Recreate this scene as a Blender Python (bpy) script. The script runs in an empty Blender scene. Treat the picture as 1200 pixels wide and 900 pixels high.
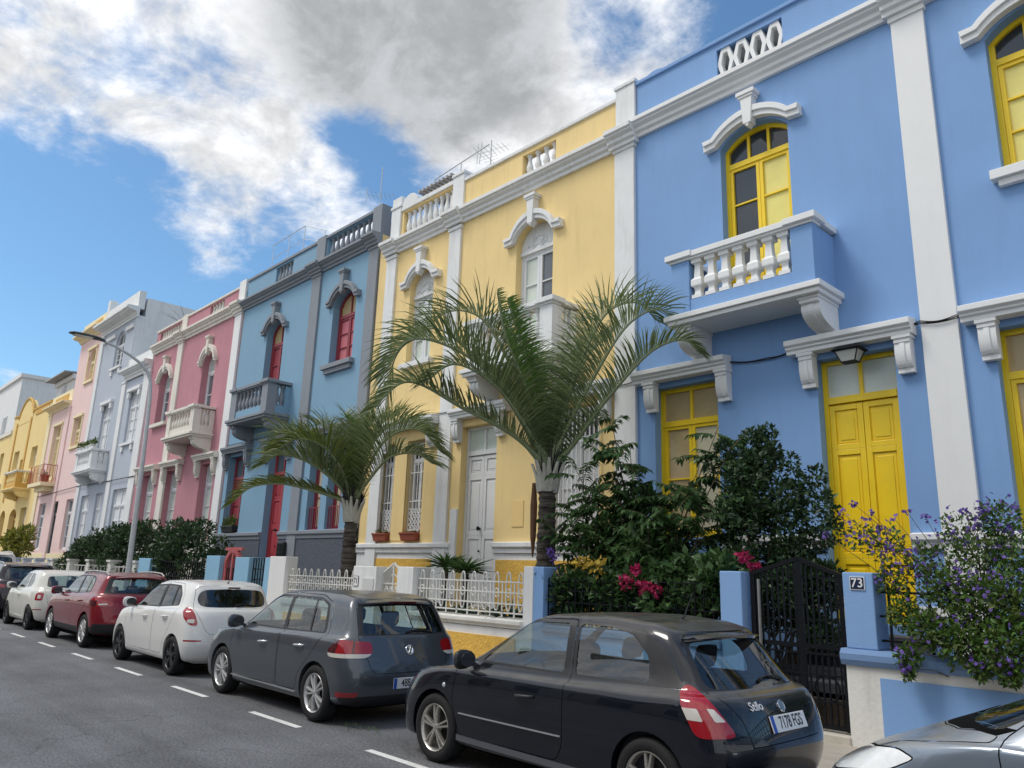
import bpy, bmesh, math, random
import numpy as np
from mathutils import Vector, Matrix
R = math.radians
rng = random.Random(7)
npr = np.random.RandomState(11)
scene = bpy.context.scene
COL = scene.collection

# ------------------------------------------------------------------ camera, sky, sun, exposure
CAMH = 1.75
_d = np.array([-882, 195, 900.]); _d /= np.linalg.norm(_d)
_u = np.array([119, -3615, 900.]); _u -= _u.dot(_d) * _d; _u /= np.linalg.norm(_u)
_n = np.cross(_d, _u)
_R = np.array([-_d, _n, _u])                      # street axis, facade normal, up
cam_d = bpy.data.cameras.new("camera"); cam = bpy.data.objects.new("camera", cam_d); COL.objects.link(cam)
rt, up, bk = _R[:, 0], -_R[:, 1], -_R[:, 2]
cam.matrix_world = Matrix(((rt[0], up[0], bk[0], 0), (rt[1], up[1], bk[1], 0), (rt[2], up[2], bk[2], CAMH), (0, 0, 0, 1)))
cam_d.sensor_width = 36; cam_d.lens = 27; cam_d.clip_start = .05; cam_d.clip_end = 5000
scene.camera = cam

SUN_EL, SUN_AZ = R(58), R(215)                    # azimuth measured clockwise from +Y
sun_dir = Vector((math.sin(SUN_AZ) * math.cos(SUN_EL), math.cos(SUN_AZ) * math.cos(SUN_EL), math.sin(SUN_EL)))
sl = bpy.data.lights.new("sun", 'SUN'); sl.energy = 1.3; sl.angle = R(20); sl.color = (1, .95, .88)
so = bpy.data.objects.new("sun", sl); COL.objects.link(so)
so.rotation_euler = sun_dir.to_track_quat('Z', 'Y').to_euler()
scene.view_settings.view_transform = 'Standard'; scene.view_settings.look = 'None'
scene.view_settings.exposure = 0.66; scene.view_settings.gamma = 1
scene.view_settings.use_curve_mapping = False
scene.render.engine = 'CYCLES'
scene.cycles.max_bounces = 8; scene.cycles.transparent_max_bounces = 24
scene.cycles.glossy_bounces = 4; scene.cycles.diffuse_bounces = 3

def pix_dir(px, py):
    v = _R @ np.array([px - 600, py - 450, 900.]); return v / np.linalg.norm(v)

def make_world():
    w = bpy.data.worlds.new("World"); scene.world = w; w.use_nodes = True
    nt = w.node_tree; nt.nodes.clear(); N = nt.nodes.new; L = nt.links.new
    out = N('ShaderNodeOutputWorld'); bg = N('ShaderNodeBackground'); L(bg.outputs[0], out.inputs[0])
    bg.inputs[1].default_value = .1
    sky = N('ShaderNodeTexSky'); sky.sky_type = 'NISHITA'; sky.sun_disc = False
    sky.sun_elevation = SUN_EL; sky.sun_rotation = SUN_AZ; sky.ozone_density = 2.0; sky.air_density = 1.0; sky.dust_density = .6
    tc = N('ShaderNodeTexCoord')
    def M(op, a, b=None, c=None):
        n = N('ShaderNodeMath'); n.operation = op
        for i, x in enumerate((a, b, c)):
            if x is None: continue
            if isinstance(x, (int, float)): n.inputs[i].default_value = x
            else: L(x, n.inputs[i])
        return n.outputs[0]
    def VM(op, a, b=None, s=None):
        n = N('ShaderNodeVectorMath'); n.operation = op
        for i, x in enumerate((a, b)):
            if x is None: continue
            if isinstance(x, (tuple, list)): n.inputs[i].default_value = x
            else: L(x, n.inputs[i])
        if s is not None:
            if isinstance(s, (int, float)): n.inputs['Scale'].default_value = s
            else: L(s, n.inputs['Scale'])
        return n
    def MR(x, a, b, c=0., d=1., t='SMOOTHSTEP'):
        n = N('ShaderNodeMapRange'); n.interpolation_type = t; L(x, n.inputs[0])
        for i, q in enumerate((a, b, c, d)): n.inputs[i + 1].default_value = q
        return n.outputs[0]
    dirv = tc.outputs['Generated']
    sep = N('ShaderNodeSeparateXYZ'); L(dirv, sep.inputs[0])
    zz = M('MAXIMUM', sep.outputs[2], 0.0)
    inv = M('DIVIDE', 1.0, M('ADD', zz, .25))
    flat = VM('SCALE', dirv, s=inv).outputs[0]       # the cloud deck seen in perspective
    def noise(vec, scale, detail, rough, dist=0., off=(0, 0, 0)):
        n = N('ShaderNodeTexNoise'); n.inputs['Scale'].default_value = scale; n.inputs['Detail'].default_value = detail
        n.inputs['Roughness'].default_value = rough; n.inputs['Distortion'].default_value = dist
        L(VM('ADD', vec, off).outputs[0], n.inputs['Vector']); return n.outputs['Fac']
    warp = N('ShaderNodeTexNoise'); warp.inputs['Scale'].default_value = 4.0; warp.inputs['Detail'].default_value = 5
    L(dirv, warp.inputs['Vector'])
    wv = VM('SCALE', VM('SUBTRACT', warp.outputs['Color'], (.5, .5, .5)).outputs[0], s=.16).outputs[0]
    dw = VM('ADD', dirv, wv).outputs[0]
    def blobs(lst):
        acc = None
        for px, py, rad, amp in lst:
            c = tuple(pix_dir(px, py))
            d = VM('DISTANCE', dw, c).outputs['Value']
            v = MR(d, 0., rad / 900. * 1.35, amp, 0.)
            acc = v if acc is None else M('ADD', acc, v)
        return acc
    cover = M('ADD', M('MINIMUM', M('MULTIPLY', blobs([c for c in CLOUDS if c[3] > 0]), .85), .82), M('ADD', M('MULTIPLY', blobs(DARKS), .7), blobs([c for c in CLOUDS if c[3] < 0])))
    n1 = noise(flat, 2.6, 12, .6, .5, (3.1, 1.7, 0))
    n2 = noise(flat, 9., 10, .66, .35, (7, 2, 1))
    n4 = noise(flat, 34., 6, .6, .1, (2, 5, 3))
    nz = M('ADD', M('MULTIPLY', M('SUBTRACT', n1, .5), 2.3), M('ADD', M('MULTIPLY', M('SUBTRACT', n2, .5), 1.7), M('MULTIPLY', M('SUBTRACT', n4, .5), .55)))
    dens = M('ADD', cover, nz)
    elsewhere = M('MULTIPLY', MR(sep.outputs[1], .25, -.25), .75)        # more cloud behind the viewer
    dens = M('ADD', dens, elsewhere)
    mask = MR(dens, -.06, 1.0)
    dark = blobs(DARKS)
    dk = M('ADD', dark, M('ADD', M('MULTIPLY', M('SUBTRACT', n1, .5), .55), M('MULTIPLY', M('SUBTRACT', n2, .5), .25)))
    dkm = MR(dk, .1, 1.0)
    n3 = noise(flat, 5.5, 10, .64, .5, (1, 9, 4))
    shade = M('ADD', MR(n3, .38, .6, .76, 1.05), M('MULTIPLY', M('SUBTRACT', n4, .5), .3))
    bright = N('ShaderNodeMixRGB'); L(dkm, bright.inputs[0]); bright.inputs[1].default_value = (CLOUD_B, CLOUD_B * 1.01, CLOUD_B * 1.03, 1)
    bright.inputs[2].default_value = (CLOUD_D * .97, CLOUD_D, CLOUD_D * 1.04, 1)
    cl = VM('SCALE', bright.outputs[0], s=shade).outputs[0]
    skyt = N('ShaderNodeMixRGB'); skyt.blend_type = 'MULTIPLY'; skyt.inputs[0].default_value = 1; L(sky.outputs[0], skyt.inputs[1]); skyt.inputs[2].default_value = SKY_TINT
    mx = N('ShaderNodeMixRGB'); L(mask, mx.inputs[0]); L(skyt.outputs[0], mx.inputs[1]); L(cl, mx.inputs[2])
    L(mx.outputs[0], bg.inputs[0])
# (pixel x, pixel y in the photo, radius px, amount)
CLOUDS = [(60, 30, 210, .65), (330, 70, 250, .75), (560, 40, 240, .8), (660, 130, 170, .6), (520, 150, 150, .45), (780, 60, 110, .45),
          (150, 130, 130, .55), (240, 205, 90, .75), (215, 290, 50, .7), (390, 170, 110, .45), (430, 235, 70, .5), (590, 200, 110, .4), (20, 120, 110, .35),
          (30, 445, 60, .7), (15, 412, 30, .4), (160, 240, 30, .4), (640, -150, 420, .4), (300, -200, 420, .4),
          (60, 260, 120, -.8), (120, 340, 150, -.8), (330, 300, 70, -.5), (300, 260, 40, -.3), (470, 200, 80, -.85), (415, 165, 60, -.7), (250, 110, 60, -.3), (130, 185, 50, -.3), (700, 15, 60, -.55), (90, 75, 60, -.25), (380, 10, 40, -.2), (860, 15, 70, -.8), (45, 370, 80, -.5), (0, 200, 80, -.5), (735, 20, 35, -.35), (200, 200, 35, -.4)]
DARKS = [(430, 25, 165, .8), (540, 35, 150, .8), (490, -40, 220, .6), (600, 50, 90, .3), (480, 85, 80, .35)]
CLOUD_B, CLOUD_D = 6.5, 3.7
SKY_TINT = (.76, .99, 1.06, 1)
make_world()

# ------------------------------------------------------------------ materials
def lin(c): return c / 12.92 if c <= .04045 else ((c + .055) / 1.055) ** 2.4
def S(r, g, b): return (lin(r / 255), lin(g / 255), lin(b / 255), 1)
_mats = {}
def mat(name, col, rough=.6, metal=0., spec=.5, coat=0., var=0., vscale=3., bump=0., bscale=40., dirt=0., emit=None, alpha=None, two=0., coat_rough=.05, streak=False):
    if name in _mats: return _mats[name]
    m = bpy.data.materials.new(name); m.use_nodes = True; _mats[name] = m
    nt = m.node_tree; p = nt.nodes['Principled BSDF']; N = nt.nodes.new; L = nt.links.new
    p.inputs['Base Color'].default_value = col; p.inputs['Roughness'].default_value = rough; p.inputs['Metallic'].default_value = metal
    p.inputs['Specular IOR Level'].default_value = spec; p.inputs['Coat Weight'].default_value = coat; p.inputs['Coat Roughness'].default_value = coat_rough
    if var or dirt or bump:
        geo = N('ShaderNodeNewGeometry'); pos = geo.outputs['Position']
    c = None
    if var:
        n = N('ShaderNodeTexNoise'); n.inputs['Scale'].default_value = vscale; n.inputs['Detail'].default_value = 6; n.inputs['Roughness'].default_value = .65; L(pos, n.inputs['Vector'])
        mr = N('ShaderNodeMapRange'); L(n.outputs['Fac'], mr.inputs[0]); mr.inputs[1].default_value = .25; mr.inputs[2].default_value = .75; mr.inputs[3].default_value = 1 - var; mr.inputs[4].default_value = 1 + var
        vm = N('ShaderNodeVectorMath'); vm.operation = 'SCALE'; vm.inputs[0].default_value = col[:3]; L(mr.outputs[0], vm.inputs['Scale']); c = vm.outputs[0]
    if dirt:
        mp = N('ShaderNodeMapping'); mp.inputs['Scale'].default_value = (3.0, 3.0, .35) if streak else (1, 1, 1); L(pos, mp.inputs[0])
        n = N('ShaderNodeTexNoise'); n.inputs['Scale'].default_value = 1.6; n.inputs['Detail'].default_value = 9; n.inputs['Roughness'].default_value = .72; L(mp.outputs[0], n.inputs['Vector'])
        mr = N('ShaderNodeMapRange'); L(n.outputs['Fac'], mr.inputs[0]); mr.inputs[1].default_value = .5; mr.inputs[2].default_value = .78; mr.inputs[3].default_value = 0; mr.inputs[4].default_value = dirt
        mx = N('ShaderNodeMixRGB'); L(mr.outputs[0], mx.inputs[0]); mx.inputs[2].default_value = (col[0] * .45, col[1] * .43, col[2] * .4, 1)
        if c is not None: L(c, mx.inputs[1])
        else: mx.inputs[1].default_value = col
        c = mx.outputs[0]
    if c is not None: L(c, p.inputs['Base Color'])
    if bump:
        n = N('ShaderNodeTexNoise'); n.inputs['Scale'].default_value = bscale; n.inputs['Detail'].default_value = 5; L(pos, n.inputs['Vector'])
        b = N('ShaderNodeBump'); b.inputs['Strength'].default_value = bump; b.inputs['Distance'].default_value = .02; L(n.outputs['Fac'], b.inputs['Height']); L(b.outputs[0], p.inputs['Normal'])
    if emit: p.inputs['Emission Color'].default_value = emit; p.inputs['Emission Strength'].default_value = 1
    if two: p.inputs['Subsurface Weight'].default_value = 0
    return m
def glass_mat(name, tint, refl=1.0):
    if name in _mats: return _mats[name]
    m = bpy.data.materials.new(name); m.use_nodes = True; _mats[name] = m
    nt = m.node_tree; nt.nodes.clear(); N = nt.nodes.new; L = nt.links.new
    o = N('ShaderNodeOutputMaterial'); t = N('ShaderNodeBsdfTransparent'); t.inputs[0].default_value = tint
    g = N('ShaderNodeBsdfGlossy'); g.inputs['Roughness'].default_value = .02; g.inputs['Color'].default_value = (refl, refl, refl, 1)
    geo = N('ShaderNodeNewGeometry'); dt = N('ShaderNodeVectorMath'); dt.operation = 'DOT_PRODUCT'; L(geo.outputs['Normal'], dt.inputs[0]); L(geo.outputs['Incoming'], dt.inputs[1])
    def M(op, a, b=None):
        n = N('ShaderNodeMath'); n.operation = op
        for i, x in enumerate((a, b)):
            if x is None: continue
            if isinstance(x, (int, float)): n.inputs[i].default_value = x
            else: L(x, n.inputs[i])
        return n
    sch = M('POWER', M('SUBTRACT', 1., M('ABSOLUTE', dt.outputs['Value']).outputs[0]).outputs[0], 5.)       # Schlick, the same from both faces of the pane
    f = M('ADD', M('MULTIPLY', sch.outputs[0], .9).outputs[0], .105); f.use_clamp = True
    mx = N('ShaderNodeMixShader'); L(f.outputs[0], mx.inputs[0]); L(t.outputs[0], mx.inputs[1]); L(g.outputs[0], mx.inputs[2]); L(mx.outputs[0], o.inputs[0])
    return m
def leaf_mat(name, c1, c2, rough=.45, transl=.25, spec=.4):
    if name in _mats: return _mats[name]
    m = bpy.data.materials.new(name); m.use_nodes = True; _mats[name] = m
    nt = m.node_tree; p = nt.nodes['Principled BSDF']; N = nt.nodes.new; L = nt.links.new
    geo = N('ShaderNodeNewGeometry')
    mx = N('ShaderNodeMixRGB'); L(geo.outputs['Random Per Island'], mx.inputs[0]); mx.inputs[1].default_value = c1; mx.inputs[2].default_value = c2
    L(mx.outputs[0], p.inputs['Base Color']); p.inputs['Roughness'].default_value = rough; p.inputs['Specular IOR Level'].default_value = spec
    tr = N('ShaderNodeBsdfTranslucent'); L(mx.outputs[0], tr.inputs[0])
    ms = N('ShaderNodeMixShader'); ms.inputs[0].default_value = transl
    o = nt.nodes['Material Output']; L(p.outputs[0], ms.inputs[1]); L(tr.outputs[0], ms.inputs[2]); L(ms.outputs[0], o.inputs[0])
    return m

# ------------------------------------------------------------------ mesh building
ORG = {}
def org(o): return ORG.get(o, Vector((0, 0, 0))) if o else Vector((0, 0, 0))
class MB:
    def __init__(s): s.v = []; s.f = []; s.mi = []; s.cur = 0
    def add(s, vs, fs):
        b = len(s.v); s.v += [tuple(p) for p in vs]
        for f in fs: s.f.append([b + i for i in f]); s.mi.append(s.cur)
    def quad(s, *p): s.add(p, [list(range(len(p)))]); return s
    def box(s, x0, x1, y0, y1, z0, z1):
        if x0 > x1: x0, x1 = x1, x0
        if y0 > y1: y0, y1 = y1, y0
        if z0 > z1: z0, z1 = z1, z0
        s.add([(x0, y0, z0), (x1, y0, z0), (x1, y1, z0), (x0, y1, z0), (x0, y0, z1), (x1, y0, z1), (x1, y1, z1), (x0, y1, z1)],
              [[3, 2, 1, 0], [4, 5, 6, 7], [0, 1, 5, 4], [1, 2, 6, 5], [2, 3, 7, 6], [3, 0, 4, 7]]); return s
    def prism(s, poly, axis, a, b):
        n = len(poly)
        def P(q, t): return (t, q[0], q[1]) if axis == 'x' else ((q[0], t, q[1]) if axis == 'y' else (q[0], q[1], t))
        s.add([P(q, a) for q in poly] + [P(q, b) for q in poly],
              [list(range(n)), list(range(2 * n - 1, n - 1, -1))] + [[i, i + n, (i + 1) % n + n, (i + 1) % n] for i in range(n)]); return s
    def loft(s, rings, closed=True, cap=True):
        n = len(rings[0]); vs = [p for r in rings for p in r]; fs = []
        for k in range(len(rings) - 1):
            for i in range(n if closed else n - 1):
                j = (i + 1) % n; fs.append([k * n + i, k * n + j, (k + 1) * n + j, (k + 1) * n + i])
        if cap: fs.append(list(range(n))[::-1]); fs.append([(len(rings) - 1) * n + i for i in range(n)])
        s.add(vs, fs); return s
    def lathe(s, prof, c, n=16, axis='z', cap=True):
        rings = []
        for r, h in prof:
            ring = []
            for i in range(n):
                a = 2 * math.pi * i / n; u, w = r * math.cos(a), r * math.sin(a)
                ring.append((c[0] + u, c[1] + w, c[2] + h) if axis == 'z' else ((c[0] + u, c[1] + h, c[2] + w) if axis == 'y' else (c[0] + h, c[1] + u, c[2] + w)))
            rings.append(ring)
        return s.loft(rings, True, cap)
    def tube(s, pts, rad, n=8, cap=True):
        pts = [Vector(p) for p in pts]; rad = rad if isinstance(rad, (list, tuple)) else [rad] * len(pts); rings = []; prev = None
        for i, p in enumerate(pts):
            t = (pts[min(i + 1, len(pts) - 1)] - pts[max(i - 1, 0)]).normalized()
            if prev is None: prev = t.orthogonal().normalized()
            a = (prev - t * prev.dot(t)); a = a.normalized() if a.length > 1e-6 else t.orthogonal().normalized(); prev = a; b = t.cross(a)
            rings.append([p + (a * math.cos(2 * math.pi * k / n) + b * math.sin(2 * math.pi * k / n)) * rad[i] for k in range(n)])
        return s.loft(rings, True, cap)
    def bar(s, p, q, w, h=None):                  # square bar between two points
        h = h or w; p = Vector(p); q = Vector(q); t = (q - p).normalized(); ref = Vector((0, 0, 1)) if abs(t.z) < .9 else Vector((0, 1, 0))
        a = t.cross(ref).normalized() * w / 2; b = t.cross(a).normalized() * h / 2
        return s.loft([[c + a + b, c - a + b, c - a - b, c + a - b] for c in (p, q)])
    def build(s, name, mats, parent=None, smooth=None, bevel=0., origin=None, fixn=True):
        me = bpy.data.meshes.new(name); o0 = Vector(origin) if origin is not None else org(parent); shift = org(parent)
        vv = [(p[0] - o0.x, p[1] - o0.y, p[2] - o0.z) for p in s.v]
        me.from_pydata(vv, [], s.f)
        mats = mats if isinstance(mats, (list, tuple)) else [mats]
        for m in mats: me.materials.append(m)
        if len(mats) > 1: me.polygons.foreach_set('material_index', s.mi)
        if fixn:
            bm = bmesh.new(); bm.from_mesh(me); bmesh.ops.recalc_face_normals(bm, faces=bm.faces); bm.to_mesh(me); bm.free()
        if smooth is not None:
            me.polygons.foreach_set('use_smooth', [True] * len(me.polygons))
            if smooth < 179: me.set_sharp_from_angle(angle=R(smooth))
        o = bpy.data.objects.new(name, me); COL.objects.link(o)
        if parent is not None: o.parent = parent
        o.location = o0 - shift; ORG[o] = o0.copy()
        if bevel:
            bv = o.modifiers.new("bevel", 'BEVEL'); bv.width = bevel; bv.segments = 2; bv.limit_method = 'ANGLE'; bv.angle_limit = R(40); bv.harden_normals = False
        return o
def tag(o, label=None, cat=None, group=None, kind=None):
    if label: o['label'] = label
    if cat: o['category'] = cat
    if group: o['group'] = group
    if kind: o['kind'] = kind
    return o
def thing(name, label, cat, loc=(0, 0, 0), group=None, rotz=0):
    o = bpy.data.objects.new(name, None); COL.objects.link(o); o.location = loc; o.rotation_euler = (0, 0, rotz); o.empty_display_size = .1
    ORG[o] = Vector(loc); return tag(o, label, cat, group)
def inst(src, parent, loc):                       # linked copy of a built part at a world position
    o = src.copy(); COL.objects.link(o); o.parent = parent; o.location = Vector(loc) - org(parent); ORG[o] = Vector(loc); return o
def text_mesh(name, txt, size, loc, m, parent=None, rot=(R(90), 0, 0), ext=.004, bold=0., align='CENTER', sx=1.):
    c = bpy.data.curves.new(name, 'FONT'); c.body = txt; c.size = size; c.extrude = ext; c.offset = bold; c.align_x = align; c.align_y = 'CENTER'
    t = bpy.data.objects.new(name, c); COL.objects.link(t); bpy.context.view_layer.update()
    dg = bpy.context.evaluated_depsgraph_get(); me = bpy.data.meshes.new_from_object(t.evaluated_get(dg)); bpy.data.objects.remove(t); bpy.data.curves.remove(c)
    o = bpy.data.objects.new(name, me); COL.objects.link(o); me.materials.clear(); me.materials.append(m)
    if parent is not None: o.parent = parent
    o.location = Vector(loc) - org(parent); o.rotation_euler = rot; o.scale = (sx, 1, 1); ORG[o] = Vector(loc); return o
# ------------------------------------------------------------------ house kit
D = 11.5                                            # the plane of the row of facades
def arc(xa, xb, zs, rise, n=12):
    w = (xb - xa) / 2; c = (xa + xb) / 2
    if rise < 1e-4: return [(xa, zs), (xb, zs)]
    r = (w * w + rise * rise) / (2 * rise); a = math.asin(min(1, w / r)); zc = zs + rise - r
    if rise > w: a = math.pi - a
    return [(c + r * math.sin(-a + 2 * a * i / n), zc + r * math.cos(-a + 2 * a * i / n)) for i in range(n + 1)]
def wall(h, name, x0, x1, z0, z1, ops, m, depth=.22, y=D, jamb=None):
    mb = MB()
    xs = sorted({x0, x1} | {o[0] for o in ops} | {o[1] for o in ops}); zs = sorted({z0, z1} | {o[2] for o in ops} | {o[3] for o in ops})
    for a, b in zip(xs, xs[1:]):
        for c, d in zip(zs, zs[1:]):
            mx, mz = (a + b) / 2, (c + d) / 2
            if any(o[0] < mx < o[1] and o[2] < mz < o[3] for o in ops): continue
            mb.quad((a, y, c), (b, y, c), (b, y, d), (a, y, d))
    for o in ops:
        a, b, c, d, rise = o; t = y + depth + .06; zs_ = d - rise
        mb.quad((a, y, c), (a, t, c), (a, t, zs_), (a, y, zs_)); mb.quad((b, t, c), (b, y, c), (b, y, zs_), (b, t, zs_))
        mb.quad((a, y, c), (b, y, c), (b, t, c), (a, t, c))
        p = arc(a, b, zs_, rise)
        for q, r_ in zip(p, p[1:]):
            mb.quad((q[0], y, q[1]), (q[0], t, q[1]), (r_[0], t, r_[1]), (r_[0], y, r_[1]))
            if rise > 1e-4: mb.quad((q[0], y, q[1]), (r_[0], y, r_[1]), (r_[0], y, d), (q[0], y, d))
    return mb.build(name, m, h, fixn=False)
def carcass(h, x0, x1, ztop, m, back=8.5, z0=-.1):
    mb = MB(); e = .012
    mb.quad((x1 - e, D, z0), (x1 - e, D + back, z0), (x1 - e, D + back, ztop), (x1 - e, D, ztop)); mb.quad((x0 + e, D + back, z0), (x0 + e, D, z0), (x0 + e, D, ztop), (x0 + e, D + back, ztop))
    mb.quad((x1, D + back, z0), (x0, D + back, z0), (x0, D + back, ztop), (x1, D + back, ztop))
    mb.build('side_wall', m, h, fixn=False)
    rb = MB(); rb.box(x0 + .02, x1 - .02, D + .34, D + back - .02, ztop - .5, ztop - .35); rb.build('roof', M_roof, h)
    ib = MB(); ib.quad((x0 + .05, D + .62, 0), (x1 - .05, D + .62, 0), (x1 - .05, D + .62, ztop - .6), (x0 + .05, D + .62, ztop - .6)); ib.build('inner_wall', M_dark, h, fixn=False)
def fbar(mb, x0, x1, z0, z1, y, t=.06, proud=0.): mb.box(x0, x1, y - proud, y + t, z0, z1)
def window(h, o, fm, y=D + .2, tr=None, fan=0, left=None, right=None, top=None, rows=3, fw=.075, sw=.06, kick=0., mull=.05, bottom=None, leaves=2, toprow=2):
    """o = (x0,x1,z0,z1,rise); a wooden casement with a transom light; returns the frame"""
    x0, x1, z0, z1, rise = o; mb = MB(); gp = {}
    def pane(m, a, b, c, d, yy=y + .035):
        gp.setdefault(m, MB()).quad((a, yy, c), (b, yy, c), (b, yy, d), (a, yy, d))
    fbar(mb, x0, x0 + fw, z0, z1, y, .08, .02); fbar(mb, x1 - fw, x1, z0, z1, y, .08, .02)
    fbar(mb, x0 + fw, x1 - fw, z0, z0 + fw, y, .08, .018)
    if rise:
        pa = arc(x0, x1, z1 - rise, rise); ps = arc(x0 + fw, x1 - fw, z1 - rise - .01, max(rise - fw * .9, .03))
        for i in range(len(pa) - 1):
            mb.prism([pa[i], pa[i + 1], ps[i + 1], ps[i]], 'y', y - .025, y + .07)
    else: fbar(mb, x0 + fw, x1 - fw, z1 - fw, z1, y, .08, .018)
    zt = z1 - (0 if rise else fw)
    if tr:
        fbar(mb, x0 + fw, x1 - fw, tr - .05, tr + .05, y, .08, .03)
        n = toprow
        for k in range(1, n): xx = x0 + fw + (x1 - x0 - 2 * fw) * k / n; fbar(mb, xx - mull / 2, xx + mull / 2, tr + .05, zt - (0 if not rise else .06), y, .06, .004)
        pane(top, x0 + fw, x1 - fw, tr + .05, zt)
        zt = tr - .05
    a, b = x0 + fw, x1 - fw; zb = z0 + fw; w = (b - a) / leaves
    for k in range(leaves):
        p, q = a + k * w + .004, a + (k + 1) * w - .004; m = left if k == 0 else right
        fbar(mb, p, p + sw, zb, zt, y, .055, .008); fbar(mb, q - sw, q, zb, zt, y, .055, .008); fbar(mb, p + sw, q - sw, zb, zb + sw, y, .055, .006); fbar(mb, p + sw, q - sw, zt - sw, zt, y, .055, .006)
        z_ = zb + sw
        if kick:
            fbar(mb, p + sw, q - sw, z_, z_ + kick, y + .012, .03); fbar(mb, p + sw + .06, q - sw - .06, z_ + .07, z_ + kick - .06, y, .03); fbar(mb, p + sw, q - sw, z_ + kick, z_ + kick + sw, y, .055, .005); z_ += kick + sw
        pane(m, p + sw, q - sw, z_, zt - sw)
        for r_ in range(1, rows): zz = z_ + (zt - sw - z_) * r_ / rows; fbar(mb, p + sw, q - sw, zz - .014, zz + .014, y, .045)
    f = mb.build('window', fm, h)
    for m, g in gp.items(): g.build('pane', m, f, fixn=False)
    return f
def door(h, o, m, tr, pane_m, y=D + .2, split=None, fw=.07, handle=None, knob=None):
    x0, x1, z0, z1, rise = o; mb = MB()
    fbar(mb, x0, x0 + fw, z0, z1, y, .09, .02); fbar(mb, x1 - fw, x1, z0, z1, y, .09, .02); fbar(mb, x0 + fw, x1 - fw, z1 - fw, z1, y, .09, .018); fbar(mb, x0 + fw, x1 - fw, tr - .06, tr + .05, y, .09, .03)
    xm = (x0 + x1) / 2; fbar(mb, xm - .03, xm + .03, tr + .05, z1 - fw, y, .06, .004)
    for a, b in ((x0 + fw + .003, xm - .004), (xm + .004, x1 - fw - .003)):
        fbar(mb, a, b, z0, tr - .063, y + .03, .04)
        lv = [z0 + .04] + list(split or []) + [tr - .08]
        for c, d in zip(lv, lv[1:]):
            e = .085; fbar(mb, a, a + e, c, d, y, .032); fbar(mb, b - e, b, c, d, y, .032); fbar(mb, a + e, b - e, c, c + e, y, .032); fbar(mb, a + e, b - e, d - e, d, y, .032)
            k = .06; pts = [(a + e + k, c + e + k), (b - e - k, c + e + k), (b - e - k, d - e - k), (a + e + k, d - e - k)]
            mb.prism(pts, 'y', y + .012, y + .034)
            mb.prism([(a + e + .018, c + e + .018), (b - e - .018, c + e + .018), (b - e - .018, d - e - .018), (a + e + .018, d - e - .018)], 'y', y + .022, y + .033)
    dr = mb.build('door', m, h, bevel=.006)
    g = MB(); g.quad((x0 + fw, y + .035, tr + .05), (x1 - fw, y + .035, tr + .05), (x1 - fw, y + .035, z1 - fw), (x0 + fw, y + .035, z1 - fw)); g.build('pane', pane_m, dr, fixn=False)
    if handle: 
        hb = MB(); zz = handle; hb.lathe([(.0, 0), (.05, 0), (.05, .012), (.02, .02), (.03, .05), (.02, .07), (0, .07)], (xm - .06, y - .075, zz), 12, 'y'); hb.lathe([(0, 0), (.022, 0), (.022, .02), (0, .02)], (xm - .06, y - .03, zz - .5), 10, 'y'); hb.build('handle', M_iron, dr, smooth=40)
    return dr
def bracket_mb(x0, x1, yf, yb, z0, z1, rec=.72):
    """scrolled console, front at yf (street side), back at the wall"""
    mb = MB(); hgt = z1 - z0; d = yb - yf
    prof = [(yb, z1)]; prof += [(yf, z1), (yf, z1 - .2 * hgt)]
    for i in range(9):
        t = i / 8; prof.append((yf + .1 * d + d * rec * (1 - math.sqrt(max(0, 1 - (.97 * t) ** 2.2))) - .05 * d * math.sin(t * math.pi), z1 - .22 * hgt - .64 * hgt * t))
    prof += [(yf + (.12 + rec * .93) * d, z0 + .12 * hgt), (yf + (.12 + rec * .93) * d, z0), (yb, z0)]
    mb.prism(prof, 'x', x0, x1)
    cx = (x0 + x1) / 2; w = (x1 - x0)
    p2 = [(y - .018, z) for y, z in prof[3:12]]; p2 = p2 + [(y + .03, z) for y, z in reversed(prof[3:12])]
    mb.prism(p2, 'x', cx - w * .16, cx + w * .16); mb.box(x0 - .02, x1 + .02, yf - .02, yb, z1 - .09 * hgt, z1 + .002)
    return mb
def lintel(h, x0, x1, m, z0=5.3, z1=5.53, depth=.3, br=(), bw=.22, bz=4.75):
    mb = MB(); hh = z1 - z0
    prof = [(D, z0), (D - depth * .72, z0), (D - depth * .72, z0 + .25 * hh), (D - depth * .84, z0 + .34 * hh), (D - depth * .84, z0 + .46 * hh), (D - depth, z0 + .6 * hh), (D - depth, z1 - .01), (D, z1 + .03)]
    ins = .06; mb.prism([(y, z) for y, z in prof], 'x', x0 + ins * 0, x1)
    L_ = mb.build('lintel', m, h, bevel=.008)
    for bx in br: bracket_mb(bx - bw / 2, bx + bw / 2, D - depth * .66, D, bz, z0 - .003, rec=.4).build('bracket', m, L_, bevel=.006)
    return L_
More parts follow.
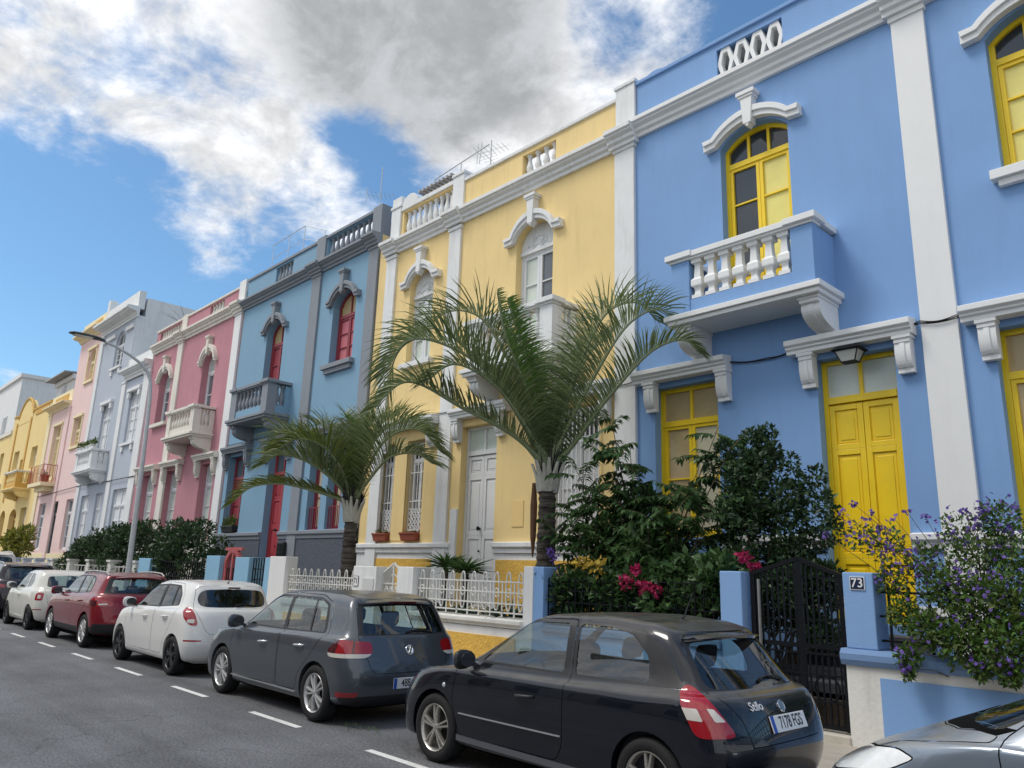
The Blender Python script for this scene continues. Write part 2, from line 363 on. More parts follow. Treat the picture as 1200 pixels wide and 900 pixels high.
def hood(h, xa, xb, zs, rise, m, ear=.28, th=.23, depth=.13, key=True, kz=.58):
    """eyebrow moulding with ears and keystone over an arched window"""
    mb = MB(); c = (xa + xb) / 2; lo = arc(xa - .05, xb + .05, zs, rise, 14); hi = arc(xa - .1, xb + .1, zs + th * .78, rise * 1.12, 14)
    for yo, s_, e_ in ((0, 0., 0.), (-.04, .1, .02)):
        outer = [(xa - ear, zs + th * .78 - e_ * 0)] + hi + [(xb + ear, zs + th * .78)]; inner = [(xa - ear + e_, zs - .02 + s_)] + [(p[0], p[1] + s_) for p in lo] + [(xb + ear - e_, zs - .02 + s_)]
        y0, y1 = D - depth + yo, D - (0 if yo == 0 else depth - .005)
        mb.loft([[(p[0], y0, p[1]), (q[0], y0, q[1]), (q[0], y1, q[1]), (p[0], y1, p[1])] for p, q in zip(inner, outer)])
    if key:
        zt = zs + rise; mb.prism([(c - .075, zt - .12), (c + .075, zt - .12), (c + .12, zt + kz - .12), (c - .12, zt + kz - .12)], 'y', D - depth - .06, D)
        mb.prism([(c - .1, zt - .03), (c, zt - .19), (c + .1, zt - .03)], 'y', D - depth - .05, D - .02)
        mb.box(c - .18, c + .18, D - depth - .1, D, zt + kz - .13, zt + kz - .05); mb.box(c - .145, c + .145, D - depth - .08, D, zt + kz - .18, zt + kz - .13)
    return mb.build('window_hood', m, h, bevel=.008)
def cornice(h, x0, x1, z, m, H=.36, depth=.26, breaks=()):
    mb = MB()
    def prof(e): return [(D + .02, z), (D - .07 - e, z), (D - .07 - e, z + .22 * H), (D - .13 - e, z + .3 * H), (D - .13 - e, z + .5 * H), (D - depth * .8 - e, z + .62 * H), (D - depth * .8 - e, z + .7 * H), (D - depth - e, z + .76 * H), (D - depth - e, z + H), (D + .02, z + H + .03)]
    mb.prism(prof(0), 'x', x0, x1)
    for a, b in breaks: mb.prism([(y - .003, zz + (.003 if i > 7 else -.003)) for i, (y, zz) in enumerate(prof(.08))], 'x', a - .09, b + .09)
    return mb.build('cornice', m, h, bevel=.006)
def pilaster(h, x0, x1, z0, z1, m, proud=.07, cap=True):
    mb = MB(); mb.box(x0, x1, D - proud, D + .02, z0, z1)
    if cap: mb.box(x0 - .03, x1 + .03, D - proud - .03, D + .01, z1 - .1, z1 - .002)
    return mb.build('pilaster', m, h, bevel=.006)
def baluster_mb(c, hgt, r, square=False):
    mb = MB(); x, y, z = c
    if square:
        prof = [(.95, 0), (.95, .09), (.6, .1), (.52, .2), (.62, .27), (.98, .31), (1.02, .34), (1.02, .46), (.9, .49), (.62, .53), (.56, .66), (.5, .84), (.6, .88), (.95, .9), (.95, 1)]
        mb.loft([[(x + sx * r * k, y + sy * r * k, z + t * hgt) for sx, sy in ((1, 1), (-1, 1), (-1, -1), (1, -1))] for k, t in prof])
    else:
        prof = [(.85, 0), (.85, .06), (.5, .09), (.6, .16), (.95, .3), (.9, .42), (.55, .62), (.45, .78), (.62, .84), (.5, .87), (.85, .92), (.85, 1)]
        mb.lathe([(k * r, t * hgt) for k, t in prof], c, 10)
    return mb
_bal = {}
def baluster(parent, m, c, hgt, r, square=False):
    k = (m.name, round(hgt, 3), r, square)
    if k in _bal: return inst(_bal[k], parent, c)
    o = baluster_mb(c, hgt, r, square).build('baluster', m, parent, origin=c, smooth=None if square else 35); _bal[k] = o; return o
def balcony(h, x0, x1, zs, m_slab, m_wall, m_rail, m_bal, depth=.8, n=7, rail=7.32, pier=.36, square=False, br=True, side=True, curb=.26, slab=.17, solid=False):
    mb = MB(); yf = D - depth
    mb.box(x0 - .05, x1 + .05, yf - .05, D, zs + slab * .45, zs + slab); mb.box(x0, x1, yf, D, zs, zs + slab * .45 - .001)
    b = mb.build('balcony', m_slab, h, bevel=.01)
    z0 = zs + slab + .001; zr = rail - .14
    w = MB(); i = .06
    for a in (x0 + i, x1 - i - pier): w.box(a, a + pier, yf + i, yf + i + pier * .8, z0, zr)
    w.box(x0 + i + pier, x1 - i - pier, yf + i + .02, yf + i + .2, z0, z0 + curb)
    if side:
        for a in (x0 + i, x1 - i - .2): w.box(a + .003, a + .197, yf + i + pier * .8, D, z0, z0 + curb)
        for a in (x0 + i, x1 - i - .2): w.box(a + .003, a + .197, (yf + i + pier * .8) if solid else D - .18, D, z0 + curb, zr)
    w.build('balcony_wall', m_wall, b, bevel=.006)
    rl = MB(); rl.box(x0 - .0, x1, yf, yf + .34, rail - .1, rail); rl.box(x0 + .03, x1 - .03, yf + .03, yf + .3, rail - .14, rail - .1)
    for a in (x0, x1 - pier - .12): rl.box(a - .025, a + pier + .145, yf - .025, yf + .37, rail - .09, rail + .015)
    for a in (x0, x1 - .32): rl.box(a, a + .32, yf + .34, D, rail - .1, rail - .002)
    rl.build('hand_rail', m_rail, b, bevel=.008)
    xa, xb = x0 + i + pier, x1 - i - pier; zb = z0 + curb
    for k in range(n): baluster(b, m_bal, (xa + (xb - xa) * (k + .5) / n, yf + i + .11, zb), zr - zb + .002, .1 if square else .085, square)
    if side and not solid:
        ns = 2
        for a in (x0 + i + .1, x1 - i - .1):
            for k in range(ns): baluster(b, m_bal, (a, yf + i + pier * .8 + (depth - i - pier * .8 - .18) * (k + .5) / ns, zb), zr - zb + .002, .1 if square else .085, square)
    if br:
        for bx in (x0 + .22, x1 - .22): bracket_mb(bx - .15, bx + .15, yf + .12, D, zs - .5, zs - .003).build('bracket', m_slab, b, bevel=.008)
    return b
def parapet(h, x0, x1, z0, z1, m, m_cap, ops=(), capc=.05, y=D + .03, mb_bal=None, nb=7, r=.09, cap_h=.09):
    mb = MB(); xs = sorted({x0, x1} | {o[0] for o in ops} | {o[1] for o in ops})
    for a, b in zip(xs, xs[1:]):
        o = [q for q in ops if q[0] <= (a + b) / 2 <= q[1]]
        if o: mb.box(a, b, y, y + .25, z0, o[0][2]); mb.box(a, b, y, y + .25, o[0][3], z1)
        else: mb.box(a, b, y, y + .25, z0, z1)
    p = mb.build('parapet', m, h)
    c = MB(); c.box(x0, x1, y - capc, y + .3, z1 + .001, z1 + cap_h); c.build('coping', m_cap, p, bevel=.01)
    for o in ops:
        if mb_bal:
            n = o[4] if len(o) > 4 else nb
            for k in range(n): baluster(p, mb_bal, (o[0] + (o[1] - o[0]) * (k + .5) / n, y + .12, o[2]), o[3] - o[2], r)
    return p
def ledge(h, segs, m, z=2.28, H=.2, depth=.1):
    mb = MB()
    for a, b in segs: mb.prism([(D, z), (D - depth * .5, z), (D - depth * .6, z + H * .4), (D - depth, z + H * .6), (D - depth, z + H), (D, z + H + .02)], 'x', a, b)
    return mb.build('ledge', m, h, bevel=.006)
def panelfield(h, name, x0, x1, z0, z1, m, proud=.02, y=D):
    return MB().box(x0, x1, y - proud, y + .01, z0, z1).build(name, m, h)
def grille(parent, name, x0, x1, z0, z1, y, m, nx, nz, t=.016, lace=0):
    mb = MB()
    for k in range(nx + 1): xx = x0 + (x1 - x0) * k / nx; mb.box(xx - t / 2, xx + t / 2, y - t / 2, y + t / 2, z0, z1)
    for k in range(nz + 1): zz = z0 + (z1 - z0) * k / nz; mb.box(x0, x1, y - t / 2 - .004, y + t / 2 + .004, zz - t / 2, zz + t / 2)
    if lace:
        nn = max(3, int((x1 - x0) / .12)); s_ = (x1 - x0) / nn; rows = max(2, int(lace / s_))
        for i in range(nn):
            for j in range(rows):
                cx, cz = x0 + (i + .5) * s_, z0 + (j + .5) * lace / rows
                mb.loft([[(cx + math.cos(a) * s_ * .5, y + dy, cz + math.sin(a) * lace / rows * .5), (cx + math.cos(a) * s_ * .36, y + dy, cz + math.sin(a) * lace / rows * .36), (cx + math.cos(a) * s_ * .36, y + dy + .012, cz + math.sin(a) * lace / rows * .36), (cx + math.cos(a) * s_ * .5, y + dy + .012, cz + math.sin(a) * lace / rows * .5)] for a in [k * math.pi / 4 for k in range(9)] for dy in (-.006,)], True, False)
    return mb.build(name, m, parent)

# ------------------------------------------------------------------ shared materials
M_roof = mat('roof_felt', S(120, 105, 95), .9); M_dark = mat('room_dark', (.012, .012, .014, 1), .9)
M_iron = mat('black_iron', (.004, .005, .008, 1), .5, .0, spec=.25)
M_white = mat('white_plaster', (.78, .79, .79, 1), .75, var=.05, vscale=2.5, bump=.2, bscale=30, dirt=.42, streak=True)
M_whitec = mat('clean_white_paint', (.8, .805, .8, 1), .6, var=.02, vscale=3, bump=.06, bscale=25, dirt=.1, streak=True)
M_blue = mat('cornflower_wall', S(126, 164, 212), .8, var=.045, vscale=.9, bump=.12, bscale=60, dirt=.14, streak=True)
M_blue2 = mat('cornflower_trim', S(124, 162, 210), .8, var=.03, vscale=2, bump=.08, bscale=40)
M_yel = mat('primrose_wall', S(238, 210, 148), .82, var=.06, vscale=.9, bump=.14, bscale=50, dirt=.24, streak=True)
M_ochre = mat('rough_ochre_render', S(222, 178, 84), .95, var=.16, vscale=14, bump=.9, bscale=22)
M_dooryel = mat('bright_yellow_paint', S(250, 212, 26), .45, var=.07, vscale=3, coat=.1, bump=.05, bscale=90)
M_doorwhite = mat('white_door_paint', (.76, .77, .77, 1), .5, var=.02)
M_gb = mat('steel_blue_wall', S(126, 163, 188), .82, var=.04, vscale=1.1, bump=.1, bscale=50, dirt=.08, streak=True)
M_gbtrim = mat('slate_trim', S(136, 142, 150), .8, var=.05, vscale=3, bump=.15, bscale=35, dirt=.2, streak=True)
M_gbdado = mat('rough_slate_render', S(88, 94, 106), .95, var=.14, vscale=12, bump=.9, bscale=18)
M_red = mat('carmine_paint', S(146, 58, 68), .45, var=.05, vscale=5)
M_pink = mat('dusty_pink_wall', S(188, 132, 142), .88, var=.07, vscale=1.2, bump=.16, bscale=40, dirt=.22, streak=True)
M_cream = mat('weathered_cream', S(226, 221, 210), .85, var=.06, vscale=3, bump=.25, bscale=25, dirt=.5, streak=True)
M_lav = mat('pale_lavender_wall', S(180, 188, 200), .85, var=.04, vscale=1.2, bump=.1, dirt=.1, streak=True)
M_pale = mat('pale_rose_wall', S(236, 206, 202), .85, var=.04, vscale=1.2, bump=.1, dirt=.1, streak=True)
M_palecr = mat('custard_trim', S(240, 226, 186), .85, var=.04, dirt=.12, streak=True)
M_och = mat('mustard_wall', S(238, 212, 148), .85, var=.05, vscale=1.2, bump=.1, dirt=.15, streak=True)
M_ochd = mat('dark_mustard_trim', S(208, 164, 84), .8, var=.05)
M_pane = mat('window_glass', (.03, .035, .042, 1), .07, spec=.8, bump=.12, bscale=2.2)
M_panem = mat('greyish_glass', (.12, .14, .16, 1), .1, spec=.6, var=.25, vscale=2)
M_curt = mat('pale_blind', S(214, 206, 176), .5, coat=.5, var=.05, vscale=4)
M_curtb = mat('beige_blind', S(190, 168, 122), .5, coat=.5, var=.12, vscale=4)
M_curty = mat('yellow_shutter', S(236, 222, 120), .45, coat=.4, var=.06, vscale=5)
M_curtg = mat('frosted_glass', S(206, 216, 206), .35, coat=.4, var=.06, vscale=5)
M_terra = mat('terracotta', S(158, 84, 62), .85, var=.1, vscale=8)
M_shut = mat('white_shutter', (.72, .74, .76, 1), .55, var=.02)
# ------------------------------------------------------------------ the blue house with yellow doors
H = thing('terraced_house', 'cornflower blue house with bright yellow doors, white trim and a white balustered balcony', 'house', (-4.5, D, 0), 'row of terraced houses')
b_ops = [(-6.75, -5.43, 6.2, 9.84, .3), (-2.38, -1.05, 7.42, 9.84, .3)]
g_ops = [(-8.30, -6.98, 2.48, 5.2, 0), (-5.2, -4.02, 1.25, 5.2, 0), (-2.72, -1.45, 2.48, 5.2, 0)]
wall(H, 'wall', -8.98, .45, -.1, 10.9, b_ops + g_ops, M_blue)
carcass(H, -8.98, .45, 11.4, M_blue)
window(H, b_ops[0], M_dooryel, tr=9.22, top=M_pane, left=M_pane, right=M_curty, rows=3, toprow=3, kick=.7)
window(H, b_ops[1], M_dooryel, tr=9.22, top=M_pane, left=M_curty, right=M_pane, rows=3, toprow=3)
window(H, g_ops[0], M_dooryel, tr=4.54, top=M_curtb, left=M_curtb, right=M_curt, rows=2)
window(H, g_ops[2], M_dooryel, tr=4.56, top=M_curtb, left=M_curtb, right=M_curt, rows=2)
door(H, g_ops[1], M_dooryel, 4.56, M_curtg, split=[2.15, 3.78])
lintel(H, -8.66, -6.68, M_whitec, br=(-8.32, -6.8)); lintel(H, -5.58, -3.68, M_whitec, br=(-5.29, -3.84)); lintel(H, -3.05, -1.1, M_whitec, br=(-2.76, -1.36))
for o in b_ops: hood(H, o[0], o[1], o[3] - o[4] + .03, .3, M_whitec)
MB().box(-2.5, -.93, D - .16, D + .2, 7.28, 7.42).box(-2.42, -1.0, D - .1, D, 7.18, 7.28).build('window_sill', M_whitec, H, bevel=.008)
balcony(H, -7.42, -4.72, 6.03, M_whitec, M_blue, M_whitec, M_whitec, depth=.82, n=7, square=True, solid=True)
pilaster(H, -3.6, -3.12, -.05, 10.58, M_whitec); pilaster(H, -.1, .36, -.05, 10.58, M_whitec)
cornice(H, -8.72, .45, 10.58, M_whitec, breaks=[(-3.6, -3.12), (-.1, .36)])
pp = parapet(H, -8.68, .45, 10.9, 11.86, M_blue, M_blue2, ops=[(-6.77, -5.43, 11.1, 11.72)], cap_h=.08)
lat = MB(); n_ = 4; w_ = (6.77 - 5.43) / n_
for k in range(n_):
    cx = -6.77 + w_ * (k + .5); za, zb = 11.1, 11.72; zm = (za + zb) / 2
    def hx(s, t): return [(cx - .085 * s, za + t), (cx + .085 * s, za + t), (cx + w_ * .53 * s, zm), (cx + .085 * s, zb - t), (cx - .085 * s, zb - t), (cx - w_ * .53 * s, zm)]
    o_, i_ = hx(1., 0.), hx(.5, .1)
    lat.loft([[(a[0], D + .06, a[1]), (a[0], D + .2, a[1]), (b[0], D + .2, b[1]), (b[0], D + .06, b[1])] for a, b in zip(o_ + o_[:1], i_ + i_[:1])], True, False)
lat.build('lattice', M_whitec, pp, bevel=.008)
MB().box(-6.85, -5.35, D - .02, D + .029, 10.93, 11.08).build('lattice_sill', M_whitec, pp)
MB().box(-7.3, 1.5, D + .5, D + 6, 11.5, 12.12).box(-7.35, 1.6, D + .4, D + 6.1, 12.12, 12.24).build('roof_cover', mat('dark_slate_roof', S(52, 60, 78), .6), H)
MB().prism(arc(-8.5, -7.95, 11.94, .1, 10), 'y', D + .05, D + .25).build('parapet_scroll', M_blue2, pp)
for sg in [(-9.0, -8.31), (-6.97, -5.21), (-4.0, .45)]: ledge(H, [sg], M_whitec, z=2.28)
panelfield(H, 'white_border', -4.0, -3.6, 1.4, 1.52, M_whitec)

MB().lathe([(0, 0), (.09, 0), (.1, .012), (.085, .02), (0, .022)], (-4.02, D - .02, 5.58), 18, 'y').build('vent_cover', M_blue2, H, smooth=30)
# ------------------------------------------------------------------ the yellow house with white trim
H = thing('terraced_house', 'primrose yellow house with white pilasters and white door behind the tall palm', 'house', (-13.4, D, 0), 'row of terraced houses')
y1 = (-16.36, -15.32, 7.1, 9.68, .42); y2 = (-12.18, -11.0, 6.2, 9.72, .45)
yg = [(-17.22, -16.5, 2.48, 5.0, 0), (-15.98, -15.28, 2.48, 5.0, 0), (-13.86, -12.62, 1.0, 5.12, 0), (-10.95, -9.66, 2.48, 5.15, 0)]
wall(H, 'wall', -17.98, -9.0, -.1, 10.9, [y1, y2] + yg, M_yel)
carcass(H, -17.98, -9.0, 11.4, M_yel)
for o, tr in ((y1, 8.96), (y2, 9.02)):
    x0, x1, z0, z1, rs = o
    window(H, (x0, x1, z0, tr + .03, 0), M_shut, left=M_curtg, right=M_panem if o is y2 else M_curtg, rows=3, fw=.07, sw=.07, kick=.55 if o is y2 else 0)
    t = MB(); t.prism(arc(x0, x1, z1 - rs, rs) + [(x1, tr + .03), (x0, tr + .03)], 'y', D + .17, D + .26); t.prism([(x0, tr + .0), (x1, tr + .0), (x1, tr + .09), (x0, tr + .09)], 'y', D + .13, D + .2)
    ty = t.build('tympanum', M_white, H, bevel=.006)
    orn = MB(); cx = (x0 + x1) / 2; zc = tr + .3
    orn.tube([(cx + .13 * math.cos(a), D + .165, zc + .1 * math.sin(a)) for a in [k * math.pi / 6 for k in range(13)]], .02, 6); orn.tube([(cx - .38 + .76 * k / 14, D + .165, zc - .12 + .05 * math.sin(k * 1.3)) for k in range(15)], .017, 6)
    for sx in (-1, 1): orn.tube([(cx + sx * (.15 + .1 * math.sin(a) * .9), D + .165, zc - .02 + .08 * math.cos(a)) for a in [k * .5 for k in range(10)]], .015, 6)
    orn.build('stucco_ornament', M_white, ty, smooth=60)
    hood(H, x0, x1, z1 - rs + .02, rs * .95, M_white, ear=.32, th=.22, kz=.66)
for o in yg[:2]:
    window(H, o, M_shut, tr=4.5, top=M_pane, left=M_panem, right=M_pane, rows=2, fw=.06, sw=.05)
    grille(H, 'window_grille', o[0] + .04, o[1] - .04, 2.75, 4.9, D + .1, M_whitec, 4, 3, .018, lace=.55)
door(H, yg[2], M_doorwhite, 4.5, M_curtg, split=[1.75, 2.6, 3.95], handle=2.75)
window(H, yg[3], M_shut, tr=4.5, top=M_pane, left=M_shut, right=M_shut, rows=2)
grille(H, 'window_grille', -10.98, -9.6, 2.42, 5.05, D - .06, M_whitec, 12, 4, .02)
lintel(H, -17.1, -14.7, M_white, br=(-16.9, -14.95)); lintel(H, -14.1, -12.15, M_white, br=(-13.95, -12.45)); lintel(H, -11.25, -9.25, M_white, br=(-11.05, -9.42))
MB().box(-16.5, -15.98, D - .02, D + .01, 2.5, 5.0).build('mullion_pier', M_yel, H)
balcony(H, -12.98, -10.2, 6.03, M_white, M_white, M_white, M_white, depth=.82, n=7)
MB().box(-16.5, -15.15, D - .14, D + .2, 6.96, 7.1).build('window_sill', M_white, H, bevel=.008)
pilaster(H, -17.52, -17.06, -.05, 10.47, M_white); pilaster(H, -14.68, -14.22, -.05, 10.47, M_white); pilaster(H, -9.2, -8.7, -.05, 10.52, M_white)
cornice(H, -17.62, -8.7, 10.5, M_white, breaks=[(-17.52, -17.06), (-14.68, -14.22), (-9.2, -8.7)])
pp = parapet(H, -14.25, -9.2, 10.85, 11.72, M_yel, M_white, ops=[(-12.1, -11.0, 11.08, 11.6, 4)], mb_bal=M_white, cap_h=.09)
p2 = parapet(H, -17.05, -14.7, 10.85, 11.8, M_yel, M_white, ops=[(-16.95, -14.75, 11.05, 11.74, 9)], mb_bal=M_white, cap_h=.12)
for a, b in ((-17.5, -17.06), (-14.69, -14.24), (-9.2, -8.7)): MB().box(a, b, D - .03, D + .32, 10.86, 11.96).box(a - .03, b + .03, D - .06, D + .35, 11.96, 12.04).build('parapet_pier', M_white, p2 if b < -14 else pp, bevel=.008)
MB().box(-17.5, -17.06, D - .02, D + .3, 12.04, 12.3).prism(arc(-17.05, -16.3, 11.93, .32, 8), 'y', D + .0, D + .25).build('parapet_scroll', M_white, p2, bevel=.01)
for sg in [(-17.98, -14.05), (-12.58, -8.7)]: ledge(H, [sg], M_white, z=2.2, H=.22)
panelfield(H, 'plinth', -17.98, -13.9, .3, 2.2, M_white, .012); panelfield(H, 'plinth', -12.6, -8.7, .3, 2.2, M_white, .012)
for a, b in ((-17.45, -14.75), (-14.2, -13.92), (-12.5, -9.3)): panelfield(H, 'plinth_panel', a, b, .6, 2.06, M_ochre, .03)
panelfield(H, 'blocked_hatch', -12.05, -11.7, 2.75, 3.3, mat('patched_yellow', S(238, 206, 140), .9), .015)
MB().box(-14.1, -13.87, D - .05, D - .001, 1.2, 3.2).build('door_pier', M_white, H)
MB().box(-15.2, -14.5, D + 2.3, D + 5, 11.3, 12.0).build('roof_box', M_white, H)

# ------------------------------------------------------------------ the steel blue house with red doors
H = thing('terraced_house', 'steel blue house with slate grey trim, slate balcony and dark red doors and windows', 'house', (-22.6, D, 0), 'row of terraced houses')
q1 = (-24.85, -23.58, 6.6, 10.12, .45); q2 = (-20.42, -19.12, 7.78, 10.12, .45)
qg = [(-26.72, -25.42, 2.85, 5.5, 0), (-23.66, -22.46, 1.3, 5.5, 0), (-20.92, -20.16, 2.85, 5.5, 0), (-19.82, -19.04, 2.85, 5.5, 0)]
wall(H, 'wall', -27.0, -18.02, -.1, 11.3, [q1, q2] + qg, M_gb, depth=.26)
carcass(H, -27.0, -18.02, 11.9, M_gb)
window(H, q1, M_red, y=D + .25, tr=9.3, top=M_curtb, left=M_red, right=M_red, rows=3, toprow=2, kick=.5); window(H, q2, M_red, y=D + .25, tr=9.35, top=M_curtb, left=mat('rose_shutter', S(196, 110, 120), .5), right=mat('rose_shutter', S(196, 110, 120), .5), rows=3, toprow=2)
window(H, qg[0], M_red, y=D + .25, tr=4.75, top=M_panem, left=M_red, right=M_red, rows=2)
door(H, qg[1], mat('faded_carmine_door', S(172, 64, 72), .5, var=.06), 4.72, M_panem, y=D + .25, split=[2.0, 3.0, 3.9], handle=2.9)
for o in qg[2:]:
    window(H, o, M_red, y=D + .25, tr=4.75, top=M_panem, left=M_curt, right=M_red, rows=2, fw=.06, sw=.05, leaves=2)
    grille(H, 'window_grille', o[0] + .03, o[1] - .03, 2.86, 3.5, D + .1, M_red, 6, 1, .02)
lintel(H, -26.98, -24.95, M_gbtrim, z0=5.6, z1=5.83, br=(-26.85, -25.15), bz=5.05); lintel(H, -23.95, -22.1, M_gbtrim, z0=5.6, z1=5.83, br=(-23.82, -22.3), bz=5.05); lintel(H, -21.2, -18.45, M_gbtrim, z0=5.6, z1=5.83, br=(-21.06, -18.8), bz=5.05)
hood(H, q1[0], q1[1], 9.7, .42, M_gbtrim, ear=.26, kz=.66); hood(H, q2[0], q2[1], 9.7, .42, M_gbtrim, ear=.26, kz=.66)
MB().box(-20.62, -18.95, D - .17, D + .25, 7.64, 7.78).box(-20.52, -19.05, D - .1, D, 7.5, 7.64).build('window_sill', M_gbtrim, H, bevel=.008)
balcony(H, -25.38, -22.6, 6.36, M_gbtrim, M_gb, M_gbtrim, M_gbtrim, depth=.85, n=7, rail=7.6)
for a in (-25.32, -23.05): MB().box(a - .005, a + .395, D - .8, D - .48, 6.54, 7.45).build('balcony_pier', M_gbtrim, H)
pilaster(H, -21.84, -21.3, -.05, 11.08, M_gbtrim); pilaster(H, -18.5, -18.02, -.05, 11.08, M_gbtrim)
cornice(H, -27.0, -18.02, 11.08, M_gbtrim, H=.32, depth=.28, breaks=[(-21.84, -21.3), (-18.5, -18.05)])
pp = parapet(H, -27.0, -18.5, 11.4, 12.26, M_gb, M_gbtrim, ops=[(-24.75, -23.5, 11.55, 12.2, 5), (-21.2, -18.5, 11.55, 12.24, 9)], mb_bal=M_gbtrim, cap_h=.1)
for a, b in ((-21.8, -21.25), (-18.5, -18.02)): MB().box(a, b, D - .04, D + .31, 11.41, 12.4).build('parapet_pier', M_gbtrim, pp, bevel=.008)
for sg in [(-27.0, -23.68), (-22.44, -18.02)]: ledge(H, [sg], M_gbtrim, z=2.6, H=.22)
for a, b in ((-27.0, -23.68), (-22.44, -18.02)): panelfield(H, 'plinth', a, b, .2, 2.6, M_gbdado, .03)
rb = MB(); rb.prism([(-26.95, 12.2), (-18.2, 12.2), (-21.5, 12.6), (-25.2, 13.2), (-26.95, 13.35)], 'y', D + 3.2, D + 3.45); rb.build('roof_gable', M_gb, H)

# ------------------------------------------------------------------ the dusty pink house
H = thing('terraced_house', 'dusty pink house with weathered cream trim, cream balcony and tall narrow windows', 'house', (-31.6, D, 0), 'row of terraced houses')
p1 = (-35.1, -33.72, 7.65, 10.08, .55); p2_ = (-30.4, -29.15, 6.6, 10.05, .55)
pg = [(-35.55, -34.0, 2.6, 5.45, 0), (-32.8, -31.4, 2.6, 5.45, 0), (-29.25, -28.0, 2.6, 5.45, 0)]
wall(H, 'wall', -36.4, -27.05, -.1, 11.3, [p1, p2_] + pg, M_pink, depth=.3)
carcass(H, -36.4, -27.05, 11.9, M_cream)
for o in (p1, p2_): window(H, o, M_shut, y=D + .28, tr=9.25, top=M_curtg, left=M_panem, right=M_curtg, rows=3); hood(H, o[0], o[1], o[3] - .55 + .02, .52, M_cream, ear=.2, kz=.66, th=.26)
for o in pg: window(H, o, M_shut, y=D + .28, tr=4.7, top=M_curtg, left=M_curtg, right=M_curt, rows=2, kick=.4)
for a, b in ((-36.0, -33.6), (-33.0, -30.95), (-29.6, -27.6)): lintel(H, a, b, M_cream, z0=5.58, z1=5.8, br=(a + .2, b - .25), bz=4.95)
MB().box(-35.25, -33.55, D - .16, D + .3, 7.5, 7.65).build('window_sill', M_cream, H)
balcony(H, -31.3, -28.5, 6.38, M_cream, M_cream, M_cream, M_cream, depth=.85, n=7, rail=7.58)
pilaster(H, -33.3, -32.75, -.05, 11.1, M_cream); pilaster(H, -27.65, -27.1, -.05, 11.1, M_whitec)
cornice(H, -36.4, -27.05, 11.08, M_cream, H=.4, breaks=[(-33.3, -32.75), (-27.65, -27.1)])
pp = parapet(H, -36.4, -27.6, 11.4, 12.16, M_pink, M_cream, ops=[(-36.0, -33.4, 11.5, 12.1, 9), (-30.45, -29.05, 11.5, 12.1, 5)], mb_bal=M_cream, cap_h=.09)
for a, b in ((-33.3, -32.75), (-27.65, -27.1)): MB().box(a, b, D - .03, D + .31, 11.48, 12.42 if a > -30 else 12.3).build('parapet_pier', M_whitec if a > -30 else M_cream, pp)
ledge(H, [(-36.4, -27.05)], M_cream, z=2.4); panelfield(H, 'plinth', -36.4, -27.05, .2, 2.4, M_cream, .03)
MB().box(-30.5, -27.3, D + 4, D + 7.5, 11.5, 14.1).build('roof_room', M_cream, H)

# ------------------------------------------------------------------ the pale lavender house
H = thing('terraced_house', 'pale lavender grey house, its three storey half crowned by a white cornice', 'house', (-41, D, 0), 'row of terraced houses')
ops = [(-39.0, -37.5, 7.2, 9.7, 0), (-43.1, -41.6, 6.4, 9.6, 0), (-42.65, -41.2, 11.5, 13.45, .5), (-44.3, -42.9, 2.3, 5.0, 0), (-41.9, -40.9, 2.3, 5.0, 0), (-39.3, -37.4, 2.3, 5.05, 0)]
wall(H, 'wall', -45.3, -36.42, -.1, 10.35, [o for o in ops if o[2] < 10], M_lav, depth=.14); wall(H, 'wall', -45.3, -39.9, 10.35, 13.9, ops[2:3], M_lav, depth=.14)
carcass(H, -45.3, -36.42, 11.0, M_white); mb = MB(); mb.box(-45.25, -39.92, D + .4, D + 9, 10.4, 14.9).box(-39.93, -39.9, D - .02, D + 9, 10.3, 13.9).build('side_wall', M_white, H)
for k, o in enumerate(ops): window(H, o, M_shut, y=D + .12, tr=(o[3] - .75), top=M_panem if k == 2 else M_shut, left=M_shut if k != 2 else M_panem, right=M_shut if k != 2 else M_panem, rows=3)
cornice(H, -40.0, -36.42, 10.4, M_white, H=.5, depth=.4); cornice(H, -45.2, -39.6, 13.75, M_white, H=.5, depth=.6)
MB().box(-45.2, -39.9, D - .02, D + .3, 14.25, 15.2).build('parapet', M_white, H); MB().box(-40.0, -36.5, D - .02, D + .3, 10.9, 11.5).build('parapet', M_white, H)
MB().box(-45.3, -44.9, D, D + .4, 15.2, 15.9).build('chimney', M_white, H)
pilaster(H, -40.3, -39.75, -.05, 10.4, M_white); pilaster(H, -37.2, -36.42, -.05, 10.4, M_white); pilaster(H, -45.3, -44.8, -.05, 13.75, M_white)
for o in ops[:3]:
    MB().box(o[0] - .12, o[1] + .12, D - .12, D + .28, o[2] - .12, o[2]).box(o[0] - .02, o[0] + .25, D - .08, D, o[2] - .4, o[2] - .12).box(o[1] - .25, o[1] + .02, D - .08, D, o[2] - .4, o[2] - .12).build('window_sill', M_white, H)
    if o[4] == 0: MB().box(o[0] - .15, o[1] + .15, D - .15, D, o[3], o[3] + .16).box(o[0] - .1, o[0] + .15, D - .12, D, o[3] - .3, o[3]).box(o[1] - .15, o[1] + .1, D - .12, D, o[3] - .3, o[3]).build('window_hood', M_white, H)
    else:
        for a, b in ((o[1] + .1, -39.95), (-44.7, o[0] - .1)): MB().box(a, b, D - .1, D, o[3] - .2, o[3]).build('string_course', M_white, H)
balcony(H, -43.7, -40.9, 5.95, M_white, M_white, M_white, M_white, depth=.8, n=8, rail=7.1)
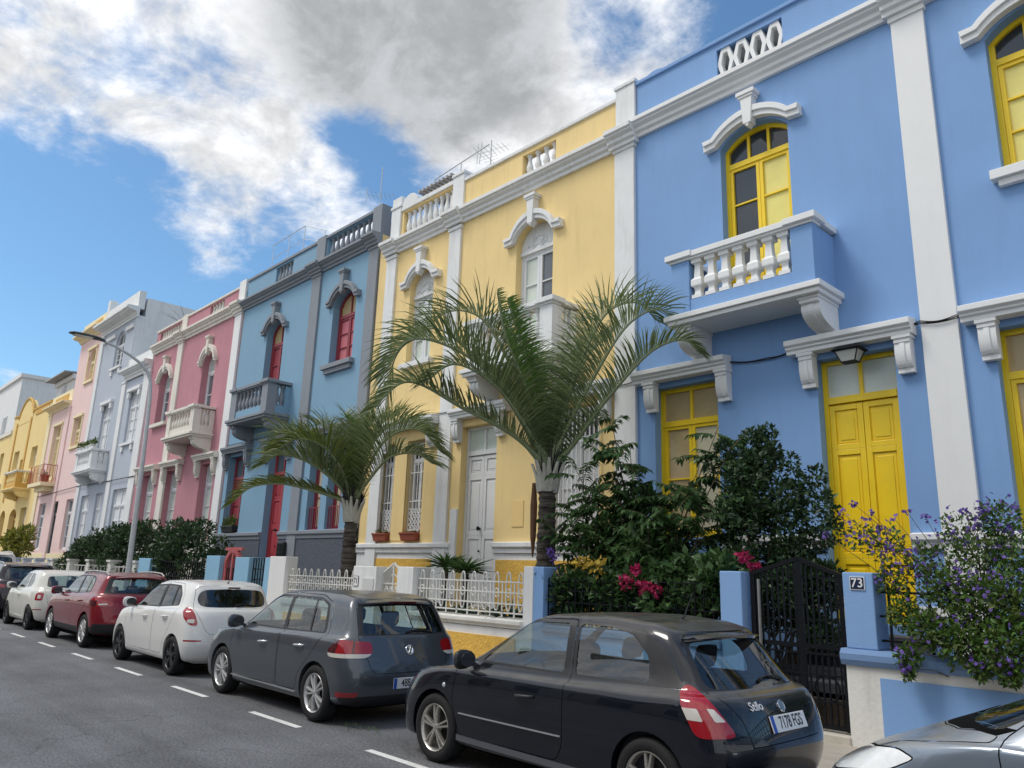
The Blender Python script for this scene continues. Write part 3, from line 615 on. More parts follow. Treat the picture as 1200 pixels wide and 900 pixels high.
# ------------------------------------------------------------------ the pale rose house
H = thing('terraced_house', 'pale rose house with custard yellow parapets and a thin red railed balcony', 'house', (-49.6, D, 0), 'row of terraced houses')
ops = [(-52.3, -50.6, 6.4, 9.55, 0), (-48.1, -46.6, 7.9, 9.55, 0), (-47.4, -46.0, 11.55, 13.4, .45), (-52.7, -51.2, 2.3, 4.95, 0), (-49.9, -48.6, .9, 4.95, 0), (-47.0, -45.7, 2.3, 4.95, 0)]
wall(H, 'wall', -54.1, -45.32, -.1, 10.5, [o for o in ops if o[2] < 10], M_pale, depth=.18); wall(H, 'wall', -49.5, -45.32, 10.5, 14.3, ops[2:3], M_pale, depth=.18)
carcass(H, -54.1, -45.32, 11, M_white); MB().box(-49.45, -45.35, D + .4, D + 9, 10.5, 14.8).build('side_wall', M_pale, H)
for k, o in enumerate(ops): window(H, o, M_palecr if k < 3 else M_shut, y=D + .16, tr=o[3] - .7, top=M_curtb if k < 3 else M_panem, left=M_curtb if k < 3 else M_panem, right=M_curt if k < 3 else M_panem, rows=3)
cornice(H, -49.7, -45.32, 14.2, M_palecr, H=.35, depth=.5); cornice(H, -54.1, -49.5, 10.5, M_palecr, H=.3, depth=.5)
MB().box(-49.5, -45.32, D, D + .3, 14.55, 15.3).build('parapet', M_palecr, H); MB().box(-54, -49.55, D, D + .3, 10.8, 11.55).build('parapet', M_palecr, H)
MB().box(-48.9, -45.9, D - .03, D + .01, 14.72, 15.1).box(-53.2, -50.3, D - .03, D + .01, 10.95, 11.35).build('parapet_panel', M_ochd, H)
pilaster(H, -54.05, -53.4, -.05, 10.5, M_palecr); pilaster(H, -49.8, -49.3, -.05, 10.5, M_pale)
for o in ops[:3]: MB().box(o[0] - .1, o[0], D - .05, D, o[2], o[3]).box(o[1], o[1] + .1, D - .05, D, o[2], o[3]).box(o[0] - .14, o[1] + .14, D - .1, D, o[3], o[3] + .14).box(o[0] - .14, o[1] + .14, D - .1, D, o[2] - .14, o[2]).build('window_surround', M_palecr, H)
bl = MB().box(-53.0, -50.0, D - .75, D, 5.85, 6.05).box(-52.6, -50.4, D - .45, D, 5.6, 5.85).build('balcony', M_palecr, H)
grille(bl, 'railing', -52.95, -50.05, 6.06, 7.05, D - .72, mat('red_iron', S(176, 92, 92), .5), 12, 2, .016); rr = MB()
for k in range(5): yy = D - .72 + k * .17; rr.box(-50.07, -50.03, yy, yy + .03, 6.05, 7.05); rr.box(-52.97, -52.93, yy, yy + .03, 6.05, 7.05)
rr.box(-50.08, -50.02, D - .72, D, 7.03, 7.07).build('railing', _mats['red_iron'], bl)
MB().box(-54.1, -45.32, D - .02, D + .005, .1, 2.1).build('plinth', M_palecr, H)
# ------------------------------------------------------------------ the mustard house with a curved gable
H = thing('terraced_house', 'mustard yellow house with a curved gable and dark ochre mouldings', 'house', (-59, D, 0), 'row of terraced houses')
ops = [(-62.2, -60.7, 7.6, 8.9, 0), (-57.3, -55.8, 7.4, 8.8, 0), (-60, -58.9, 6.3, 8.2, 0), (-63, -61.5, .9, 4.9, .4), (-60.2, -58.3, .9, 4.9, .4), (-57.3, -55.8, 2.3, 4.9, 0)]
wall(H, 'wall', -64.2, -54.12, -.1, 10.8, ops, M_och, depth=.3); carcass(H, -64.2, -54.12, 11, M_och)
for k, o in enumerate(ops): window(H, o, M_shut if k in (0, 1, 5) else M_ochd, y=D + .28, tr=o[3] - .6, top=M_panem, left=M_panem, right=M_panem, rows=2)
g = MB(); g.prism([(-62.6, 10.8)] + [(-62.6 + .33 * i, 11.3 + 1.15 * math.sin(math.pi * i / 12) ** .7) for i in range(13)] + [(-58.64, 10.8)], 'y', D - .02, D + .3); g.box(-64.2, -62.6, D, D + .28, 10.8, 11.5); g.box(-58.6, -54.12, D, D + .28, 10.8, 11.4)
gb_ = g.build('parapet', M_och, H); t = MB(); t.tube([(-62.7, D, 11.3)] + [(-62.6 + .33 * i, D, 11.35 + 1.15 * math.sin(math.pi * i / 12) ** .7) for i in range(13)] + [(-58.5, D, 11.3)], .1, 6); t.box(-64.2, -62.6, D - .06, D + .3, 11.5, 11.6); t.box(-58.6, -54.12, D - .06, D + .3, 11.4, 11.52); t.box(-63, -62.7, D - .06, D, 5.5, 11); t.box(-59.0, -58.7, D - .06, D, 5.5, 11); t.box(-57.9, -54.6, D - .05, D, 11.0, 11.3)
t.build('gable_moulding', M_ochd, gb_)
balcony(H, -59.3, -55.9, 5.9, M_och, M_ochd, M_cream, M_och, depth=.9, n=8, rail=7.15)
H = thing('terraced_house', 'plain cream house at the far left end of the row beyond the curved gable', 'house', (-69, D, 0), 'row of terraced houses')
ops = [(-66.8, -65.6, 7.3, 9.2, 0), (-70.5, -69.2, 7.3, 9.2, 0), (-66.8, -65.6, 2.3, 4.9, 0), (-70.5, -69.2, 2.3, 4.9, 0)]
wall(H, 'wall', -75, -64.22, -.1, 10.4, ops, M_och, depth=.3); carcass(H, -75, -64.22, 10.6, M_och)
for o in ops: window(H, o, M_shut, y=D + .28, tr=o[3] - .6, top=M_panem, left=M_panem, right=M_panem, rows=2)
MB().box(-75, -64.22, D - .1, D + .3, 10.4, 10.7).build('cornice', M_cream, H); balcony(H, -67.6, -64.8, 5.6, M_cream, M_cream, M_cream, M_cream, depth=.8, n=6, rail=6.9)
# ------------------------------------------------------------------ ground
def asphalt(name, base):
    m = bpy.data.materials.new(name); m.use_nodes = True; nt = m.node_tree; p = nt.nodes['Principled BSDF']; N = nt.nodes.new; L = nt.links.new
    g = N('ShaderNodeNewGeometry'); pos = g.outputs['Position']
    n1 = N('ShaderNodeTexNoise'); n1.inputs['Scale'].default_value = 34; n1.inputs['Detail'].default_value = 5; n1.inputs['Roughness'].default_value = .8; L(pos, n1.inputs['Vector'])
    n2 = N('ShaderNodeTexNoise'); n2.inputs['Scale'].default_value = .55; n2.inputs['Detail'].default_value = 9; n2.inputs['Roughness'].default_value = .7; L(pos, n2.inputs['Vector'])
    mp = N('ShaderNodeMapping'); mp.inputs['Scale'].default_value = (.09, 1.1, 1); L(pos, mp.inputs[0])
    n3 = N('ShaderNodeTexNoise'); n3.inputs['Scale'].default_value = 1.3; n3.inputs['Detail'].default_value = 5; L(mp.outputs[0], n3.inputs['Vector'])
    wn = N('ShaderNodeTexNoise'); wn.inputs['Scale'].default_value = 1.2; wn.inputs['Detail'].default_value = 6; L(pos, wn.inputs['Vector'])
    wv = N('ShaderNodeVectorMath'); wv.operation = 'SCALE'; wv.inputs['Scale'].default_value = 1.1; L(wn.outputs['Color'], wv.inputs[0])
    av = N('ShaderNodeVectorMath'); L(pos, av.inputs[0]); L(wv.outputs[0], av.inputs[1])
    v = N('ShaderNodeTexVoronoi'); v.feature = 'DISTANCE_TO_EDGE'; v.inputs['Scale'].default_value = .42; L(av.outputs[0], v.inputs['Vector'])
    cr = N('ShaderNodeMapRange'); L(v.outputs['Distance'], cr.inputs[0]); cr.inputs[1].default_value = 0; cr.inputs[2].default_value = .008; cr.inputs[3].default_value = .62; cr.inputs[4].default_value = 1
    pk = N('ShaderNodeMapRange'); L(n2.outputs['Fac'], pk.inputs[0]); pk.inputs[1].default_value = .44; pk.inputs[2].default_value = .52; pk.inputs[3].default_value = 1; pk.inputs[4].default_value = 0
    crm = N('ShaderNodeMath'); crm.operation = 'MAXIMUM'; L(cr.outputs[0], crm.inputs[0]); L(pk.outputs[0], crm.inputs[1])
    a = N('ShaderNodeMapRange'); L(n1.outputs['Fac'], a.inputs[0]); a.inputs[1].default_value = .3; a.inputs[2].default_value = .7; a.inputs[3].default_value = .1; a.inputs[4].default_value = 2.0
    b = N('ShaderNodeMapRange'); L(n2.outputs['Fac'], b.inputs[0]); b.inputs[1].default_value = .3; b.inputs[2].default_value = .7; b.inputs[3].default_value = .66; b.inputs[4].default_value = 1.34
    c = N('ShaderNodeMapRange'); L(n3.outputs['Fac'], c.inputs[0]); c.inputs[1].default_value = .3; c.inputs[2].default_value = .7; c.inputs[3].default_value = .72; c.inputs[4].default_value = 1.25
    def mul(x, y): q = N('ShaderNodeMath'); q.operation = 'MULTIPLY'; L(x, q.inputs[0]); L(y, q.inputs[1]); return q.outputs[0]
    t = mul(mul(a.outputs[0], b.outputs[0]), mul(c.outputs[0], crm.outputs[0]))
    sc_ = N('ShaderNodeVectorMath'); sc_.operation = 'SCALE'; sc_.inputs[0].default_value = base; L(t, sc_.inputs['Scale']); L(sc_.outputs[0], p.inputs['Base Color'])
    p.inputs['Roughness'].default_value = .8
    bp = N('ShaderNodeBump'); bp.inputs['Strength'].default_value = .5; bp.inputs['Distance'].default_value = .01; L(n1.outputs['Fac'], bp.inputs['Height']); L(bp.outputs[0], p.inputs['Normal'])
    return m
M_asph = asphalt('worn_asphalt', (.118, .121, .128))
M_pave = mat('pavement_slab', S(168, 160, 148), .9, var=.12, vscale=5, bump=.3, bscale=30, dirt=.4)
M_kerb = mat('kerb_stone', S(150, 146, 140), .85, var=.1, vscale=6, bump=.3)
M_soil = mat('soil', (.06, .045, .03, 1), .95, var=.3, vscale=8, bump=.8, bscale=15)
def sheet(name, x0, x1, y0, y1, z, m): return tag(MB().quad((x0, y0, z), (x1, y0, z), (x1, y1, z), (x0, y1, z)).build(name, m, fixn=False), kind='structure')
sheet('ground', -900, 900, -900, 900, -.05, mat('far_ground', S(120, 112, 100), .95, var=.1, vscale=.05))
sheet('road', -300, 150, -4.4, 7.05, 0, M_asph)
sheet('pavement', -300, 150, 7.2, D + 9, .12, M_pave); sheet('pavement', -300, 150, -12, -4.55, .12, M_pave)
for y0, y1 in ((7.05, 7.2), (-4.55, -4.4)): tag(MB().box(-300, 150, y0, y1, -.05, .13).build('kerb', M_kerb, bevel=.02), kind='structure')
M_paint = mat('road_paint', (.72, .72, .69, 1), .7, var=.12, vscale=20, dirt=.6)
for k in range(14):
    x0 = -7.03 - 2.56 * k; dl = 1.2
    if k == 0: x0, dl = -7.0, 1.15
    o = tag(MB().quad((x0, 4.74, .004), (x0 + dl, 4.74, .004), (x0 + dl, 4.83, .004), (x0, 4.83, .004)).build('lane_marking', M_paint, fixn=False), kind='structure')
# ------------------------------------------------------------------ cars: one lofted shell per car, panels and glass cut out of it
from mathutils.bvhtree import BVHTree
M_glassc = glass_mat('car_glass', (.62, .72, .71, 1), 1.); M_glassd = glass_mat('tinted_car_glass', (.10, .12, .13, 1), .9)
M_rub = mat('tyre_rubber', (.018, .018, .019, 1), .8, spec=.3, var=.15, vscale=12); M_trim = mat('black_plastic', (.018, .018, .02, 1), .5)
M_gap = mat('panel_gap', (.004, .004, .004, 1), .9, spec=.1); M_seat = mat('seat_cloth', (.03, .03, .034, 1), .85); M_dash = mat('dashboard', (.02, .02, .022, 1), .7)
M_alloy = mat('alloy_rim', (.52, .50, .46, 1), .32, .75, var=.1, vscale=9); M_alloyb = mat('bright_alloy_rim', (.55, .55, .55, 1), .38, .6); M_alloyd = mat('black_alloy_rim', (.03, .03, .034, 1), .3, .4)
M_brake = mat('brake_dark', (.02, .018, .017, 1), .6, .3); M_chrome = mat('chrome', (.8, .8, .8, 1), .12, 1.)
M_lensr = mat('red_lens', (.34, .008, .014, 1), .08, coat=1.); M_lensd = mat('dark_red_lens', (.07, .006, .01, 1), .08, coat=1.); M_lensw = mat('clear_lens', (.62, .58, .52, 1), .1, coat=1.); M_lenso = mat('pale_lens', (.62, .66, .68, 1), .08, coat=1., metal=.3)
M_plate = mat('plate_white', (.78, .79, .8, 1), .4); M_plateb = mat('plate_blue', (.02, .09, .45, 1), .4); M_ink = mat('plate_ink', (.01, .01, .012, 1), .5)
def paint(name, col, metal=.0, rough=.32):
    m = mat(name, col, rough, metal, coat=1., coat_rough=.03, spec=.15); nt = m.node_tree; p = nt.nodes['Principled BSDF']; N = nt.nodes.new; L = nt.links.new   # road dust settles on the upward faces
    g = N('ShaderNodeNewGeometry'); sx = N('ShaderNodeSeparateXYZ'); L(g.outputs['Normal'], sx.inputs[0]); n = N('ShaderNodeTexNoise'); n.inputs['Scale'].default_value = 6; n.inputs['Detail'].default_value = 8; L(g.outputs['Position'], n.inputs['Vector'])
    mr = N('ShaderNodeMapRange'); L(sx.outputs[2], mr.inputs[0]); mr.inputs[1].default_value = .45; mr.inputs[2].default_value = 1.; mr.inputs[3].default_value = .02; mr.inputs[4].default_value = .62
    mu = N('ShaderNodeMath'); mu.operation = 'MULTIPLY'; L(mr.outputs[0], mu.inputs[0]); m2 = N('ShaderNodeMapRange'); L(n.outputs['Fac'], m2.inputs[0]); m2.inputs[1].default_value = .3; m2.inputs[2].default_value = .7; m2.inputs[3].default_value = .55; m2.inputs[4].default_value = 1.; L(m2.outputs[0], mu.inputs[1])
    mx = N('ShaderNodeMixRGB'); L(mu.outputs[0], mx.inputs[0]); mx.inputs[1].default_value = col; mx.inputs[2].default_value = (.19, .18, .165, 1) if sum(col[:3]) < .8 else (.6, .58, .54, 1); L(mx.outputs[0], p.inputs['Base Color'])
    cr = N('ShaderNodeMath'); cr.operation = 'MULTIPLY_ADD'; L(mu.outputs[0], cr.inputs[0]); cr.inputs[1].default_value = .42; cr.inputs[2].default_value = .02; L(cr.outputs[0], p.inputs['Coat Roughness'])
    cw = N('ShaderNodeMath'); cw.operation = 'MULTIPLY_ADD'; L(mu.outputs[0], cw.inputs[0]); cw.inputs[1].default_value = -.6; cw.inputs[2].default_value = 1.; L(cw.outputs[0], p.inputs['Coat Weight']); return m
def interp(pts, x):
    if x <= pts[0][0]: return pts[0][1]
    for (a, p), (b, q) in zip(pts, pts[1:]):
        if x <= b:
            t = (x - a) / (b - a); t = t * t * (3 - 2 * t) * .5 + t * .5; return p + (q - p) * t
    return pts[-1][1]
def ring(xf, xr, w, z, cf=.5, cr=.4, nf=2.6, nr=3., tf=0., tr=0., na=18, ns=46, bow=0.):
    P = []; 
    for i in range(na):
        a = math.pi / 2 * i / na; P.append((xf + cf * (1 - math.cos(a) ** (2 / nf)), w * math.sin(a) ** (2 / nf)))
    for i in range(ns + 1): P.append((xf + cf + (xr - cr - xf - cf) * i / ns, w))
    for i in range(na - 1, -1, -1):
        a = math.pi / 2 * i / na; P.append((xr - cr * (1 - math.cos(a) ** (2 / nr)), w * math.sin(a) ** (2 / nr)))
    out = []; xm = (xf + xr) / 2; hl = (xr - xf) / 2
    for x, y in P:
        s = (x - xm) / hl; y *= 1 - (tf * max(0, -s) ** 2.2) - (tr * max(0, s) ** 2.2); out.append(Vector((x, -y, interp(z, x) if isinstance(z, list) else z)))
    return out
def crspline(p, t, i):
    n = len(p); p0, p1, p2, p3 = p[max(i - 1, 0)], p[i], p[i + 1], p[min(i + 2, n - 1)]
    d1 = max((p1 - p0).length, 1e-4) ** .5; d2 = max((p2 - p1).length, 1e-4) ** .5; d3 = max((p3 - p2).length, 1e-4) ** .5
    if i == 0: m1 = (p2 - p1)
    else: m1 = ((p1 - p0) / d1 - (p2 - p0) / (d1 + d2) + (p2 - p1) / d2) * d2
    if i == n - 2: m2 = (p2 - p1)
    else: m2 = ((p2 - p1) / d2 - (p3 - p1) / (d2 + d3) + (p3 - p2) / d3) * d2
    t2, t3 = t * t, t * t * t
    return p1 * (2 * t3 - 3 * t2 + 1) + m1 * (t3 - 2 * t2 + t) + p2 * (-2 * t3 + 3 * t2) + m2 * (t3 - t2)
def rpoly(poly, r=.06, n=4):
    out = []; k = len(poly)
    for i in range(k):
        p, a, b = Vector(poly[i]), Vector(poly[i - 1]), Vector(poly[(i + 1) % k])
        ra = min(r, (a - p).length * .45); rb = min(r, (b - p).length * .45); s = p + (a - p).normalized() * ra; e = p + (b - p).normalized() * rb
        for j in range(n + 1):
            t = j / n; out.append(tuple(s * (1 - t) ** 2 + p * 2 * t * (1 - t) + e * t * t))
    return out
def inset(poly, g):
    k = len(poly); A = sum(poly[i - 1][0] * poly[i][1] - poly[i][0] * poly[i - 1][1] for i in range(k)); sg = 1 if A > 0 else -1; out = []
    for i in range(k):
        p, a, b = Vector(poly[i]), Vector(poly[i - 1]), Vector(poly[(i + 1) % k])
        d1 = (p - a).normalized(); d2 = (b - p).normalized(); n1 = Vector((-d1.y, d1.x)) * sg; n2 = Vector((-d2.y, d2.x)) * sg; m = (n1 + n2)
        if m.length < 1e-6: m = n1
        m.normalize(); out.append(tuple(p + m * g / max(.35, m.dot(n1))))
    return out
def inpoly(p, poly):
    c = False; j = len(poly) - 1
    for i in range(len(poly)):
        if (poly[i][1] > p[1]) != (poly[j][1] > p[1]) and p[0] < (poly[j][0] - poly[i][0]) * (p[1] - poly[i][1]) / (poly[j][1] - poly[i][1]) + poly[i][0]: c = not c
        j = i
    return c
AX = {'side': (Vector((1, 0, 0)), Vector((0, 0, 1))), 'rear': (Vector((0, 1, 0)), Vector((0, 0, 1))), 'top': (Vector((1, 0, 0)), Vector((0, 1, 0))),
      'diag': (Vector((.7071, .7071, 0)), Vector((0, 0, 1))), 'fdiag': (Vector((.7071, -.7071, 0)), Vector((0, 0, 1)))}
class Shell:
    SUB = 5
    def __init__(s, rings):
        s.bm = bmesh.new(); s.lab = s.bm.faces.layers.int.new('lab'); s.band = s.bm.faces.layers.int.new('band'); s.names = {0: 'body'}; s.rings = rings
        nu = len(rings[0]); rows = []
        for k in range(len(rings) - 1):
            for j in range(s.SUB):
                rows.append((k, [crspline([r[u] for r in rings], j / s.SUB, k) for u in range(nu)]))
        rows.append((len(rings) - 2, [r.copy() for r in rings[-1]]))
        vv = [[s.bm.verts.new((p.x, min(p.y, 0), p.z)) for p in row] for k, row in rows]
        for a in range(len(rows) - 1):
            for u in range(nu - 1):
                q = [vv[a][u], vv[a][u + 1], vv[a + 1][u + 1], vv[a + 1][u]]
                try: f = s.bm.faces.new(q)
                except ValueError: continue
                f[s.band] = rows[a][0]; f.smooth = True
        bmesh.ops.remove_doubles(s.bm, verts=s.bm.verts[:], dist=1e-5); s.bm.normal_update()
        bmesh.ops.recalc_face_normals(s.bm, faces=s.bm.faces[:]); s.bm.normal_update()
        if sum(f.normal.y * f.calc_area() for f in s.bm.faces) > 0: bmesh.ops.reverse_faces(s.bm, faces=s.bm.faces[:]); s.bm.normal_update()
        s.bvh = BVHTree.FromBMesh(s.bm)
    def cut(s, name, poly, proj, filt=None, gap=0., only=None):
        e1, e2 = AX[proj]
        def ids(nm):
            for k, v in s.names.items():
                if v == nm: return k
            k = len(s.names); s.names[k] = nm; return k
        def one(poly, lab):
            lo = (min(p[0] for p in poly) - .02, min(p[1] for p in poly) - .02); hi = (max(p[0] for p in poly) + .02, max(p[1] for p in poly) + .02)
            def sel(strict=False):
                out = []
                for f in s.bm.faces:
                    if filt and not filt(f.calc_center_median(), f.normal, f[s.band]): continue
                    if only and s.names[f[s.lab]] not in only: continue
                    a = [v.co.dot(e1) for v in f.verts]; b = [v.co.dot(e2) for v in f.verts]
                    if max(a) < lo[0] or min(a) > hi[0] or max(b) < lo[1] or min(b) > hi[1]: continue
                    out.append(f)
                return out
            for i in range(len(poly)):
                p, q = poly[i], poly[(i + 1) % len(poly)]
                dx, dy = q[0] - p[0], q[1] - p[1]
                if abs(dx) + abs(dy) < 1e-6: continue
                a0, a1 = min(p[0], q[0]) - .03, max(p[0], q[0]) + .03; b0, b1 = min(p[1], q[1]) - .03, max(p[1], q[1]) + .03
                fs = []
                for f in sel():
                    a = [v.co.dot(e1) for v in f.verts]; b = [v.co.dot(e2) for v in f.verts]
                    if max(a) < a0 or min(a) > a1 or max(b) < b0 or min(b) > b1: continue
                    fs.append(f)
                geom = list({x for f in fs for x in list(f.verts) + list(f.edges) + [f]})
                if geom: bmesh.ops.bisect_plane(s.bm, geom=geom, dist=1e-6, plane_co=e1 * p[0] + e2 * p[1], plane_no=(e1 * dy - e2 * dx).normalized())
            n = 0
            for f in sel():
                c = f.calc_center_median()
                if inpoly((c.dot(e1), c.dot(e2)), poly): f[s.lab] = lab; n += 1
            return n
        if gap:
            one(poly, ids('gap_' + name)); only = ['gap_' + name] + (only or []); return one(inset(poly, gap), ids(name))
        return one(poly, ids(name))
    def arch(s, xc, zc, r, w):
        poly = [(xc + r * math.cos(a), zc + r * math.sin(a)) for a in [2 * math.pi * k / 28 for k in range(28)]]
        s.cut('arch', poly, 'side', lambda c, n, b: c.y < -(w - .3) and b <= 4)
        k = [i for i, v in s.names.items() if v == 'arch'][0]
        fs = [f for f in s.bm.faces if f[s.lab] == k]; rim = {e for f in fs for e in f.edges if any(g not in fs for g in e.link_faces)} if len(fs) < 4000 else set()
        st = set(fs); rim = [e for f in fs for e in f.edges if any(g not in st for g in e.link_faces)]
        lip = []
        for e in rim:
            g = [g for g in e.link_faces if g not in st]
            if g: lip.append((e.verts[0], e.verts[1], g[0][s.band]))
        cache = {}
        def inner(v):
            if v not in cache: cache[v] = s.bm.verts.new((v.co.x, v.co.y + .05, v.co.z))
            return cache[v]
        keep = [(s.bm.verts.new(a.co), s.bm.verts.new(b.co), inner(a), inner(b), bd) for a, b, bd in lip]
        bmesh.ops.delete(s.bm, geom=fs, context='FACES_ONLY')
        for a, b, ia, ib, bd in keep:
            try:
                f = s.bm.faces.new((a, b, ib, ia)); f[s.lab] = 0; f[s.band] = bd; f.smooth = False
            except Exception: pass
    def emit(s, root, x0, mats, side_parts, inset_parts):
        """builds the parts; side_parts become a left and a right object, the others one mirrored mesh"""
        s.bm.normal_update(); ox, oy = x0; objs = {}
        nrm = {}
        for v in s.bm.verts:
            n = v.normal.copy()
            if abs(v.co.y) < 1e-4: n.y = 0; n = n.normalized() if n.length > 1e-6 else n
            nrm[v] = n
        par = {}
        for k, nm in s.names.items():
            fs = [f for f in s.bm.faces if f[s.lab] == k]
            if not fs: continue
            vs = list({v for f in fs for v in f.verts}); ix = {v: i for i, v in enumerate(vs)}; ins = inset_parts.get(nm, 0.)
            for sides in (((-1,), (1,)) if nm in side_parts else ((-1, 1),)):
                V, F, NN = [], [], []
                for sd in sides:
                    b = len(V)
                    for v in vs:
                        n = nrm[v]; c = v.co - n * ins; V.append((c.x, c.y * (1 if sd < 0 else -1), c.z)); NN.append((n.x, n.y * (1 if sd < 0 else -1), n.z))
                    for f in fs: q = [b + ix[v] for v in f.verts]; F.append(q if sd < 0 else q[::-1])
                pname = {'front_glass': 'door_window', 'rear_glass': 'door_window'}.get(nm, nm)
                me = bpy.data.meshes.new(pname); me.from_pydata([(a + ox, c + oy, d) for a, c, d in V], [], F)
                mm = mats.get(nm, mats['body']); me.materials.append(mm); me.polygons.foreach_set('use_smooth', [True] * len(F)); me.update()
                me.normals_split_custom_set_from_vertices(NN)
                o = bpy.data.objects.new(pname, me); COL.objects.link(o); par[(nm, sides[0] if len(sides) == 1 else 0)] = o; ORG[o] = Vector(org(root)); o.parent = root
        return par
    def hit(s, p, d):
        h = s.bvh.ray_cast(Vector(p), Vector(d).normalized()); return h[0], h[1]
def wheel(root, c, r, m_rim, style, w=.2, sgn=-1):
    """c = centre of the outer face; sgn -1 faces the street"""
    cx, cy, cz = c; rr = r * .69
    def L(prof, n=32): mb = MB(); mb.lathe([(a, -b * -sgn * -1) for a, b in prof], c, n, 'y', cap=False); return mb
    q = lambda d: d * (-sgn)          # depth inward from the outer face
    wh = bpy.data.objects.new('wheel', None); COL.objects.link(wh); wh.parent = root; wh.location = Vector(c) - org(root); ORG[wh] = Vector(c); wh.empty_display_size = .05
    t = MB(); t.lathe([(rr * 1.0, q(.02)), (rr * 1.04, q(-.002)), (r * .82, q(-.012)), (r * .93, q(-.002)), (r * .985, q(.02)), (r, q(.05)), (r, q(w - .05)), (r * .985, q(w - .02)), (r * .9, q(w)), (rr, q(w - .01)), (rr, q(.02))], c, 40, 'y', cap=False); t.build('tyre', M_rub, wh, smooth=50)
    m = MB(); m.lathe([(rr * 1.02, q(.012)), (rr * .985, q(.0)), (rr * .94, q(.008)), (rr * .9, q(.04)), (rr * .86, q(.11)), (rr * .86, q(.16))], c, 40, 'y', cap=False)
    def spoke(a, w0, w1, r0=.16, r1=.93, d0=.02, d1=.022, th=.03):
        ca, sa = math.cos(a), math.sin(a); rg = []
        for f, ww, dd in ((r0, w0, d0), (.5 * (r0 + r1), (w0 + w1) * .46, (d0 + d1) / 2 - .008), (r1, w1, d1)):
            p = []
            for (k, e) in ((-1, 0), (-.6, -.012), (.6, -.012), (1, 0), (1, th), (-1, th)):
                u = k * ww * rr / 2; p.append((cx + ca * f * rr - sa * u, cy + q(dd + e), cz + sa * f * rr + ca * u))
            rg.append(p)
        m.loft(rg)
    if style == 'five_double':
        for k in range(5):
            a = math.pi / 2 + k * 2 * math.pi / 5
            for s_ in (-1, 1): spoke(a + s_ * .14, .11, .115, r0=.12)
    elif style == 'ten':
        for k in range(5):
            a = math.pi / 2 + .3 + k * 2 * math.pi / 5
            for s_ in (-1, 1): spoke(a + s_ * .2, .1, .13)
    elif style == 'five_wide':
        for k in range(5):
            a = math.pi / 2 + k * 2 * math.pi / 5; spoke(a, .34, .2); spoke(a + .3, .07, .1); spoke(a - .3, .07, .1)
    else:
        for k in range(12): spoke(math.pi / 2 + k * math.pi / 6, .12, .12)
    m.lathe([(0, q(.006)), (rr * .12, q(.008)), (rr * .2, q(.02)), (rr * .24, q(.06))], c, 20, 'y', cap=False)
    m.build('rim', m_rim, wh, smooth=40)
    b = MB(); b.lathe([(0, q(.13)), (rr * .87, q(.13))], c, 24, 'y', cap=False); b.lathe([(0, q(.075)), (rr * .58, q(.075)), (rr * .58, q(.13))], c, 24, 'y', cap=False); b.build('brake_disc', M_brake, wh, smooth=30)
    return wh
def align(o, n, upv=(0, 0, 1)):
    z = Vector(n).normalized(); x = Vector(upv).cross(z).normalized(); y = z.cross(x); o.rotation_euler = Matrix((x, y, z)).transposed().to_euler()
def plate(root, sh, x0, yc, zc, txt, w=.52, h=.12):
    p, n = sh.hit((sp_rear(sh) + 1, min(yc, -.001), zc), (-1, 0, 0)); n = Vector((abs(n.x), 0, n.z)).normalized()
    c = Vector((p.x + x0[0], yc + x0[1], p.z)) + n * .015
    mb = MB(); t = Vector((-n.z, 0, n.x)); y = Vector((0, 1, 0))
    def bx(y0, y1, z0, z1, d0, d1): mb.loft([[c + y * a + t * b + n * dd for a, b in ((y0, z0), (y1, z0), (y1, z1), (y0, z1))] for dd in (d0, d1)])
    bx(-w / 2, w / 2, -h / 2, h / 2, -.012, 0); pl = mb.build('number_plate', M_plate, root, bevel=.003)
    mb = MB(); bx(-w / 2, -w / 2 + .045, -h / 2, h / 2, .0003, .0012); mb.build('country_band', M_plateb, pl)
    if txt:
        o = text_mesh('plate_characters', txt, h * 1.02, c + n * .0012 + y * (.024 if len(txt) > 5 else -.085), M_ink, pl, ext=.0006, bold=.0012, sx=.72); align(o, n)
    return pl
def sp_rear(sh): return max(v.co.x for v in sh.bm.verts)
def seat_mb(x, y, zf=.3, s=1.):
    mb = MB(); 
    mb.prism([(x - .28, zf), (x + .22, zf), (x + .2, zf + .2), (x - .28, zf + .24)], 'y', y - .24, y + .24)
    mb.loft([[(x + a, y + b * k, z) for a, b in ((-.02 + o, -1), (.1 + o, -1), (.1 + o, 1), (-.02 + o, 1))] for z, o, k in ((zf + .18, .13, .23), (zf + .45, .2, .24), (zf + .66, .27, .2), (zf + .7, .29, .14))])
    mb.loft([[(x + a, y + b * k, z) for a, b in ((-.03 + o, -1), (.05 + o, -1), (.05 + o, 1), (-.03 + o, 1))] for z, o, k in ((zf + .74, .29, .1), (zf + .8, .3, .13), (zf + .9, .32, .12), (zf + .93, .33, .09))]); mb.box(x + .28, x + .31, y - .05, y + .05, zf + .68, zf + .76)
    return mb
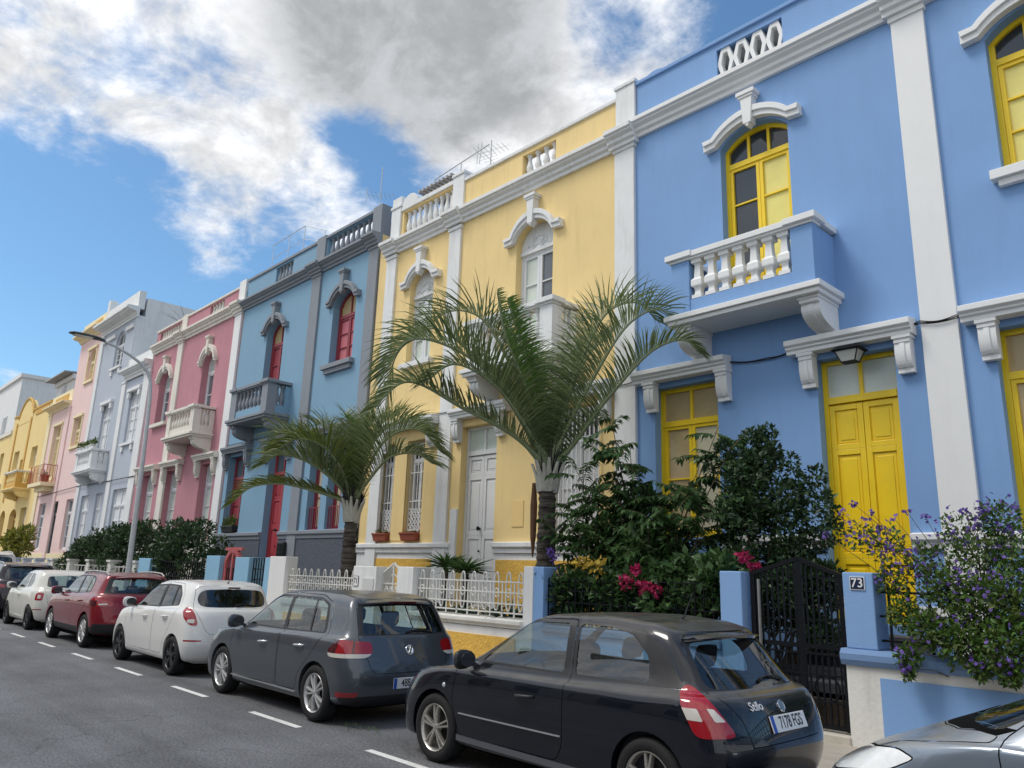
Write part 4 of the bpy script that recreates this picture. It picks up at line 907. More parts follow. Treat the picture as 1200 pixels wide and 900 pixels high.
def car(sp):
    Lc, W = sp['L'], sp['W'] / 2; xf, yc = sp['at']; root = thing(sp.get('name', 'parked_car'), sp['label'], 'car', (xf + Lc / 2, yc, 0), 'cars parked along the kerb')
    ox = (-Lc / 2, 0)          # mesh coords are relative to the root
    sh = Shell([ring(*a, **k) for a, k in sp['rings']]); r = sp['r']; wz = r
    lowband = lambda b: b <= 3
    for xw in sp['wheels']: sh.arch(xw, wz, r + sp.get('archgap', .04), W)
    gb = lambda c, n, b: b == 5; sidef = lambda c, n, b: b == 5 and n.y < -.35
    tint = sp.get('rear_tint', M_glassc)
    mats = {'body': sp['paint'], 'gap': M_gap, 'windscreen': M_glassc, 'rear_window': tint, 'door': sp['paint'], 'rear_door': sp['paint'], 'front_glass': M_glassc, 'rear_glass': tint, 'quarter_window': tint, 'tail_light': M_lensr, 'tail_light_lens': M_lensw, 'tail_light_band': M_lensd, 'tail_light_rib': M_lensd,
            'headlight': M_lenso, 'cladding': M_trim, 'tailgate': sp['paint'], 'reflector': M_lensr, 'window_frame': M_trim, 'rear_surround': M_trim, 'hood': sp['paint'], 'bumper': sp['paint'], 'cowl': M_gap}
    mats.update(sp.get('mats', {}))
    for nm, poly, proj, kw in sp['cuts']:
        f = kw.get('f'); filt = {'g': gb, 'gs': sidef, 'gr': (lambda c, n, b: b == 5 and c.x > Lc * .7), 'gf': (lambda c, n, b: b == 5 and c.x < Lc * .55), 's': (lambda c, n, b: b <= 4 and n.y < -.3), 'sa': (lambda c, n, b: n.y < -.3), 'r': (lambda c, n, b: n.x > .35 and c.x > Lc * .75), 'd': (lambda c, n, b: n.x - n.y > .12 and c.x > Lc * .72 and b < 6),
                                     'fd': (lambda c, n, b: (-n.x - n.y + n.z * .6) > .35 and c.x < Lc * .35 and b in (2, 3, 4)), 't': (lambda c, n, b: n.z > .25 and b == 4 and c.x < Lc * .5)}[f]
        sh.cut(nm, rpoly(poly, kw.get('r', .05), kw.get('n', 3)) if kw.get('r', .05) else poly, proj, filt, kw.get('gap', 0.), kw.get('only'))
    side = {'door', 'rear_door', 'front_glass', 'rear_glass', 'quarter_window', 'tail_light', 'tail_light_lens', 'tail_light_band', 'tail_light_rib', 'headlight', 'reflector', 'window_frame'}
    ins = {k: .008 for k in sh.names.values() if k.startswith('gap_')}; mats.update({k: M_gap for k in ins}); side |= {'gap_' + k for k in list(side)}
    ins.update({ 'front_glass': .006, 'rear_glass': .006, 'quarter_window': .006, 'windscreen': .004, 'rear_window': .004, 'tail_light': -.004, 'tail_light_lens': -.006, 'tail_light_band': -.005, 'tail_light_rib': -.005}); par = sh.emit(root, ox, mats, side, ins)
    for (nm, sd), o in par.items():
        o.name = 'panel_seam' if nm.startswith('gap_') else {'front_glass': 'side_window', 'rear_glass': 'side_window'}.get(nm, nm)
        pn = {'front_glass': 'door', 'rear_glass': 'rear_door', 'window_frame': 'door', 'tail_light_lens': 'tail_light', 'tail_light_band': 'tail_light', 'tail_light_rib': 'tail_light', 'rear_window': 'tailgate', 'rear_surround': 'tailgate'}.get(nm)
        if pn and (pn, sd) in par: o.parent = par[(pn, sd)]
    X = lambda x, y, z: Vector((xf + x, yc + y, z))
    # wheel arches, floor and cabin
    for xw in sp['wheels']:
        for s_ in (-1, 1):
            mb = MB(); ra = r + sp.get('archgap', .04) + .004; A = [(-.25 + 3.64 * k / 20) for k in range(21)]
            mb.loft([[X(xw + ra * math.cos(a), s_ * y, wz + ra * math.sin(a)) for a in A] for y in (W - .05, W - .36)], False, False); mb.quad(*[X(xw + ra * math.cos(a), s_ * (W - .36), wz + ra * math.sin(a)) for a in A]); mb.build('wheel_arch', M_gap, root)
            wheel(root, X(xw, s_ * (W - sp.get('wi', .025)), wz), r, sp['rim'], sp['style'], sgn=s_)
    fl = MB(); fl.box(xf + .35, xf + Lc - .3, yc - W + .17, yc + W - .17, .17, .24)
    cb = sp.get('cab', (1.0, Lc - .45)); fl.prism([(xf + cb[0] + .1, .24), (xf + cb[1], .24), (xf + cb[1], .3), (xf + cb[0] + .1, .3)], 'y', yc - W + .14, yc + W - .14); fl.box(xf + cb[0], xf + cb[0] + .04, yc - W + .12, yc + W - .12, .24, .86); fl.box(xf + .3, xf + cb[0], yc - W + .38, yc + W - .38, .22, .6); fl.build('floor_pan', M_gap, root)
    MB().prism([(xf + cb[0] + .1, .55), (xf + cb[0] + .55, .55), (xf + cb[0] + .5, .86), (xf + cb[0] + .3, .92), (xf + cb[0] + .12, .9)], 'y', yc - W + .14, yc + W - .14).build('dashboard', M_dash, root, bevel=.03)
    for s_ in (-1, 1): 
        MB().box(xf + cb[0] + .3, xf + cb[1] - .1, yc + s_ * (W - .13), yc + s_ * (W - .1), .3, .86).build('door_card', M_dash, root)
        seat_mb(xf + cb[0] + 1.0, yc + s_ * .36).build('front_seat', M_seat, root, bevel=.03); 
        seat_mb(xf + cb[0] + 1.85, yc + s_ * .33).build('rear_seat', M_seat, root, bevel=.03)
    st = MB(); cst = X(cb[0] + .62, -.36, .83); u = Vector((.42, 0, .9)).normalized(); v = Vector((0, 1, 0)); st.tube([cst + (u * math.cos(a) + v * math.sin(a)) * .185 for a in [k * math.pi / 10 for k in range(21)]], .017, 8); st.bar(cst - v * .17, cst + v * .17, .05, .03); st.bar(cst, cst + Vector((-.3, 0, -.12)), .05); st.build('steering_wheel', M_dash, root, smooth=50)
    # mirrors, handles, bumper bits
    mx, mz = sp['mirror']
    for s_ in (-1, 1):
        p, n = sh.hit((mx, -3, mz), (0, 1, 0)); yb = -(abs(p.y) if p is not None else W - .1); c = X(mx - .02, s_ * (abs(yb) + .13), mz + .06)
        mb = MB(); rg = []
        for t, (k, hz, dx) in enumerate(((-.1, .05, .02), (-.085, .075, 0), (-.02, .095, 0), (.05, .1, 0), (.1, .085, .01), (.118, .05, .02))):
            rg.append([(c.x + dx + .06 * math.cos(a) * (1 if math.cos(a) < 0 else .6) * (hz / .1), c.y + s_ * k, c.z + hz * math.sin(a) * .9) for a in [q * math.pi / 6 for q in range(12)]])
        mb.loft(rg); mi = mb.build('wing_mirror', sp.get('mirror_mat', sp['paint']), root, smooth=60)
        g = MB(); g.loft([[(c.x + .036, c.y + s_ * (-.02 + .09 * math.cos(a)), c.z + .07 * math.sin(a)) for a in [q * math.pi / 8 for q in range(16)]], [(c.x + .041, c.y + s_ * (-.02 + .085 * math.cos(a)), c.z + .066 * math.sin(a)) for a in [q * math.pi / 8 for q in range(16)]]]); g.build('mirror_glass', M_pane, mi)
        MB().bar(X(mx, s_ * abs(yb), mz - .0), (c.x, c.y - s_ * .06, c.z - .03), .05, .04).build('mirror_arm', M_trim, mi)
        for hx, hz in sp['handles']:
            p, n = sh.hit((hx, -3, hz), (0, 1, 0))
            if p is None: continue
            hb = MB(); hb.tube([X(hx + d, s_ * (abs(p.y) + o), hz + .006 * d * 8) for d, o in ((-.1, .0), (-.085, .028), (-.03, .036), (.04, .036), (.085, .026), (.1, .0))], [.012, .016, .017, .017, .016, .012], 8)
            pd = par.get(('rear_door', s_)) if hx > sp.get('bsplit', 9) else par.get(('door', s_))
            hb.build('door_handle', sp.get('handle_mat', sp['paint']), pd or root, smooth=60)
        for (a, b, hgt, m_) in sp.get('strips', []):
            pts = []
            for t in range(13):
                q = (a[0] + (b[0] - a[0]) * t / 12, a[1] + (b[1] - a[1]) * t / 12); p, n = sh.hit((q[0], -3, q[1]), (0, 1, 0))
                if p is not None: pts.append(X(q[0], s_ * (abs(p.y) + .003), q[1]))
            if len(pts) > 2: mb = MB(); mb.loft([[p_ + Vector((0, s_ * .006, hgt / 2)), p_ + Vector((0, s_ * .006, -hgt / 2)), p_ + Vector((0, -s_ * .01, -hgt / 2)), p_ + Vector((0, -s_ * .01, hgt / 2))] for p_ in pts]); mb.build('trim_or_highlight_strip', m_, root)
        if 'blinker' in sp:
            bx_, bz_ = sp['blinker']; p, n = sh.hit((bx_, -3, bz_), (0, 1, 0)); mb = MB(); mb.lathe([(.0, -.006), (.02, -.004), (.026, .004)], X(bx_, s_ * abs(p.y), bz_), 12, 'y'); mb.build('side_indicator', M_lenso, root, smooth=50)
        if 'rails' in sp:
            a, b, y_, z_ = sp['rails']; mb = MB(); mb.tube([X(a + (b - a) * t / 10, s_ * (y_ + .02 * math.sin(math.pi * t / 10)), z_ + .045 * min(1, 4 * math.sin(math.pi * t / 10)) + .03 * math.sin(math.pi * t / 10)) for t in range(11)], .018, 8); mb.build('roof_rail', M_alloy, root, smooth=60)
    if 'spoiler' in sp:
        a, b, y_, z_, dz = sp['spoiler']; mb = MB(); rg = []
        for t in range(13):
            k = -1 + t / 6; yy = y_ * k; ins = .16 * abs(k) ** 3
            rg.append([X(a + ins * .3, yy, z_ + .012 - .035 * k * k), X((a + b) / 2, yy, z_ + .016 - .035 * k * k + dz * .3), X(b - ins, yy, z_ + dz - .035 * k * k), X(b - ins - .01, yy, z_ + dz - .02 - .035 * k * k), X(a + .02 + ins * .3, yy, z_ - .05 - .035 * k * k)])
        mb.loft(rg); mb.build('spoiler', sp.get('spoiler_mat', sp['paint']), par.get(('tailgate', 0)) or root, smooth=40)
    if 'plate' in sp: plate(root, sh, (xf, yc), *sp['plate'])
    if 'wiper' in sp:
        z_, ya, yb = sp['wiper']; pts = []
        for t in range(8):
            y_ = ya + (yb - ya) * t / 7; p, n = sh.hit((Lc + 1, -abs(y_) - .001, z_ + .02 * math.sin(t * .5)), (-1, 0, 0)); pts.append(X(p.x + .012, y_, p.z))
        MB().tube(pts, [.016, .014] + [.008] * 6, 6).build('rear_wiper', M_trim, par.get(('tailgate', 0)) or root)
    if 'badge' in sp:
        z_, br, kind = sp['badge']; p, n = sh.hit((Lc + 1, -.001, z_), (-1, 0, 0)); n = Vector((n.x, 0, n.z)).normalized(); c = X(p.x, 0, p.z); t = Vector((-n.z, 0, n.x)); y = Vector((0, 1, 0))
        C_ = lambda rad, h, k=24: [c + n * h + (y * math.cos(q * 2 * math.pi / k) + t * math.sin(q * 2 * math.pi / k)) * rad for q in range(k)]
        if kind == 'disc': b = MB().loft([C_(br, -.005), C_(br, .008), C_(br * .9, .011), C_(br * .86, .009)]).build('badge', M_chrome, root, smooth=40); MB().loft([C_(br * .8, .0095), C_(br * .8, .011)]).build('badge_face', mat('badge_blue', (.25, .33, .42, 1), .3, .5), b)
        else:
            mb = MB(); mb.tube([q for q in C_(br, .006)] + [C_(br, .006)[0]], .008, 6)
            def zig(pp): 
                for a_, b_ in zip(pp, pp[1:]): mb.bar(c + n * .006 + y * a_[0] * br + t * a_[1] * br, c + n * .006 + y * b_[0] * br + t * b_[1] * br, .012)
            zig([(-.42, .88), (0, -.02 + .12), (.42, .88)]); zig([(-.88, .35), (-.45, -.85), (0, 0), (.45, -.85), (.88, .35)]); mb.build('badge', M_chrome, root, smooth=40)
    if 'script' in sp:
        txt, y_, z_, sz = sp['script']; p, n = sh.hit((Lc + 1, min(-abs(y_), -.001), z_), (-1, 0, 0)); n = Vector((n.x, n.y if y_ < 0 else -n.y, n.z)); o = text_mesh('model_script', txt, sz, X(p.x, y_, p.z) + n * .004, mat('silver_lettering', (.78, .78, .78, 1), .35, .2), root, ext=.002, bold=.0005); align(o, n)
    if 'aerial' in sp: x_, z_, l_ = sp['aerial']; MB().tube([X(x_, 0, z_ - .01), X(x_, 0, z_ + .02), X(x_ + .03, 0, z_ + .04), X(x_ + l_ * .5, 0, z_ + l_)], [.025, .018, .007, .003], 6).build('aerial', M_trim, root, smooth=60)
    if 'brake' in sp:
        x_, z_, w_ = sp['brake']; MB().box(xf + x_ - .03, xf + x_ + .004, yc - w_, yc + w_, z_ - .012, z_ + .012).build('brake_light', M_lensd, root)
    sh.bm.free(); root.scale = sp.get('scale', (1, 1, 1)); return root
def Rg(xf, xr, w, z, **k): return ((xf, xr, w, z), k)
P_navy = paint('midnight_navy_paint', (.003, .0045, .010, 1), .0, .25)
STILO = dict(L=4.18, W=1.76, scale=(.965, 1, .985), at=(-7.13, 5.85), r=.315, wheels=(.86, 3.46), paint=P_navy, rim=M_alloy, style='five_double', mirror=(1.36, .93), handles=[(2.15, .76)], label='dark navy three door hatchback with plate 7178 FGS parked nearest the viewer',
    rings=[Rg(.25, 3.98, .70, .2, cf=.5, cr=.4), Rg(.07, 4.1, .82, [(.05, .2), (1, .22), (3.2, .22), (4.1, .3)], cf=.5, cr=.35), Rg(.0, 4.17, .868, [(0, .42), (2, .42), (4.17, .45)], cf=.55, cr=.36, tf=.02, tr=.02), Rg(.02, 4.18, .88, [(0, .58), (2, .62), (4.18, .62)], cf=.62, cr=.36, tf=.03, tr=.03),
           Rg(.14, 4.07, .868, [(.14, .70), (.55, .81), (1.1, .85), (2.2, .87), (3.3, .90), (3.75, .925), (4.07, .92)], cf=.7, cr=.36, tf=.05, tr=.05), Rg(.98, 3.97, .775, [(.98, .955), (1.6, .935), (2.4, .945), (3.3, .975), (3.99, .985)], cf=.52, cr=.34, nr=3, tr=.07),
           Rg(1.85, 3.58, .60, [(1.85, 1.36), (2.2, 1.425), (2.8, 1.44), (3.3, 1.41), (3.62, 1.355)], cf=.22, cr=.16, nf=3, nr=4), Rg(1.93, 3.58, .42, [(1.9, 1.39), (2.3, 1.455), (2.8, 1.468), (3.3, 1.44), (3.58, 1.38)], cf=.2, cr=.15, nf=3, nr=4), Rg(1.97, 3.56, .0, [(1.97, 1.4), (2.3, 1.462), (2.8, 1.475), (3.3, 1.447), (3.56, 1.388)], cf=.2, cr=.15)],
    cuts=[('door', [(1.24, .3), (1.13, .6), (1.17, .93), (1.66, 1.32), (2.0, 1.405), (2.56, 1.425), (2.6, .95), (2.6, .45), (2.52, .3)], 'side', dict(f='sa', gap=.007, r=.06)),
          ('window_frame', [(1.3, .965), (1.63, 1.22), (1.88, 1.365), (2.02, 1.392), (2.54, 1.408), (2.57, .965)], 'side', dict(f='gs', r=.03)),
          ('front_glass', [(1.43, .985), (1.68, 1.19), (1.92, 1.35), (2.04, 1.372), (2.47, 1.385), (2.5, .985)], 'side', dict(f='gs', r=.04)),
          ('window_frame', [(2.6, .97), (2.57, 1.408), (3.0, 1.398), (3.3, 1.36), (3.5, 1.24), (3.72, .99)], 'side', dict(f='gs', r=.03)),
          ('quarter_window', [(2.63, .985), (2.6, 1.39), (2.95, 1.38), (3.17, 1.34), (3.36, 1.19), (3.4, 1.0)], 'side', dict(f='gs', r=.05)),
          ('tailgate', [(.02, .62), (-.5, .62), (-.545, .8), (-.66, .96), (-.58, 1.3), (-.5, 1.36), (.02, 1.37)], 'rear', dict(f='r', gap=.006, r=0)),
          ('rear_surround', [(.05, .96), (-.68, .975), (-.56, 1.335), (.05, 1.37)], 'rear', dict(f='gr', r=.03)),
          ('rear_window', [(.05, .98), (-.63, .995), (-.525, 1.305), (.05, 1.335)], 'rear', dict(f='gr', r=.07)),
          ('tail_light', [(2.05, .93), (2.13, 1.03), (2.2, 1.0), (2.3, .9), (2.46, .70), (2.15, .69)], 'diag', dict(f='d', r=.06)),
          ('tail_light_lens', [(2.05, .88), (2.17, .88), (2.205, .80), (2.08, .805)], 'diag', dict(f='d', r=.012, only=['tail_light'])),
          ('tail_light_lens', [(2.235, .885), (2.29, .88), (2.37, .80), (2.29, .80)], 'diag', dict(f='d', r=.012, only=['tail_light'])),
          ('headlight', [(-.3, .62), (.1, .66), (.34, .77), (.28, .8), (-.2, .74)], 'fdiag', dict(f='fd', r=.03)),
          ('windscreen', [(.05, 1.0), (-.66, .99), (-.54, 1.35), (.05, 1.365)], 'rear', dict(f='gf', r=.05))],
    spoiler=(3.5, 3.76, .55, 1.355, .0), plate=(.02, .75, '7178 FGS'), wiper=(1.03, .0, .36), badge=(.86, .045, 'disc'), script=('Stilo', -.34, .88, .095), aerial=(3.2, 1.44, .25), strips=[((1.25, .50), (2.58, .50), .011, mat('highlight_grey', (.3, .3, .32, 1), .3)), ((1.2, .28), (3.05, .26), .05, mat('sill_grey', (.12, .125, .14, 1), .35, .3))], blinker=(1.0, .72), mirror_mat=M_trim, handle_mat=M_trim, cab=(1.05, 3.75))  # upper grey strip along the door is a painted thin highlight
car(STILO)
P_grey = paint('graphite_paint', (.085, .096, .112, 1), .45, .33)
car(dict(L=4.2, W=1.786, at=(-12.08, 5.93), r=.32, wheels=(.87, 3.45), paint=P_grey, rim=M_alloyb, style='ten', mirror=(1.32, .95), handles=[(2.1, .80), (3.05, .83)], bsplit=2.6, handle_mat=M_chrome, label='graphite grey five door hatchback with round rear badge parked behind the navy hatchback',
    rings=[Rg(.25, 4.0, .70, .2, cf=.5, cr=.4), Rg(.06, 4.13, .83, [(.05, .2), (1, .22), (3.2, .22), (4.1, .28)], cf=.5, cr=.35), Rg(.0, 4.2, .88, [(0, .42), (2, .42), (4.2, .43)], cf=.5, cr=.36, tf=.02, tr=.02), Rg(.02, 4.2, .893, [(0, .58), (2, .62), (4.2, .60)], cf=.55, cr=.36, tf=.03, tr=.03),
           Rg(.12, 4.1, .88, [(.12, .72), (.55, .83), (1.1, .885), (2.2, .915), (3.3, .945), (3.75, .95), (4.1, .93)], cf=.65, cr=.36, tf=.05, tr=.05), Rg(.98, 4.07, .81, [(.98, .96), (1.6, .945), (2.4, .955), (3.3, .985), (4.07, 1.0)], cf=.5, cr=.3, nr=3.4, tr=.06),
           Rg(1.8, 3.8, .60, [(1.8, 1.37), (2.2, 1.435), (2.8, 1.45), (3.4, 1.435), (3.8, 1.395)], cf=.22, cr=.14, nf=3, nr=4), Rg(1.88, 3.76, .42, [(1.88, 1.4), (2.3, 1.465), (2.8, 1.478), (3.4, 1.46), (3.76, 1.42)], cf=.2, cr=.15, nf=3, nr=4), Rg(1.92, 3.74, .0, [(1.9, 1.41), (2.3, 1.472), (2.8, 1.485), (3.4, 1.466), (3.74, 1.427)], cf=.2, cr=.15)],
    cuts=[('door', [(1.2, .3), (1.12, .6), (1.16, .95), (1.6, 1.3), (1.9, 1.415), (2.42, 1.44), (2.5, .96), (2.5, .45), (2.46, .3)], 'side', dict(f='sa', gap=.007, r=.06)),
          ('rear_door', [(2.5, .3), (2.52, .96), (2.44, 1.44), (3.1, 1.435), (3.42, 1.35), (3.56, 1.0), (3.3, .72), (3.06, .5), (2.98, .3)], 'side', dict(f='sa', gap=.007, r=.05)),
          ('window_frame', [(1.25, .97), (1.62, 1.25), (1.86, 1.37), (2.0, 1.405), (3.1, 1.405), (3.36, 1.33), (3.5, .995), (2.4, .972)], 'side', dict(f='gs', r=.05)),
          ('front_glass', [(1.36, .99), (1.66, 1.225), (1.9, 1.35), (2.02, 1.38), (2.36, 1.385), (2.44, .99)], 'side', dict(f='gs', r=.03)),
          ('rear_glass', [(2.52, .995), (2.45, 1.387), (3.0, 1.385), (3.1, 1.0)], 'side', dict(f='gs', r=.02)),
          ('quarter_window', [(3.13, 1.0), (3.04, 1.383), (3.1, 1.383), (3.31, 1.31), (3.44, 1.01)], 'side', dict(f='gs', r=.03)),
          ('tailgate', [(.02, .58), (-.5, .58), (-.56, .66), (-.66, .98), (-.6, 1.3), (-.5, 1.4), (.02, 1.42)], 'rear', dict(f='r', gap=.006, r=0)),
          ('rear_surround', [(.05, .985), (-.66, .995), (-.57, 1.36), (.05, 1.375)], 'rear', dict(f='gr', r=.03)),
          ('rear_window', [(.05, 1.005), (-.6, 1.02), (-.52, 1.32), (.05, 1.335)], 'rear', dict(f='gr', r=.05)),
          ('tail_light', [(2.0, .83), (2.14, .955), (2.52, .93), (2.545, .8), (2.48, .755), (2.02, .755)], 'diag', dict(f='d', r=.05)),
          ('tail_light_lens', [(1.98, .80), (2.56, .80), (2.56, .74), (1.98, .74)], 'diag', dict(f='d', r=0, only=['tail_light'])),
          ('tail_light_band', [(2.0, .83), (2.05, .96), (2.16, .96), (2.12, .80), (2.0, .80)], 'diag', dict(f='d', r=0, only=['tail_light'])),
          ('tail_light_rib', [(2.32, .96), (2.345, .96), (2.345, .80), (2.32, .80)], 'diag', dict(f='d', r=0, only=['tail_light'])),
          ('cladding', [(.02, .1), (-1, .1), (-1, .34), (.02, .34)], 'rear', dict(f='r', r=0)),
          ('reflector', [(2.16, .33), (2.16, .385), (2.44, .385), (2.4, .33)], 'diag', dict(f='d', r=.01)),
          ('headlight', [(-.3, .62), (.1, .66), (.34, .77), (.28, .8), (-.2, .74)], 'fdiag', dict(f='fd', r=.03)),
          ('windscreen', [(.05, 1.0), (-.68, .99), (-.55, 1.36), (.05, 1.375)], 'rear', dict(f='gf', r=.05))],
    spoiler=(3.68, 3.95, .57, 1.4, -.012), brake=(3.945, 1.375, .2), plate=(.0, .47, '488'), wiper=(1.03, .0, .4), badge=(.83, .052, 'vw'), strips=[((1.2, .3), (3.0, .28), .016, M_chrome)], cab=(1.05, 3.9)))
P_wht = paint('white_car_paint', (.79, .78, .75, 1), 0, .3)
car(dict(L=3.94, W=1.71, at=(-16.68, 5.97), r=.305, wheels=(.80, 3.325), paint=P_wht, rim=M_alloyd, style='five_wide', mirror=(1.3, 1.0), handles=[(2.05, .86), (2.95, .9)], bsplit=2.5, rear_tint=M_glassd, mats={'front_glass': M_glassd, 'windscreen': M_glassd}, label='white five door hatchback with black wheels and a dark rear window',
    rings=[Rg(.25, 3.75, .68, .2, cf=.5, cr=.4), Rg(.06, 3.86, .79, [(.05, .2), (1, .22), (3.2, .22), (3.8, .28)], cf=.5, cr=.35), Rg(.0, 3.94, .84, [(0, .42), (2, .42), (3.94, .43)], cf=.55, cr=.42, tf=.03, tr=.03), Rg(.03, 3.93, .855, [(0, .58), (2, .64), (3.94, .60)], cf=.6, cr=.42, tf=.04, tr=.04),
           Rg(.16, 3.82, .84, [(.16, .74), (.55, .87), (1.0, .93), (2.1, .97), (3.1, 1.0), (3.82, .99)], cf=.7, cr=.42, tf=.06, tr=.06), Rg(.9, 3.74, .775, [(.9, .98), (1.5, .985), (2.3, 1.01), (3.1, 1.05), (3.74, 1.07)], cf=.5, cr=.36, nr=2.8, tr=.07),
           Rg(1.7, 3.56, .575, [(1.7, 1.39), (2.1, 1.445), (2.7, 1.46), (3.2, 1.445), (3.56, 1.405)], cf=.22, cr=.18, nf=3, nr=3.4), Rg(1.78, 3.52, .4, [(1.78, 1.41), (2.2, 1.475), (2.7, 1.488), (3.2, 1.47), (3.52, 1.425)], cf=.2, cr=.15, nf=3, nr=4), Rg(1.8, 3.5, .0, [(1.8, 1.42), (2.2, 1.482), (2.7, 1.495), (3.2, 1.478), (3.5, 1.432)], cf=.2, cr=.15)],
    cuts=[('door', [(1.14, .3), (1.06, .6), (1.1, .97), (1.5, 1.31), (1.8, 1.42), (2.36, 1.45), (2.42, 1.0), (2.42, .45), (2.38, .3)], 'side', dict(f='sa', gap=.006, r=.06)),
          ('rear_door', [(2.42, .3), (2.44, 1.0), (2.38, 1.45), (3.0, 1.435), (3.2, 1.3), (3.32, 1.06), (3.15, .72), (2.95, .5), (2.86, .3)], 'side', dict(f='sa', gap=.006, r=.05)),
          ('window_frame', [(1.2, 1.0), (1.56, 1.28), (1.8, 1.385), (2.34, 1.415), (2.92, 1.405), (3.14, 1.27), (3.22, 1.08), (2.36, 1.022)], 'side', dict(f='gs', r=.04)),
          ('front_glass', [(1.32, 1.02), (1.6, 1.26), (1.83, 1.365), (2.28, 1.392), (2.35, 1.04)], 'side', dict(f='gs', r=.03)),
          ('rear_glass', [(2.43, 1.045), (2.37, 1.392), (2.8, 1.387), (2.9, 1.07)], 'side', dict(f='gs', r=.02)),
          ('quarter_window', [(2.94, 1.075), (2.85, 1.385), (2.92, 1.38), (3.1, 1.26), (3.15, 1.085)], 'side', dict(f='gs', r=.02)),
          ('tailgate', [(.02, .66), (-.45, .66), (-.52, .72), (-.66, 1.04), (-.6, 1.36), (-.5, 1.41), (.02, 1.43)], 'rear', dict(f='r', gap=.005, r=0)),
          ('rear_window', [(.05, 1.06), (-.56, 1.08), (-.6, 1.2), (-.53, 1.345), (.05, 1.37)], 'rear', dict(f='gr', r=.12)),
          ('tail_light', [(1.93, 1.06), (2.02, 1.075), (2.16, 1.0), (2.26, .79), (2.12, .8), (1.98, .92)], 'diag', dict(f='d', r=.07)),
          ('tail_light_lens', [(2.06, .88), (2.18, .9), (2.2, .83), (2.08, .83)], 'diag', dict(f='d', r=.03, only=['tail_light'])),
          ('reflector', [(2.06, .55), (2.06, .575), (2.34, .575), (2.34, .55)], 'diag', dict(f='d', r=0)),
          ('headlight', [(-.3, .66), (.1, .7), (.34, .82), (.28, .85), (-.2, .78)], 'fdiag', dict(f='fd', r=.03)),
          ('windscreen', [(.05, 1.0), (-.66, 1.01), (-.52, 1.36), (.05, 1.385)], 'rear', dict(f='gf', r=.05))],
    brake=(3.63, 1.385, .1), wiper=(1.1, .0, .38), strips=[], aerial=(3.35, 1.44, .12), cab=(1.0, 3.6)))
P_red = paint('ruby_red_paint', (.24, .008, .018, 1), .25, .3)
